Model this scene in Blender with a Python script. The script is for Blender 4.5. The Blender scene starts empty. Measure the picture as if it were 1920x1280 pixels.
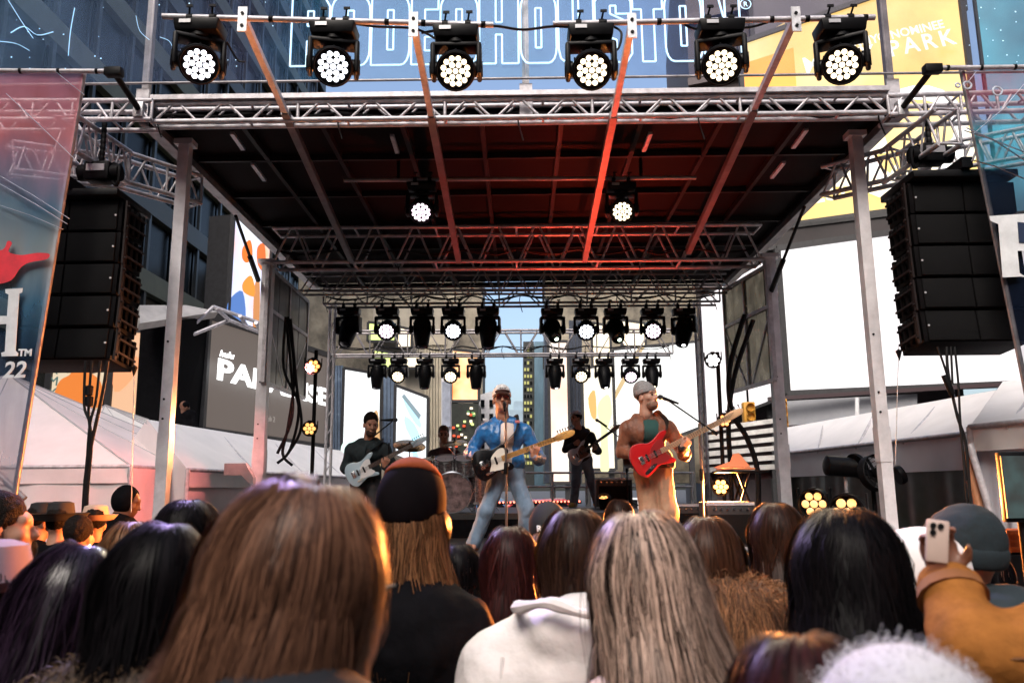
import bpy, bmesh, math, random
import numpy as np
from mathutils import Vector, Matrix, Euler, Quaternion
random.seed(7); RNG = np.random.default_rng(7)
PI = math.pi
SC = bpy.context.scene
COL = SC.collection

# ---------------------------------------------------------------- camera
EYE = 1.65
F = 1520.0                      # focal length in pixels of the 1920 px wide photograph
PITCH, YAW, ROLL = math.radians(10.4), math.radians(0.5), math.radians(-0.5)
CAMR = (Matrix.Rotation(YAW, 3, 'Z') @ Matrix.Rotation(PI/2 + PITCH, 3, 'X') @ Matrix.Rotation(ROLL, 3, 'Z'))
CAMP = Vector((0, 0, EYE))
cam_d = bpy.data.cameras.new('camera')
cam_d.sensor_width = 36; cam_d.lens = 36*F/1920
cam_d.clip_start = .05; cam_d.clip_end = 3000
cam_d.dof.use_dof = True; cam_d.dof.focus_distance = 8.2; cam_d.dof.aperture_fstop = 4.2
cam = bpy.data.objects.new('camera', cam_d); COL.objects.link(cam)
cam.matrix_world = Matrix.Translation(CAMP) @ CAMR.to_4x4()
SC.camera = cam

# ---------------------------------------------------------------- sky, sun, exposure
SUN_EL, SUN_ROT = math.radians(47), math.radians(200)
world = bpy.data.worlds.new('World'); SC.world = world; world.use_nodes = True
wn = world.node_tree.nodes; wl = world.node_tree.links
sky_n = wn.new('ShaderNodeTexSky'); sky_n.sky_type = 'NISHITA'; sky_n.sun_disc = False
sky_n.sun_elevation = SUN_EL; sky_n.sun_rotation = SUN_ROT
sky_n.air_density = 1.0; sky_n.dust_density = 5.0; sky_n.ozone_density = 1.2; sky_n.altitude = 10
wl.new(sky_n.outputs[0], wn['Background'].inputs[0]); wn['Background'].inputs[1].default_value = 0.15
sun_d = bpy.data.lights.new('sun', 'SUN'); sun_d.energy = 1.35; sun_d.angle = math.radians(30); sun_d.color = (1, .95, .9)
sun = bpy.data.objects.new('sun', sun_d); COL.objects.link(sun)
_sd = Vector((math.sin(SUN_ROT)*math.cos(SUN_EL), math.cos(SUN_ROT)*math.cos(SUN_EL), math.sin(SUN_EL)))
sun.rotation_euler = _sd.to_track_quat('Z', 'Y').to_euler()
SC.view_settings.view_transform = 'Standard'; SC.view_settings.look = 'None'
SC.view_settings.exposure = 0.92; SC.view_settings.gamma = 1; SC.view_settings.use_curve_mapping = False
SC.render.engine = 'CYCLES'
SC.cycles.use_denoising = True
try: SC.cycles.denoiser = 'OPENIMAGEDENOISE'
except Exception: pass
SC.cycles.max_bounces = 6; SC.cycles.diffuse_bounces = 2; SC.cycles.glossy_bounces = 2
SC.cycles.transmission_bounces = 3; SC.cycles.transparent_max_bounces = 10
SC.cycles.caustics_reflective = False; SC.cycles.caustics_refractive = False
SC.cycles.sample_clamp_indirect = 4
SC.cycles.use_light_tree = True

# ---------------------------------------------------------------- measuring: a photo pixel seen at ground distance Y
def P(px, py, Y):
    d = CAMR @ Vector(((px - 960)/F, (640 - py)/F, -1))
    return CAMP + d*(Y/d.y)
def PX(p):
    q = CAMR.transposed() @ (Vector(p) - CAMP)
    return (960 - F*q.x/q.z, 640 + F*q.y/q.z)
def Pz(px, py, z):                # a photo pixel seen at height z
    d = CAMR @ Vector(((px - 960)/F, (640 - py)/F, -1))
    return CAMP + d*((z - EYE)/d.z)
def V(*a): return Vector(a)

# ---------------------------------------------------------------- materials
MATS = {}
def lin(c):
    return tuple(((v/12.92) if v <= .04045 else ((v + .055)/1.055)**2.4) for v in c)
def mat(name, col=(.5, .5, .5), rough=.6, metal=0., var=0., vscale=6., emit=None, es=1., bump=0., bscale=40.,
        spec=.5, stretch=None, island=0., col2=None, sheen=0., trans=0., coat=0.):
    if name in MATS: return MATS[name]
    m = bpy.data.materials.new(name); m.use_nodes = True; MATS[name] = m
    nt = m.node_tree; b = nt.nodes['Principled BSDF']; L = nt.links
    b.inputs['Base Color'].default_value = (*col, 1); b.inputs['Roughness'].default_value = rough
    b.inputs['Metallic'].default_value = metal; b.inputs['Specular IOR Level'].default_value = spec
    if sheen: b.inputs['Sheen Weight'].default_value = sheen
    if coat: b.inputs['Coat Weight'].default_value = coat; b.inputs['Coat Roughness'].default_value = .08
    if trans: b.inputs['Transmission Weight'].default_value = trans
    if emit:
        b.inputs['Emission Color'].default_value = (*emit, 1); b.inputs['Emission Strength'].default_value = es
    vec = None
    if var or bump or col2:
        g = nt.nodes.new('ShaderNodeNewGeometry'); vec = g.outputs['Position']
        if stretch:
            mp = nt.nodes.new('ShaderNodeMapping'); mp.inputs['Scale'].default_value = stretch
            L.new(vec, mp.inputs[0]); vec = mp.outputs[0]
    src = None
    if var or col2:
        n = nt.nodes.new('ShaderNodeTexNoise'); n.inputs['Scale'].default_value = vscale
        n.inputs['Detail'].default_value = 6; n.inputs['Roughness'].default_value = .65
        L.new(vec, n.inputs['Vector'])
        r = nt.nodes.new('ShaderNodeValToRGB'); L.new(n.outputs['Fac'], r.inputs[0])
        a, c = r.color_ramp.elements; a.position = .32; c.position = .68
        lo = tuple(v*(1 - var) for v in col); hi = col2 if col2 else tuple(min(1, v*(1 + var)) for v in col)
        a.color = (*lo, 1); c.color = (*hi, 1); src = r.outputs[0]
        L.new(src, b.inputs['Base Color'])
        mr = nt.nodes.new('ShaderNodeMapRange'); L.new(n.outputs['Fac'], mr.inputs[0])
        mr.inputs[3].default_value = max(.02, rough - .12); mr.inputs[4].default_value = min(1, rough + .12)
        L.new(mr.outputs[0], b.inputs['Roughness'])
    if island:
        g2 = nt.nodes.new('ShaderNodeNewGeometry'); h = nt.nodes.new('ShaderNodeHueSaturation')
        mr = nt.nodes.new('ShaderNodeMapRange'); L.new(g2.outputs['Random Per Island'], mr.inputs[0])
        mr.inputs[3].default_value = 1 - island; mr.inputs[4].default_value = 1 + island
        L.new(mr.outputs[0], h.inputs['Value'])
        if src: L.new(src, h.inputs['Color'])
        else: h.inputs['Color'].default_value = (*col, 1)
        L.new(h.outputs[0], b.inputs['Base Color'])
    if bump:
        n = nt.nodes.new('ShaderNodeTexNoise'); n.inputs['Scale'].default_value = bscale; n.inputs['Detail'].default_value = 4
        L.new(vec, n.inputs['Vector'])
        bp = nt.nodes.new('ShaderNodeBump'); bp.inputs['Strength'].default_value = bump; bp.inputs['Distance'].default_value = .02
        L.new(n.outputs['Fac'], bp.inputs['Height']); L.new(bp.outputs[0], b.inputs['Normal'])
    return m
def two_tone(name, c0, c1, rough=.35, lo=.0, hi=1.0, spec=.16):
    """hair: every strand takes its own tone between two colours"""
    if name in MATS: return MATS[name]
    m = bpy.data.materials.new(name); m.use_nodes = True; MATS[name] = m
    nt = m.node_tree; b = nt.nodes['Principled BSDF']; L = nt.links
    g = nt.nodes.new('ShaderNodeNewGeometry'); r = nt.nodes.new('ShaderNodeValToRGB')
    L.new(g.outputs['Random Per Island'], r.inputs[0])
    r.color_ramp.elements[0].position = lo; r.color_ramp.elements[1].position = hi
    r.color_ramp.elements[0].color = (*c0, 1); r.color_ramp.elements[1].color = (*c1, 1)
    L.new(r.outputs[0], b.inputs['Base Color'])
    b.inputs['Roughness'].default_value = rough; b.inputs['Specular IOR Level'].default_value = spec
    return m
def screen(name, c0, c1, es, scale=.3, pos=.5, width=.3, wave=False, c2=None, grid=0.):
    """LED screen: moving-picture colours as emission"""
    if name in MATS: return MATS[name]
    m = bpy.data.materials.new(name); m.use_nodes = True; MATS[name] = m
    nt = m.node_tree; b = nt.nodes['Principled BSDF']; L = nt.links
    b.inputs['Base Color'].default_value = (.03, .03, .03, 1); b.inputs['Roughness'].default_value = .5
    g = nt.nodes.new('ShaderNodeNewGeometry')
    n = nt.nodes.new('ShaderNodeTexWave' if wave else 'ShaderNodeTexNoise')
    n.inputs['Scale'].default_value = scale
    if wave: n.inputs['Distortion'].default_value = 6
    n.inputs['Detail'].default_value = 3
    L.new(g.outputs['Position'], n.inputs['Vector'])
    r = nt.nodes.new('ShaderNodeValToRGB'); L.new(n.outputs['Fac'], r.inputs[0])
    r.color_ramp.elements[0].position = max(0, pos - width/2); r.color_ramp.elements[1].position = min(1, pos + width/2)
    r.color_ramp.elements[0].color = (*c0, 1); r.color_ramp.elements[1].color = (*c1, 1)
    if c2:
        e = r.color_ramp.elements.new(pos); e.color = (*c2, 1)
    L.new(r.outputs[0], b.inputs['Emission Color']); b.inputs['Emission Strength'].default_value = es
    return m

ALU = mat('aluminium', (.52, .50, .53), .42, .3, var=.28, vscale=9, bump=.1, bscale=70)
ALU2 = mat('aluminium_dull', (.32, .30, .31), .42, .45, var=.3, vscale=7, bump=.12, bscale=60)
GALV = mat('galvanised_steel', (.5, .5, .52), .5, .6, var=.35, vscale=14, bump=.12)
BLACK = mat('black_paint', (.005, .005, .006), .5, 0, var=.3, vscale=12, spec=.12)
BLACKP = mat('black_plastic', (.004, .004, .005), .42, 0, var=.3, vscale=20, spec=.14)
BLACKM = mat('black_matte', (.005, .005, .006), .85, 0, var=.35, vscale=9, spec=.05)
RUBBER = mat('black_cable', (.004, .004, .005), .6, spec=.25)
CHROME = mat('chrome', (.75, .75, .77), .18, 1.)
WOODD = mat('stage_deck_wood', (.03, .028, .027), .55, 0, var=.4, vscale=5, bump=.15)

# ---------------------------------------------------------------- scene helpers
def wm(o):
    m = o.matrix_basis.copy()
    if o.parent: m = wm(o.parent) @ o.matrix_parent_inverse @ m
    return m
def put(o, parent=None, local=False):
    COL.objects.link(o)
    if parent:
        o.parent = parent
        if not local: o.matrix_parent_inverse = wm(parent).inverted()
    return o
def tag(o, label=None, cat=None, group=None, kind=None):
    if label: o['label'] = label
    if cat: o['category'] = cat
    if group: o['group'] = group
    if kind: o['kind'] = kind
    return o
def thing(name, label, cat, loc=(0, 0, 0), group=None, rot=None, kind=None):
    o = bpy.data.objects.new(name, None); COL.objects.link(o); o.location = loc; o.empty_display_size = .1
    if rot is not None: o.rotation_euler = rot
    return tag(o, label, cat, group, kind)
def copy_tree(o, parent=None, local=None):
    c = o.copy(); COL.objects.link(c)
    if parent: c.parent = parent
    for ch in [x for x in KIDS(o)]: copy_tree(ch, c)
    return c
def KIDS(o): return list(o.children)
def mesh(name, v, f, m, smooth=False):
    me = bpy.data.meshes.new(name); me.from_pydata([tuple(x) for x in v], [], [tuple(x) for x in f])
    for mm in (m if isinstance(m, (list, tuple)) else [m]): me.materials.append(mm)
    if smooth: me.polygons.foreach_set('use_smooth', [True]*len(me.polygons))
    me.update(); return me
def npmesh(name, v, quads, m, smooth=True, tris=None):
    me = bpy.data.meshes.new(name); v = np.asarray(v, np.float32); quads = np.asarray(quads, np.int32)
    k = quads.shape[1]; n = len(quads)
    me.vertices.add(len(v)); me.vertices.foreach_set('co', v.ravel())
    me.loops.add(n*k); me.loops.foreach_set('vertex_index', quads.ravel())
    me.polygons.add(n); me.polygons.foreach_set('loop_start', np.arange(0, n*k, k, dtype=np.int32))
    me.polygons.foreach_set('loop_total', np.full(n, k, np.int32))
    if smooth: me.polygons.foreach_set('use_smooth', np.ones(n, bool))
    for mm in (m if isinstance(m, (list, tuple)) else [m]): me.materials.append(mm)
    me.update(calc_edges=True); me.validate(); return me
def obj(name, me, parent=None, local=False, M=None):
    o = bpy.data.objects.new(name, me)
    if M is not None: o.matrix_basis = M
    return put(o, parent, local)
def frame_m(p0, p1, up=None):
    d = (Vector(p1) - Vector(p0)); L = d.length; z = d.normalized()
    u = Vector(up) if up is not None else (Vector((0, 0, 1)) if abs(z.z) < .95 else Vector((0, 1, 0)))
    x = u.cross(z).normalized(); y = z.cross(x)
    return Matrix(((x.x, y.x, z.x), (x.y, y.y, z.y), (x.z, y.z, z.z))), L
_UC = {}
def unit_cyl(m, seg):
    k = (m.name, seg)
    if k not in _UC:
        v = []; f = []
        for zz in (0, 1):
            for i in range(seg):
                a = 2*PI*i/seg; v.append((math.cos(a), math.sin(a), zz))
        for i in range(seg): j = (i + 1) % seg; f.append((i, j, seg + j, seg + i))
        f.append(tuple(range(seg - 1, -1, -1))); f.append(tuple(range(seg, 2*seg)))
        me = mesh('tube', v, f, m); me.polygons.foreach_set('use_smooth', [True]*seg + [False]*2); _UC[k] = me
    return _UC[k]
def tube(name, p0, p1, r, m, parent=None, seg=8, local=False):
    R, L = frame_m(p0, p1)
    M = Matrix.Translation(Vector(p0)) @ R.to_4x4() @ Matrix.Diagonal((r, r, L, 1))
    return obj(name, unit_cyl(m, seg), parent, local, M)
_UB = {}
def unit_box(m):
    if m.name not in _UB:
        bm = bmesh.new(); bmesh.ops.create_cube(bm, size=1); me = bpy.data.meshes.new('bar'); bm.to_mesh(me); bm.free()
        me.materials.append(m); _UB[m.name] = me
    return _UB[m.name]
def bar(name, p0, p1, w, h, m, parent=None, up=None, local=False):
    """square section member from p0 to p1"""
    R, L = frame_m(p0, p1, up); c = (Vector(p0) + Vector(p1))/2
    return obj(name, unit_box(m), parent, local, Matrix.Translation(c) @ R.to_4x4() @ Matrix.Diagonal((w, h, L, 1)))
def box(name, c, s, m, parent=None, rot=None, local=False, bev=0.):
    if bev:
        b = MB(); b.box((0, 0, 0), s, bev=bev); o = obj(name, b.me(name, m), parent, local, Matrix.Translation(Vector(c)) @ (rot or Matrix.Identity(4)))
        return o
    return obj(name, unit_box(m), parent, local, Matrix.Translation(Vector(c)) @ (rot or Matrix.Identity(4)) @ Matrix.Diagonal((*s, 1)))
class MB:
    """collects shapes for ONE mesh"""
    def __init__(s): s.bm = bmesh.new()
    def _tr(s, vs, M):
        if M is not None: bmesh.ops.transform(s.bm, matrix=M, verts=vs)
    def box(s, c, d, M=None, bev=0., taper=None):
        r = bmesh.ops.create_cube(s.bm, size=1); vs = r['verts']
        for v in vs:
            v.co = Vector((v.co.x*d[0], v.co.y*d[1], v.co.z*d[2]))
            if taper and v.co.z < 0: v.co.x *= taper[0]; v.co.y *= taper[1]
            v.co += Vector(c)
        s._tr(vs, M)
        if bev:
            es = list({e for v in vs for e in v.link_edges}); bmesh.ops.bevel(s.bm, geom=es, offset=bev, segments=2, affect='EDGES', profile=.5)
        return s
    def cyl(s, p0, p1, r0, r1=None, seg=12, M=None):
        R, L = frame_m(p0, p1); r1 = r0 if r1 is None else r1
        r = bmesh.ops.create_cone(s.bm, cap_ends=True, segments=seg, radius1=r0, radius2=r1, depth=L)
        T = Matrix.Translation((Vector(p0) + Vector(p1))/2) @ R.to_4x4(); s._tr(r['verts'], T); s._tr(r['verts'], M); return s
    def lathe(s, prof, seg=20, M=None, cap=True):
        rings = []
        for (r, z) in prof:
            rings.append([s.bm.verts.new((r*math.cos(2*PI*i/seg), r*math.sin(2*PI*i/seg), z)) for i in range(seg)])
        for a, b in zip(rings, rings[1:]):
            for i in range(seg):
                j = (i + 1) % seg; s.bm.faces.new((a[i], a[j], b[j], b[i]))
        if cap:
            s.bm.faces.new(rings[0][::-1]); s.bm.faces.new(rings[-1])
        s._tr([v for r in rings for v in r], M); return s
    def sweep(s, pts, r, seg=6, flat=None, M=None):
        pts = [Vector(p) for p in pts]; rings = []; n = len(pts); up = None
        for i, p in enumerate(pts):
            t = (pts[min(i + 1, n - 1)] - pts[max(i - 1, 0)]).normalized()
            if up is None: up = Vector((0, 0, 1)) if abs(t.z) < .9 else Vector((1, 0, 0))
            x = up.cross(t); x = x.normalized() if x.length > 1e-5 else Vector((1, 0, 0)); y = t.cross(x).normalized(); up = y
            rr = r[i] if isinstance(r, (list, tuple)) else r
            rings.append([s.bm.verts.new(p + x*math.cos(2*PI*k/seg)*rr + y*math.sin(2*PI*k/seg)*rr*(flat or 1)) for k in range(seg)])
        for a, b in zip(rings, rings[1:]):
            for i in range(seg):
                j = (i + 1) % seg; s.bm.faces.new((a[i], a[j], b[j], b[i]))
        s.bm.faces.new(rings[0][::-1]); s.bm.faces.new(rings[-1])
        s._tr([v for q in rings for v in q], M); return s
    def prism(s, poly, z0, z1, M=None, bev=0.):
        a = [s.bm.verts.new((x, y, z0)) for x, y in poly]; b = [s.bm.verts.new((x, y, z1)) for x, y in poly]; n = len(poly)
        fs = [s.bm.faces.new(a[::-1]), s.bm.faces.new(b)]
        for i in range(n): j = (i + 1) % n; s.bm.faces.new((a[i], a[j], b[j], b[i]))
        s._tr(a + b, M)
        if bev:
            es = list(fs[0].edges) + list(fs[1].edges)
            bmesh.ops.bevel(s.bm, geom=es, offset=bev, segments=2, affect='EDGES', profile=.5)
        return s
    def quad(s, a, b, c, d):
        s.bm.faces.new([s.bm.verts.new(Vector(p)) for p in (a, b, c, d)]); return s
    def me(s, name, m, smooth=False, auto=40):
        bmesh.ops.recalc_face_normals(s.bm, faces=s.bm.faces[:])
        me = bpy.data.meshes.new(name); s.bm.to_mesh(me); s.bm.free()
        for mm in (m if isinstance(m, (list, tuple)) else [m]): me.materials.append(mm)
        if smooth:
            me.polygons.foreach_set('use_smooth', [True]*len(me.polygons)); me.set_sharp_from_angle(angle=math.radians(auto))
        return me
    def build(s, name, m, parent=None, local=False, smooth=True, M=None):
        return obj(name, s.me(name, m, smooth), parent, local, M)
def smoothline(pts, n=6):
    """Catmull-Rom through pts"""
    pts = [Vector(p) for p in pts]; out = []
    for i in range(len(pts) - 1):
        p0, p1, p2, p3 = pts[max(i - 1, 0)], pts[i], pts[i + 1], pts[min(i + 2, len(pts) - 1)]
        for k in range(n):
            t = k/n
            out.append(.5*((2*p1) + (p2 - p0)*t + (2*p0 - 5*p1 + 4*p2 - p3)*t*t + (3*p1 - p0 - 3*p2 + p3)*t**3))
    out.append(pts[-1]); return out
def closed(pts, n=6):
    pts = [Vector((*p, 0)) for p in pts]; out = []; L = len(pts)
    for i in range(L):
        p0, p1, p2, p3 = pts[i - 1], pts[i], pts[(i + 1) % L], pts[(i + 2) % L]
        for k in range(n):
            t = k/n
            q = .5*((2*p1) + (p2 - p0)*t + (2*p0 - 5*p1 + 4*p2 - p3)*t*t + (3*p1 - p0 - 3*p2 + p3)*t**3); out.append((q.x, q.y))
    return out
def cable(name, pts, r, m=None, parent=None, n=6, seg=6):
    return MB().sweep(smoothline(pts, n), r, seg).build(name, m or RUBBER, parent)
def text(name, s, size, m, M, parent=None, ext=.004, off=0., align='LEFT', space=1., shear=0.):
    cu = bpy.data.curves.new(name, 'FONT'); cu.body = s; cu.size = size; cu.extrude = ext; cu.offset = off; cu.align_x = align
    cu.space_character = space; cu.shear = shear; cu.resolution_u = 3
    t = bpy.data.objects.new(name, cu); COL.objects.link(t)
    dg = bpy.context.evaluated_depsgraph_get(); me = bpy.data.meshes.new_from_object(t.evaluated_get(dg))
    bpy.data.objects.remove(t); me.name = name; me.materials.clear(); me.materials.append(m)
    return obj(name, me, parent, False, M)
def face_m(o, x, up):
    """matrix with local X along x, local Y along up, local Z out of the page"""
    x = Vector(x).normalized(); z = x.cross(Vector(up)).normalized(); y = z.cross(x)
    return Matrix(((x.x, y.x, z.x, o[0]), (x.y, y.y, z.y, o[1]), (x.z, y.z, z.z, o[2]), (0, 0, 0, 1)))
def spot(name, loc, to, color, energy, angle=60, blend=.6, size=.08, parent=None):
    d = bpy.data.lights.new(name, 'SPOT'); d.energy = energy; d.color = color; d.spot_size = math.radians(angle)
    d.spot_blend = blend; d.shadow_soft_size = size
    o = bpy.data.objects.new(name, d); o.location = loc
    o.rotation_euler = (Vector(loc) - Vector(to)).to_track_quat('Z', 'Y').to_euler()
    return put(o, parent)
# ================================================================ ground and stage
FLOOR = 1.01
ASPH = mat('asphalt', (.045, .045, .048), .85, 0, var=.35, vscale=3, bump=.4, bscale=60)
g = obj('ground', mesh('ground', [(-900, -300, 0), (900, -300, 0), (900, 1500, 0), (-900, 1500, 0)], [(0, 1, 2, 3)], ASPH)); g['kind'] = 'structure'
RB = mat('roof_skin', (.008, .0055, .0055), .7, 0, spec=.04, var=.35, vscale=4, bump=.1)
RIBM = mat('roof_rib', (.016, .013, .013), .5, 0, spec=.1, var=.3)

deck = thing('stage_deck', 'low black stage platform under the band with dark skirt', 'stage', (0, 8.25, 0))
for i in range(6):
    for j in range(6):
        x = -3.72 + 1.24*i; y = 8.27 + 1.325*j
        box('deck_panel', (x + .62, y + .66, FLOOR - .03), (1.232, 1.317, .06), WOODD, deck)
bar('edge_beam', (-3.74, 8.22, FLOOR - .09), (3.74, 8.22, FLOOR - .09), .05, .16, ALU2, deck)
box('skirt', (0, 8.25, .42), (7.4, .03, .84), BLACKM, deck)
for s in (-1, 1): box('skirt', (s*3.71, 12.2, .42), (.03, 7.8, .84), BLACKM, deck)
for i in range(6):
    for y in (8.6, 12, 15.9): bar('leg', (-3.5 + 1.4*i, y, 0), (-3.5 + 1.4*i, y, FLOOR - .08), .06, .06, ALU2, deck)
riser = thing('stage_riser', 'black drum riser on the stage with carpeted top', 'riser', (0, 11.45, FLOOR))
RISE = FLOOR + .33
box('platform', (.15, 13.5, RISE - .04), (3.5, 4.1, .08), WOODD, riser)
box('front_panel', (.15, 11.47, (FLOOR + RISE)/2 - .04), (3.46, .03, .25), BLACKM, riser)
for sx in (-1.5, 1.8):
    for sy in (11.6, 15.4): bar('leg', (sx, sy, FLOOR), (sx, sy, RISE - .08), .07, .07, BLACK, riser)

# ---------------------------------------------------------------- roof
XL, XR = Pz(300, 238, 5.45).x, Pz(1652, 230, 5.45).x
roof = thing('stage_canopy', 'dark flat stage roof with steel ribs over the band', 'roof', (0, 8, 5.4), kind='thing')
NX, NY = 9, 6
RY0, RY1 = 7.75, 14.9
for i in range(NX):
    for j in range(NY):
        w = (XR - XL)/NX; d = (RY1 - RY0)/NY
        box('roof_panel', (XL + w*(i + .5), RY0 + d*(j + .5), 5.56), (w - .012, d - .012, .05), RB, roof)
for i in range(NX + 1):
    x = XL + (XR - XL)*i/NX
    bar('rib', (x, RY0, 5.50), (x, RY1, 5.50), .05, .07, RIBM, roof)
for j in range(NY + 1):
    y = RY0 + (RY1 - RY0)*j/NY
    bar('cross_rib', (XL, y, 5.495), (XR, y, 5.495), .04, .06, RIBM, roof)
for x in (XL - .06, XR + .06):
    bar('side_beam', (x, RY0, 5.48), (x, RY1, 5.48), .12, .2, ALU2, roof)
box('fascia', ((XL + XR)/2, RY0 - .02, 5.47), (XR - XL, .03, .26), BLACKM, roof)
for (a, b) in (((435, 250), (456, 280)), ((474, 308), (496, 338)), ((735, 254), (745, 286)), ((1220, 250), (1207, 283)), ((1512, 243), (1487, 277)), ((1470, 304), (1447, 333))):
    bar('bracket', Pz(*a, 5.44), Pz(*b, 5.44), .045, .03, ALU, roof)

# ---------------------------------------------------------------- trusses
def truss(name, label, p0, p1, h, dep, n, rc=.024, rb=.013, m=ALU, group=None, back=True, uprights=0, third=False):
    p0, p1 = Vector(p0), Vector(p1); t = thing(name, label, 'truss', p0, group)
    ax = (p1 - p0).normalized(); side = Vector((0, 0, 1)).cross(ax).normalized(); upv = ax.cross(side)*-1 if ax.cross(side).z < 0 else ax.cross(side)
    A = lambda s, u, w: p0 + (p1 - p0)*s + upv*u*h + side*w*dep
    rows = [(0, 0), (1, 0), (0, 1), (1, 1)] if not third else [(0, .5), (1, 0), (1, 1)]
    for u, w in rows: tube('chord', A(0, u, w), A(1, u, w), rc, m, t, 10)
    faces = [0, 1] if back else [0]
    for w in faces:
        for i in range(n):
            s0, s1 = i/n, (i + 1)/n; sm = (s0 + s1)/2; e = .06/n
            tube('brace', A(s0 + e, 0, .5 if third else w), A(sm - e, 1, w), rb, m, t, 6)
            tube('brace', A(sm + e, 1, w), A(s1 - e, 0, .5 if third else w), rb, m, t, 6)
    for i in range(0, n + 1, 2):
        tube('cross_brace', A(i/n, 1, 0), A(i/n, 1, 1), rb, m, t, 6)
        if not third: tube('cross_brace', A(i/n, 0, 0), A(i/n, 0, 1), rb, m, t, 6)
    if uprights:
        for k in range(uprights + 1): tube('upright', A(k/uprights, 0, 0), A(k/uprights, 1, 0), rb*1.2, m, t, 6)
    return t
p0, p1 = P(283, 224, 7.56), P(1668, 215, 7.56); z = (p0.z + p1.z)/2
p0.z = p1.z = z
FT = truss('lighting_truss', 'long aluminium truss along the front edge of the stage roof', p0, p1, .19, .13, 15, .026, .014, uprights=5)
bar('top_rail', p0 + V(0, -.03, .235), p1 + V(0, -.03, .235), .06, .05, ALU, FT)
MIDT = truss('lighting_truss', 'deep aluminium truss across the middle of the stage roof', P(508, 492, 11.3), P(1432, 486, 11.3), .52, .4, 12, .027, .016, ALU)
truss('lighting_truss', 'slim truss under the roof behind the deep middle truss', P(560, 545, 13.2), P(1372, 541, 13.2), .34, .3, 13, .02, .012, ALU2)
truss('lighting_truss', 'truss carrying the upper row of black moving heads', P(606, 570, 14.1), P(1350, 565, 14.1), .30, .3, 9, .022, .013, ALU2, uprights=9)
truss('lighting_truss', 'rearmost truss carrying the lower row of black moving heads', P(622, 665, 16.5), P(1262, 662, 16.5), .50, .3, 9, .024, .013, ALU2, uprights=9)
# wing trusses that carry the loudspeakers
WIN = {}
for s, tx in ((0, 'beneath the dark glass tower'), (1, 'before the yellow billboard')):
    if s == 0:
        a, b, c, d = P(0 - 90, 224, 7.5), P(283, 224, 7.5), P(380, 336, 9.0), P(148, 214, 7.25)
        k1, e0 = P(246, 288, 8.24), P(30, 300, 7.4)
    else:
        a, b, c, d = P(1668, 215, 7.5), P(2010, 205, 7.5), P(1560, 326, 9.0), P(1795, 200, 7.25)
        k1, e0 = P(1688, 288, 8.24), P(1935, 285, 7.4)
    truss('wing_truss', 'outrigger truss level with the roof edge ' + tx, a + V(0, 0, .0), b, .2, .25, 5, .026, .014, group='outrigger trusses beside the roof', uprights=5)
    t = truss('wing_truss', 'outrigger truss ending at the roof ' + tx, k1 - V(0, 0, .33), c - V(0, 0, .30), .33, .22, 2, .026, .013, group='outrigger trusses beside the roof', uprights=2)
    t2 = truss('wing_truss', 'slanting outrigger truss ' + tx, d - V(0, 0, .38), k1 - V(0, 0, .34), .35, .22, 3, .026, .013, group='outrigger trusses beside the roof', uprights=3)
    t3 = truss('wing_truss', 'lower outrigger truss ' + tx, e0 - V(0, 0, .1), k1 - V(0, 0, .34), .28, .2, 4, .022, .012, group='outrigger trusses beside the roof', uprights=2)
    WIN[s] = k1
# ---------------------------------------------------------------- posts
POSTM = mat('post_aluminium', (.72, .70, .73), .42, .12, var=.16, vscale=5, bump=.08, bscale=50)
def post(label, px, py, Y, ztop, w, m=POSTM, cat='post'):
    q = P(px, py, Y); t = thing('roof_post', label, cat, (q.x, Y, 0), 'posts holding up the stage roof')
    bar('shaft', (q.x, Y, .02), (q.x, Y, ztop), w, w, m, t, up=(0, 1, 0))
    bar('base_plate', (q.x, Y, 0), (q.x, Y, .02), w*2.2, w*2.2, m, t, up=(0, 1, 0))
    bar('sleeve', (q.x, Y, 1.9), (q.x, Y, 2.25), w*1.1, w*1.1, m, t, up=(0, 1, 0))
    bar('head_plate', (q.x, Y, ztop), (q.x, Y, ztop + .06), w*1.7, w*1.4, m, t, up=(0, 1, 0))
    for zz in (2.4, 2.6, 3.2): tube('bolt', (q.x - .02, Y - w/2 - .01, zz), (q.x - .02, Y - w/2 + .01, zz), .012, BLACK, t, 6)
    return t
post('square aluminium post beside the white tent and hanging speakers', 326, 600, 8.3, 5.38, .115)
post('square aluminium post beside the large white screen', 1634, 600, 8.3, 5.38, .115)
post('pale post by the dark billboard holding the middle truss', 497, 640, 11.5, 4.95, .15)
post('grey post under the see-through side wing near the traffic lights', 1452, 640, 11.5, 4.95, .15)
for px, tx in ((619, 'slender rear post in front of the white street screens with clamp lamps'), (1315, 'slender rear post behind the bass player')):
    q = P(px, 740, 15.2); t = thing('roof_post', tx, 'post', (q.x, 15.2, 0), 'posts holding up the stage roof')
    for dx in (-.05, .05): tube('chord', (q.x + dx, 15.2, 0), (q.x + dx, 15.2, 5.2), .028, ALU, t, 10)
    for k in range(14): tube('brace', (q.x - .05, 15.2, .3 + .34*k), (q.x + .05, 15.2, .47 + .34*k), .012, ALU, t, 6)
# struts at the corners of the middle truss
for a, b, tx in (((442, 405), (484, 525), 'by the colourful tall screen'), ((1508, 388), (1446, 545), 'in front of the white screen')):
    A, B = P(*a, 9.6), P(*b, 11.4); t = thing('roof_strut', 'black hydraulic strut under the roof edge ' + tx, 'strut', B, 'roof struts')
    tube('rod', A, A.lerp(B, .62), .022, BLACK, t); tube('cylinder_body', A.lerp(B, .6), B, .038, BLACK, t)
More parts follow.
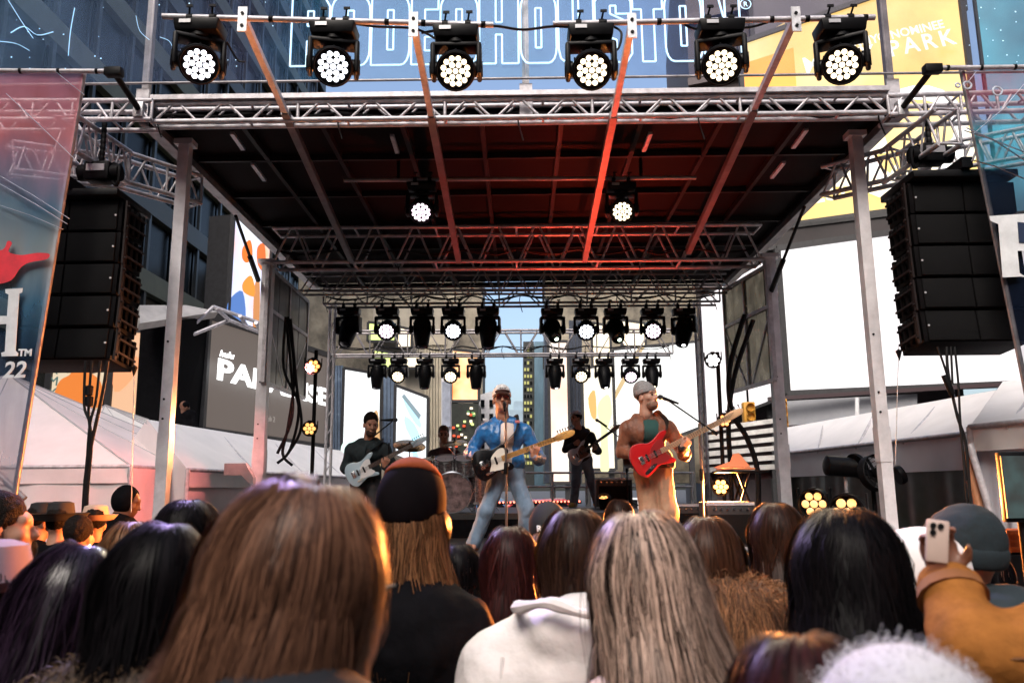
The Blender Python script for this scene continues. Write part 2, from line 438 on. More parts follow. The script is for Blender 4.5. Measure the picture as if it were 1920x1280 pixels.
# sloping beams under the roof that carry the front light bar
BE = []
for a, b, tx in (((457, 36), (660, 490), 'ending between the two bluish front fixtures'), ((776, 46), (860, 490), 'between the second and third front fixtures'),
                 ((1184, 48), (1096, 488), 'beside the fourth front fixture'), ((1490, 36), (1290, 474), 'beside the orange part of the billboard')):
    A, B = P(*a, 6.1), P(*b, 11.3)
    t = thing('roof_beam', 'long sloping square beam under the roof ' + tx, 'beam', B, 'sloping beams carrying the front light bar')
    mid = A.lerp(B, .26)
    bar('beam_end', A, mid, .055, .055, ALU, t); bar('beam_body', mid, B, .075, .075, mat('beam_metal', (.15, .14, .145), .45, .4, var=.3), t)
    bar('end_plate', A + V(0, -.03, -.13), A + V(0, -.03, .09), .075, .012, GALV, t, up=(0, 1, 0))
    tube('bolt', A + V(0, -.045, .03), A + V(0, -.02, .03), .015, BLACK, t, 6); tube('bolt', A + V(0, -.045, -.08), A + V(0, -.02, -.08), .015, BLACK, t, 6)
    BE.append((A, B))
BE_LAB = None
# front light bars
for a, b, tx in (((305, 31), (925, 47), 'before the dark tower'), ((1037, 45), (1640, 33), 'before the orange billboard')):
    A, B = P(*a, 6.1), P(*b, 6.1); t = thing('light_bar', 'thin metal pipe carrying three wash lights ' + tx, 'pipe', A, 'front light bars')
    tube('pipe', A, B, .024, ALU, t, 12)
    for k in (.16, .33, .52, .68, .79, .97): c = A.lerp(B, k); d = (B - A).normalized(); tube('tape_band', c - d*.018, c + d*.018, .028, BLACK, t, 10)
A, B = P(645, 338, 9.0), P(1305, 333, 9.0); t = thing('light_bar', 'thin pipe under the dark roof carrying two wash lights', 'pipe', A)
tube('pipe', A, B, .024, ALU2, t, 10)
for k in (.155, .845): c = A.lerp(B, k); tube('drop_pipe', c, c + V(0, 0, 5.5 - c.z), .02, BLACK, t)
tc = thing('power_cable', 'black cable looping between the two front light bars', 'cable', P(925, 47, 6.1))
cable('cable_run', [P(790, 62, 6.14), P(860, 52, 6.14), P(925, 49, 6.1), P(980, 56, 6.1), P(1037, 50, 6.1), P(1090, 53, 6.14)], .011, parent=tc)
cable('cable_run', [P(640, 40, 6.14), P(700, 50, 6.14), P(776, 54, 6.14), P(815, 72, 6.12)], .010, parent=tc)
cable('cable_run', [P(1150, 50, 6.14), P(1165, 62, 6.1), P(1160, 90, 6.1), P(1145, 100, 6.1)], .010, parent=tc)
cable('cable_run', [P(1280, 44, 6.14), P(1310, 55, 6.12), P(1400, 52, 6.12), P(1440, 42, 6.12)], .010, parent=tc)
cable('cable_run', [P(425, 78, 6.12), P(445, 112, 6.2), P(460, 116, 6.2)], .009, parent=tc)
# uprights above the roof for the mesh banner
for px, py, tx in ((280, 100, 'at the end nearest the dark tower'), (985, 100, 'in the middle of the lettering'), (1662, 100, 'in front of the orange billboard')):
    q = P(px, py, 7.72); t = thing('banner_upright', 'metal upright behind the mesh banner ' + tx, 'upright', (q.x, 7.72, 5.4), 'uprights behind the top banner')
    bar('shaft', (q.x, 7.72, 5.35), (q.x, 7.72, 7.6), .07, .07, ALU2, t, up=(0, 1, 0))
    bar('foot_plate', (q.x, 7.66, 5.38), (q.x, 7.66, 5.72), .13, .03, ALU, t, up=(0, 1, 0))
# wing panels at the sides of the stage: framed see-through walls
def glassy(name, col, op, rough=.3):
    m = bpy.data.materials.new(name); m.use_nodes = True; nt = m.node_tree; L = nt.links; MATS[name] = m
    b = nt.nodes['Principled BSDF']; b.inputs['Base Color'].default_value = (*col, 1); b.inputs['Roughness'].default_value = rough
    tr = nt.nodes.new('ShaderNodeBsdfTransparent'); tr.inputs[0].default_value = (*[min(1, c*1.1 + .3) for c in col], 1); mx = nt.nodes.new('ShaderNodeMixShader')
    gm = nt.nodes.new('ShaderNodeNewGeometry'); n = nt.nodes.new('ShaderNodeTexNoise'); n.inputs['Scale'].default_value = 3.5; L.new(gm.outputs['Position'], n.inputs['Vector'])
    mr = nt.nodes.new('ShaderNodeMapRange'); L.new(n.outputs['Fac'], mr.inputs[0]); mr.inputs[1].default_value = .3; mr.inputs[2].default_value = .7
    mr.inputs[3].default_value = max(0, op - .15); mr.inputs[4].default_value = min(1, op + .15)
    L.new(mr.outputs[0], mx.inputs[0]); L.new(tr.outputs[0], mx.inputs[1]); L.new(b.outputs[0], mx.inputs[2])
    L.new(mx.outputs[0], nt.nodes['Material Output'].inputs[0]); return m
WSC = glassy('wing_scrim', (.06, .05, .05), .8)
WSC2 = glassy('wing_scrim_clear', (.12, .10, .05), .42)
for (n0, n1, f0, f1, tx, mm) in (((508, 500), (488, 716), (576, 566), (571, 746), 'smoky framed stage wing beside the dark billboard', WSC),
                                 ((1432, 498), (1460, 712), (1352, 546), (1372, 736), 'see-through framed stage wing before the white screen', WSC2)):
    a, b = P(*n0, 11.4), P(*n1, 11.4); c, d = P(*f0, 13.7), P(*f1, 13.7); b.x = a.x = (a.x + b.x)/2; c.x = d.x = (c.x + d.x)/2
    t = thing('stage_wing', tx, 'panel', b, 'framed stage wings')
    for (u, v, nm) in ((a, c, 'rail'), (b, d, 'rail'), (a.lerp(b, .36), c.lerp(d, .36), 'rail'), (a, b, 'stile'), (c, d, 'stile'), (a.lerp(c, .5), b.lerp(d, .5), 'stile')):
        bar(nm, u, v, .055, .055, ALU, t)
    m1, m2 = a.lerp(b, .4), c.lerp(d, .4); h1, h2 = m1.lerp(m2, .48), b.lerp(d, .48)
    bar('diagonal', m1, b.lerp(d, .45), .03, .03, ALU, t); bar('diagonal', c.lerp(d, .4), b.lerp(d, .55), .03, .03, ALU, t)
    for k in range(4):
        s0, s1 = k/4 + .008, (k + 1)/4 - .008
        for (e0, e1) in ((0.01, .35), (.37, .99)):
            q = [a.lerp(c, s0).lerp(b.lerp(d, s0), e0), a.lerp(c, s1).lerp(b.lerp(d, s1), e0), a.lerp(c, s1).lerp(b.lerp(d, s1), e1), a.lerp(c, s0).lerp(b.lerp(d, s0), e1)]
            w = V(.012 if a.x < 0 else -.012, 0, 0)
            obj('pane', mesh('pane', [*q, *[x + w for x in q]], [(0, 1, 2, 3), (7, 6, 5, 4), (0, 4, 5, 1), (1, 5, 6, 2), (2, 6, 7, 3), (3, 7, 4, 0)], mm), t)

# black cables taped along the trusses
for (a, b, Y, lab, seed) in (((300, 214), (1650, 206), 7.66, 'black cable draped along the front truss', 1), ((520, 470), (1420, 466), 11.45, 'black cable draped along the deep middle truss', 2), ((612, 556), (1340, 552), 14.25, 'black cable draped along the truss of the upper moving heads', 3), ((630, 650), (1255, 648), 16.65, 'black cable draped along the rearmost truss', 4)):
    rg = random.Random(seed); t = thing('truss_cable', lab, 'cable', P(*a, Y), 'cables on the trusses')
    for k in range(2):
        pts = []
        for i in range(25):
            u = i/24; p = P(a[0] + (b[0] - a[0])*u, a[1] + (b[1] - a[1])*u, Y + .02*k); pts.append(p - V(0, 0, (.05 if i % 3 else 0)*rg.uniform(.3, 1.6)))
        cable('cable_run', pts, .011 + .004*k, parent=t, n=3, seg=5)
    for i in range(0, 25, 6): p = P(a[0] + (b[0] - a[0])*i/24, a[1] + (b[1] - a[1])*i/24, Y); cable('loose_tail', [p, p - V(.02, 0, .10), p - V(-.03, 0, .22 + .1*rg.random())], .008, parent=t, n=4, seg=5)
# ================================================================ lights, loudspeakers, stage gear
LEDC = {
 'cool': mat('led_cool', (.6, .6, .6), .4, emit=(.86, .9, 1.), es=2.2),
 'warm': mat('led_warm', (.6, .6, .6), .4, emit=(1., .80, .52), es=1.9),
 'pink': mat('led_pink', (.6, .6, .6), .4, emit=(1., .80, .93), es=1.7),
 'amber': mat('led_amber', (.5, .4, .3), .4, emit=(1., .46, .12), es=.95),
 'glare': mat('led_glare', (.6, .5, .4), .4, emit=(1., .42, .10), es=3.5),
 'fire': mat('led_fire', (.6, .5, .4), .4, emit=(1., .36, .10), es=1.3),
 'white': mat('led_white', (.6, .6, .6), .4, emit=(1., 1., 1.), es=2),
 'green': mat('led_green', (.6, .6, .6), .4, emit=(.8, 1., .75), es=2)}
LENS = mat('lens_glass', (.015, .016, .02), .08, 0, coat=1.)
SILV = mat('fixture_label', (.45, .45, .47), .4, .3)
_MC = {}
def cached(key, fn):
    if key not in _MC: _MC[key] = fn()
    return _MC[key]
def hexcells(n2=True):
    pts = [(0, 0)] + [(.050*math.cos(a*PI/3), .050*math.sin(a*PI/3)) for a in range(6)]
    if n2: pts += [(.094*math.cos(a*PI/6 + .26), .094*math.sin(a*PI/6 + .26)) for a in range(12)]
    return pts
def m_led(c, r=.0215): return cached(('led', c, r), lambda: MB().lathe([(r, 0), (r*.9, .006), (r*.5, .010), (.001, .011)], 10).me('led_cell', LEDC[c], True, 60))
def m_base(): return cached('base', lambda: MB().box((0, 0, -.105), (.36, .23, .10), bev=.015, taper=(.92, .9)).me('base', BLACKP, True))
def m_label(): return cached('label', lambda: MB().box((-.08, -.117, -.09), (.09, .006, .03)).me('label_plate', SILV))
def m_clamp():
    def f():
        b = MB()
        b.box((0, 0, -.03), (.05, .05, .06), bev=.005); b.cyl((-.022, 0, 0), (.022, 0, 0), .036, seg=12); b.cyl((0, -.02, .02), (0.012, -.05, .07), .008); b.box((.014, -.055, .075), (.05, .012, .02))
        return b.me('clamp', BLACK, True)
    return cached('clamp', f)
def m_yoke():
    def f():
        b = MB(); b.cyl((0, 0, -.155), (0, 0, -.185), .09, seg=16); b.box((0, 0, -.20), (.37, .15, .035), bev=.01)
        for s in (-1, 1): b.box((s*.178, 0, -.32), (.04, .16, .27), bev=.018); b.cyl((s*.14, 0, -.38), (s*.205, 0, -.38), .06, seg=14)
        return b.me('yoke', BLACKP, True)
    return cached('yoke', f)
def m_head(kind):
    def f():
        b = MB()
        if kind == 'wash':
            b.lathe([(.05, -.15), (.10, -.145), (.132, -.09), (.142, -.03), (.150, .03), (.154, .09), (.15, .125), (.140, .13), (.135, .108)], 24)
            for k in range(12):
                a = k*PI/6; b.box((.147*math.cos(a), .147*math.sin(a), -.02), (.012, .012, .1))
        else:
            b.lathe([(.06, -.17), (.115, -.165), (.135, -.10), (.138, .02), (.128, .12), (.108, .24), (.098, .30), (.088, .305), (.085, .29)], 22)
            for k in range(5): b.lathe([(.137, -.12 + k*.03), (.142, -.115 + k*.03), (.137, -.108 + k*.03)], 22, cap=False)
        return b.me('head', BLACKP, True, 35)
    return cached(('head', kind), f)
def mover(label, loc, kind='wash', led='cool', yaw=0., tilt=38., sc=1., group=None, lamp=0., lcol=(1, 1, 1), lang=45, blue=False):
    yaw += random.uniform(-6, 6); tilt += random.uniform(-4, 4)
    t = thing('moving_head_light', label, 'stage light', loc, group, rot=(0, 0, 0)); t.scale = (sc,)*3
    I = Matrix.Identity(4)
    for s in (-.09, .09): obj('clamp', m_clamp(), t, True, Matrix.Translation((s, 0, 0)))
    b = obj('base', m_base(), t, True); obj('label_plate', m_label(), b, True)
    Y = Matrix.Rotation(math.radians(yaw), 4, 'Z')
    y = obj('yoke', m_yoke(), t, True, Y)
    d = Vector((0, -math.cos(math.radians(tilt)), -math.sin(math.radians(tilt))))
    H = Y @ Matrix.Translation((0, 0, -.38)) @ d.to_track_quat('Z', 'Y').to_matrix().to_4x4()
    h = obj('head', m_head(kind), t, True, H)
    if kind == 'wash':
        lp = obj('lens_plate', cached('lensplate', lambda: MB().lathe([(.136, .10), (.136, .112)], 24).me('lens_plate', BLACKP)), t, True, H)
        for (x, yy) in hexcells(): obj('led_cell', m_led(led), lp, True, Matrix.Translation((x, yy, .112)))
    else:
        lp = obj('lens_plate', cached('lens2', lambda: MB().lathe([(.086, .285), (.07, .30), (.03, .31), (.001, .312)], 20).me('lens_plate', LENS, True)), t, True, H)
        if led: obj('led_cell', m_led(led, .034), lp, True, Matrix.Translation((.02, -.02, .305)))
    if lamp:
        w = (Matrix.Translation(Vector(loc)) @ H); p = w @ Vector((0, 0, .2*sc)); q = w @ Vector((0, 0, 1.5))
        L = spot('lamp', p, q, lcol, lamp, lang, .8, .1, t)
    return t
G = 'wash lights along the front bars'
COOL, WARM, AMB, RED, VIO = (.80, .85, 1.), (1., .82, .58), (1., .30, .06), (1., .07, .03), (.62, .45, 1.)
for px, py, led, yaw, tilt, lam, lc, tx in (
    (378, 35, 'cool', 28, 36, 800, VIO, 'bluish white wash light swivelled aside, hanging before the dark tower'),
    (628, 40, 'cool', 10, 36, 170, COOL, 'bluish white wash light hanging before the start of the lettering'),
    (856, 47, 'warm', 0, 36, 150, WARM, 'warm wash light hanging before the lettering near the joined cable'),
    (1106, 45, 'warm', 3, 36, 150, WARM, 'warm wash light with a looped cable at its side'),
    (1348, 36, 'warm', -10, 36, 150, WARM, 'warm wash light hanging before the end of the lettering'),
    (1572, 35, 'warm', -20, 36, 200, AMB, 'amber white wash light hanging before the orange billboard')):
    mover(tx, P(px, py, 6.1) - V(0, 0, .0), 'wash', led, yaw, tilt, 1.05, G, lam, lc, 60)
for px, led, tx in ((792, 'pink', 'pinkish wash light alone under the dark roof over the drums'), (1164, 'warm', 'warm wash light alone under the dark roof over the bass player')):
    mover(tx, P(px, 338, 9.0), 'wash', led, 0, 34, .95, 'wash lights under the roof')
G1 = 'upper row of moving heads at the back'
for px, k, led, yaw, tilt, tx in (
    (655, 'spot', None, -15, 60, 'unlit black moving head at the end of the upper row beside the slender rear post'), (727, 'wash', 'pink', 0, 30, 'pinkish lit wash light in the upper row above the dark overshirt'),
    (792, 'spot', None, 0, 82, 'unlit black moving head pointing straight down between two lit wash lights'), (850, 'wash', 'cool', 0, 30, 'white lit wash light in the upper row above the drummer'),
    (915, 'spot', None, 0, 84, 'unlit black moving head pointing down beside the gap of sky'), (1035, 'spot', 'green', 10, 34, 'black moving head with a small greenish glow beside the gap of sky'),
    (1098, 'wash', 'cool', 0, 30, 'white lit wash light in the upper row above the guitarist in black'), (1153, 'spot', 'green', 0, 40, 'black moving head with a large greenish lens'),
    (1222, 'wash', 'pink', -6, 30, 'pinkish lit wash light above the bass player'), (1281, 'spot', 'white', -25, 62, 'black moving head at the end of the upper row by the white screen')):
    mover(tx, P(px, 573, 14.0), k, led, yaw, tilt, 1.12, G1)
G2 = 'lower row of moving heads at the back'
for px, k, led, yaw, tilt, tx in (
    (708, 'spot', None, 0, 80, 'unlit black moving head at the lower row end over the guitarist in the dark shirt'), (748, 'wash', 'warm', 0, 34, 'small warm wash light in the lower row beside the blue and white screen'),
    (797, 'spot', None, 0, 80, 'unlit black moving head in the lower row before the cream columns'), (845, 'wash', 'warm', 0, 34, 'small warm wash light in the lower row over the tall grey lamp panel'),
    (893, 'spot', None, 0, 80, 'unlit black moving head in the lower row near the white cap'), (1040, 'spot', 'white', 0, 70, 'black moving head with a pin of light before the pink screen'),
    (1088, 'wash', 'warm', 0, 34, 'small warm wash light in the lower row before the dark blue column'), (1132, 'spot', 'white', -6, 70, 'black moving head with a pin of light before the green and cream screen'),
    (1181, 'wash', 'pink', 0, 34, 'small pinkish wash light in the lower row beside the grey beanie'), (1221, 'spot', 'warm', 0, 60, 'black moving head with a golden lens directly above the grey beanie')):
    mover(tx, P(px, 668, 16.4), k, led, yaw, tilt, .98, G2)
YP = 7.35
# ---------------------------------------------------------------- loudspeaker arrays
SPK = mat('speaker_paint', (.005, .0045, .005), .6, 0, spec=.03, var=.3, vscale=30, bump=.1, bscale=120)
GRL = mat('speaker_grille', (.005, .005, .0055), .7, 0., spec=.1, var=.25, vscale=60, bump=.5, bscale=300)
RIG = mat('speaker_rigging', (.010, .006, .006), .5, 0., spec=.2, var=.3)
for s, xin, pb in ((-1, P(213, 600, YP).x, P(213, 680, YP).z), (1, P(1728, 600, YP).x, P(1728, 648, YP).z)):
    side = 'by the banner with the H' if s < 0 else 'by the banner with the R'
    for k in range(5):
        z = pb + .158 + .315*k; W = 1.0; D = .5
        t = thing('line_array_speaker', 'black speaker cabinet %s, %s in its stack' % (side, ['lowest', 'second lowest', 'middle one', 'second highest', 'topmost'][k]),
                  'speaker', (xin + s*W/2, YP + D/2, z), 'hanging speaker stacks')
        R = Matrix.Rotation(math.radians(-1.5*(4 - k)), 4, 'X')
        M = Matrix.Translation((xin + s*W/2, YP + D/2, z)) @ R
        b = MB(); b.prism([(-W/2, -D/2), (W/2, -D/2), (W/2 - .03, D/2), (-W/2 + .03, D/2)], -.151, .151, bev=.008); b.build('cabinet', SPK, t, False, True, M)
        for g in (-1, 1):
            b = MB(); b.box((g*.235, -D/2 - .012, 0), (.455, .02, .28), bev=.006); b.build('grille', GRL, t, False, True, M)
        xs = -s*W/2
        for j in range(4):
            b = MB(); b.box((xs - s*.014, -.17 + .105*j, 0), (.026, .05, .25), M=Matrix.Translation((0, 0, 0)) @ Matrix.Identity(4), bev=.006); b.build('side_rib', SPK, t, False, True, M)
        b = MB(); b.box((xs - s*.035, -.02, .06), (.02, .36, .02)); b.box((xs - s*.035, -.02, -.07), (.02, .36, .02)); b.build('side_bar', RIG, t, False, True, M)
        b = MB(); b.box((xs - s*.03, -D/2 + .03, 0), (.018, .045, .31)); b.cyl((xs - s*.02, -D/2 + .03, .1), (xs - s*.055, -D/2 + .03, .1), .014); b.cyl((xs - s*.02, -D/2 + .03, -.1), (xs - s*.055, -D/2 + .03, -.1), .014); b.build('rigging_plate', RIG, t, False, True, M)
        tube('badge', M @ Vector((xs + s*.05, -D/2 - .02, 0)), M @ Vector((xs + s*.05, -D/2 - .028, 0)), .010, SILV, t, 8)
    zt = pb + .315*5
    t = thing('speaker_flybar', 'black flying frame on top of the speaker stack ' + side, 'frame', (xin + s*.5, YP + .2, zt), 'flying frames')
    MB().box((xin + s*.5, YP + .25, zt + .05), (.98, .72, .07), bev=.01).build('plate', BLACK, t)
    bar('spine', (xin + s*.5, YP - .15, zt + .14), (xin + s*.5, YP + .8, zt + .14), .1, .1, BLACK, t)
    t = thing('chain_hoist', 'black chain hoist above the speaker stack ' + side, 'hoist', (xin + s*.45, YP + .3, zt + .2), 'chain hoists')
    c = Vector((xin + s*.38, YP + .25, zt + .38))
    MB().box(c, (.26, .2, .2), bev=.03).cyl(c + V(-.2, 0, 0), c + V(.2, 0, 0), .085, seg=16).build('motor_body', BLACK, t)
    MB().box(c + V(0, -.106, .02), (.18, .01, .07)).build('label_plate', SILV, t)
    for j in range(7): MB().lathe([(.022, -.03), (.03, 0), (.022, .03)], 8, M=Matrix.Translation(c + V(0, 0, .15 + .06*j))).build('chain_link', BLACK, t)
    MB().sweep(smoothline([c + V(.1*-s, 0, -.05), c + V(.2*-s, -.05, -.15), c + V(.22*-s, -.06, .02), c + V(.12*-s, 0, .1)], 5), .018).build('chain_bag', BLACK, t)
# multicore cables under the arrays
t = thing('speaker_cable', 'black cables dropping from the hanging speakers past the white tent', 'cable', P(165, 990, 7.3), 'cables hanging from the speakers')
for i, pts in enumerate([[(160, 676), (158, 760), (168, 800), (160, 900), (158, 1010)], [(172, 676), (166, 770), (172, 830), (164, 930), (164, 1010)], [(202, 676), (192, 740), (172, 830), (160, 900), (154, 1010)], [(188, 676), (180, 750), (168, 800), (162, 900), (160, 1010)]]):
    cable('strand', [P(a, b, 7.3) for a, b in pts], .012 + .004*(i == 2), parent=t)
for zz in (732, 752): c = P(167, zz, 7.28); MB().lathe([(.01, -.05), (.035, -.04), (.035, .04), (.01, .05)], 10, M=Matrix.Translation(c)).build('connector', BLACK, t)
t = thing('speaker_cable', 'black cables dropping from the hanging speakers past the white screen', 'cable', P(1800, 830, 7.3), 'cables hanging from the speakers')
for i, pts in enumerate([[(1758, 650), (1775, 700), (1785, 740), (1800, 800), (1812, 900)], [(1775, 650), (1778, 700), (1795, 780), (1812, 840), (1822, 1000)], [(1790, 650), (1797, 720), (1800, 780), (1806, 850), (1818, 1000)], [(1783, 650), (1786, 720)]]):
    cable('strand', [P(a, b, 7.3) for a, b in pts], .010 + .003*(i == 1), parent=t)
tube('splice', P(1770, 703, 7.28), P(1786, 740, 7.28), .028, BLACK, t)
for px, p0_, p1_, tx in ((252, 680, 960, 'speaker stack beside the tower'), (1685, 650, 870, 'speaker stack by the white screen')):
    t = thing('guide_wire', 'thin steel wire hanging from the ' + tx, 'wire', P(px, p1_, 7.2), 'guide wires')
    tube('wire', P(px, p0_, 7.2), P(px - 6, p1_, 7.2), .004, GALV, t, 5); MB().lathe([(.002, -.09), (.03, 0), (.002, .02)], 8, M=Matrix.Translation(P(px, p0_ + 8, 7.2))).build('shackle', BLACK, t)
# ---------------------------------------------------------------- par cans on vertical pipes at the stage sides
def par(name_lab, c, aim, led, r=.10, lamp=0, lcol=AMB, ang=80, group=None, parent=None, lamp_to=None):
    d = (Vector(aim) - Vector(c)).normalized(); M = Matrix.Translation(c) @ d.to_track_quat('Z', 'Y').to_matrix().to_4x4()
    t = thing('par_light', name_lab, 'stage light', c, group)
    MB().lathe([(r*.5, -.16), (r*.85, -.15), (r, -.08), (r, .05), (r*1.06, .055), (r*1.06, .07), (r*.94, .07), (r*.92, .03)], 18).build('can', BLACKP, t, False, True, M)
    lp = MB().lathe([(r*.92, .02), (r*.92, .03)], 18).build('lens_plate', BLACKP, t, False, True, M)
    for (x, y) in hexcells(False): 
        o = obj('led_cell', m_led(led, .027), lp, False, M @ Matrix.Translation((x*r/.10*1.15, y*r/.10*1.15, .03)) @ Matrix.Diagonal((r/.1, r/.1, 1, 1)))
    MB().box((0, r*1.05, 0), (.05, .012, .06)).box((-r*1.08, r*.5, 0), (.012, r*1.1, .05)).box((r*1.08, r*.5, 0), (.012, r*1.1, .05)).build('bracket', BLACK, t, False, True, M)
    if lamp: spot('lamp', Vector(c) + d*.12, lamp_to or aim, lcol, lamp, ang, .7, .06, t)
    return t
GP = 'par cans on the side pipes'
a = P(586, 690, 10.6); b = P(583, 880, 10.6)
t = thing('light_stand', 'black pipe with two amber par cans beside the dark billboard', 'stand', (b.x, 10.6, FLOOR), 'stands for par cans'); tube('pipe', (b.x, 10.66, FLOOR), (b.x, 10.66, a.z + .25), .026, BLACK, t)
MB().box((b.x, 10.66, FLOOR + .01), (.45, .45, .02)).build('base_plate', BLACK, t)
par('small amber par can above the other on the pipe by the dark billboard', P(587, 686, 10.4), P(700, 950, 4), 'fire', .10, 700, (1., .24, .20), 95, GP, None, P(150, 860, 10.9))
par('small warm par can below the other on the pipe by the dark billboard', P(580, 803, 10.52), P(800, 960, 3), 'amber', .095, 450, (1, .32, .10), 110, GP)
b = P(1360, 900, 10.0)
t = thing('light_stand', 'black pipe with par cans behind the orange table', 'stand', (b.x, 10.1, FLOOR), 'stands for par cans'); tube('pipe', (b.x, 10.1, FLOOR), P(1345, 660, 10.1), .026, BLACK, t)
MB().box((b.x, 10.1, FLOOR + .01), (.45, .45, .02)).build('base_plate', BLACK, t)
par('white lit par can at the top of the pipe before the white screen', P(1337, 675, 10.0), P(1000, 900, 2), 'white', .095, 0, AMB, 60, GP)
par('orange glowing par can at the height of the bass headstock', P(1359, 788, 10.0), P(900, 900, 2), 'fire', .085, 450, AMB, 100, GP)
par('glaring amber par can under the orange table', P(1352, 912, 9.6), P(1000, 1200, 2), 'glare', .10, 2400, AMB, 110, GP)
GF = 'floor lights beside the stage'
par('round amber floor light in front of the netting, smaller one', P(1528, 944, 8.7), P(700, 1150, 4), 'amber', .155, 3400, AMB, 105, GF)
par('round amber floor light in front of the netting, bigger one', P(1590, 960, 8.2), P(600, 1150, 3), 'amber', .175, 4200, (1, .22, .05), 105, GF)
# red uplight that washes the inside of the roof
par('red par can on the riser lighting the roof', V(-.55, 12.6, RISE + .15), V(-.3, 9.6, 5.5), 'fire', .09, 650, RED, 74, 'uplights on the riser')
par('red par can on the riser lighting the middle truss', V(1.3, 12.9, RISE + .15), V(.8, 10.6, 5.5), 'fire', .09, 560, RED, 70, 'uplights on the riser')
# hanging cable bundles at the stage sides
t = thing('cable_bundle', 'black cables hanging down from the smoky wing panel', 'cable', P(545, 860, 10.9), 'cable bundles at the stage sides')
for pts in ([(536, 594), (532, 690), (560, 760), (545, 840), (520, 868)], [(540, 594), (552, 700), (540, 800), (530, 850), (548, 872)], [(545, 598), (556, 720), (565, 800), (540, 850)], [(536, 600), (545, 680), (548, 780), (520, 850)]):
    cable('strand', [P(a, b, 10.9) for a, b in pts], .020, parent=t)
t = thing('cable_bundle', 'thick black cable curving down behind the orange table', 'cable', P(1415, 880, 10.9), 'cable bundles at the stage sides')
cable('strand', [P(a, b, 10.9) for a, b in [(1396, 590), (1368, 690), (1372, 770), (1400, 820), (1420, 880), (1422, 960)]], .036, parent=t)
cable('strand', [P(a, b, 10.95) for a, b in [(1412, 600), (1378, 700), (1366, 790), (1370, 880), (1372, 960)]], .034, parent=t)
t = thing('control_box', 'small grey metal switch box on an arm by the pale post', 'box', P(455, 885, 10.6))
MB().prism([(-.2, -.07), (.02, -.07), (.18, -.22), (.18, -.1), (.07, .08), (-.2, .08)], -.06, .06, M=face_m(P(452, 880, 10.6), (1, 0, 0), (0, 0, 1))).build('housing', mat('grey_green_paint', (.22, .27, .28), .5, .2, var=.2), t)
# ================================================================ printed mesh banners
def scrim(name, stops, op, axis='Z', rng=(0, 1), noise=.25, nscale=1.2, stretch=(1, 1, 1), opn=.12, fine=True):
    """printed see-through mesh: a print (colour stops along an axis, broken up by noise) over holes"""
    m = bpy.data.materials.new(name); m.use_nodes = True; nt = m.node_tree; L = nt.links; MATS[name] = m
    b = nt.nodes['Principled BSDF']; b.inputs['Roughness'].default_value = .7; b.inputs['Specular IOR Level'].default_value = .2
    g = nt.nodes.new('ShaderNodeNewGeometry'); sp = nt.nodes.new('ShaderNodeSeparateXYZ'); L.new(g.outputs['Position'], sp.inputs[0])
    mp = nt.nodes.new('ShaderNodeMapping'); mp.inputs['Scale'].default_value = stretch; L.new(g.outputs['Position'], mp.inputs[0])
    n = nt.nodes.new('ShaderNodeTexNoise'); n.inputs['Scale'].default_value = nscale; n.inputs['Detail'].default_value = 5; L.new(mp.outputs[0], n.inputs['Vector'])
    mr = nt.nodes.new('ShaderNodeMapRange'); L.new(sp.outputs[axis], mr.inputs[0]); mr.inputs[1].default_value = rng[0]; mr.inputs[2].default_value = rng[1]
    ma = nt.nodes.new('ShaderNodeMath'); ma.operation = 'MULTIPLY_ADD'; L.new(n.outputs['Fac'], ma.inputs[0]); ma.inputs[1].default_value = noise; L.new(mr.outputs[0], ma.inputs[2])
    sb = nt.nodes.new('ShaderNodeMath'); sb.operation = 'SUBTRACT'; L.new(ma.outputs[0], sb.inputs[0]); sb.inputs[1].default_value = noise/2
    r = nt.nodes.new('ShaderNodeValToRGB'); L.new(sb.outputs[0], r.inputs[0])
    els = r.color_ramp.elements; els[0].position, els[0].color = stops[0][0], (*stops[0][1], 1); els[1].position, els[1].color = stops[-1][0], (*stops[-1][1], 1)
    for p, c in stops[1:-1]: e = els.new(p); e.color = (*c, 1)
    tl = nt.nodes.new('ShaderNodeBsdfTranslucent'); L.new(r.outputs[0], tl.inputs[0]); L.new(r.outputs[0], b.inputs['Base Color'])
    m0 = nt.nodes.new('ShaderNodeMixShader'); m0.inputs[0].default_value = .55; L.new(b.outputs[0], m0.inputs[1]); L.new(tl.outputs[0], m0.inputs[2])
    tr = nt.nodes.new('ShaderNodeBsdfTransparent'); mx = nt.nodes.new('ShaderNodeMixShader')
    m2 = nt.nodes.new('ShaderNodeMapRange'); L.new(n.outputs['Fac'], m2.inputs[0]); m2.inputs[1].default_value = .35; m2.inputs[2].default_value = .65
    m2.inputs[3].default_value = op - opn; m2.inputs[4].default_value = op + opn
    L.new(m2.outputs[0], mx.inputs[0]); L.new(tr.outputs[0], mx.inputs[1]); L.new(m0.outputs[0], mx.inputs[2]); L.new(mx.outputs[0], nt.nodes['Material Output'].inputs[0]); return m
def cloth(name, a, b, c, d, nu, nv, m, parent, amp=.02, freq=9., seed=0, th=.0):
    """hanging cloth through corners a b (top) d c (bottom)"""
    v = []; f = []; a, b, c, d = map(Vector, (a, b, c, d)); nrm = (b - a).cross(d - a).normalized()
    for j in range(nv + 1):
        for i in range(nu + 1):
            s, t = i/nu, j/nv; p = a.lerp(b, s).lerp(d.lerp(c, s), t)
            p = p + nrm*amp*(math.sin(freq*s + seed + 1.3*math.sin(3*t + seed)) + .5*math.sin(2.3*freq*s + 4*t + seed*2))*min(1, .25 + t*1.2)
            v.append(p)
    for j in range(nv):
        for i in range(nu): k = j*(nu + 1) + i; f.append((k, k + 1, k + nu + 2, k + nu + 1))
    return obj(name, mesh(name, v, f, m, True), parent)
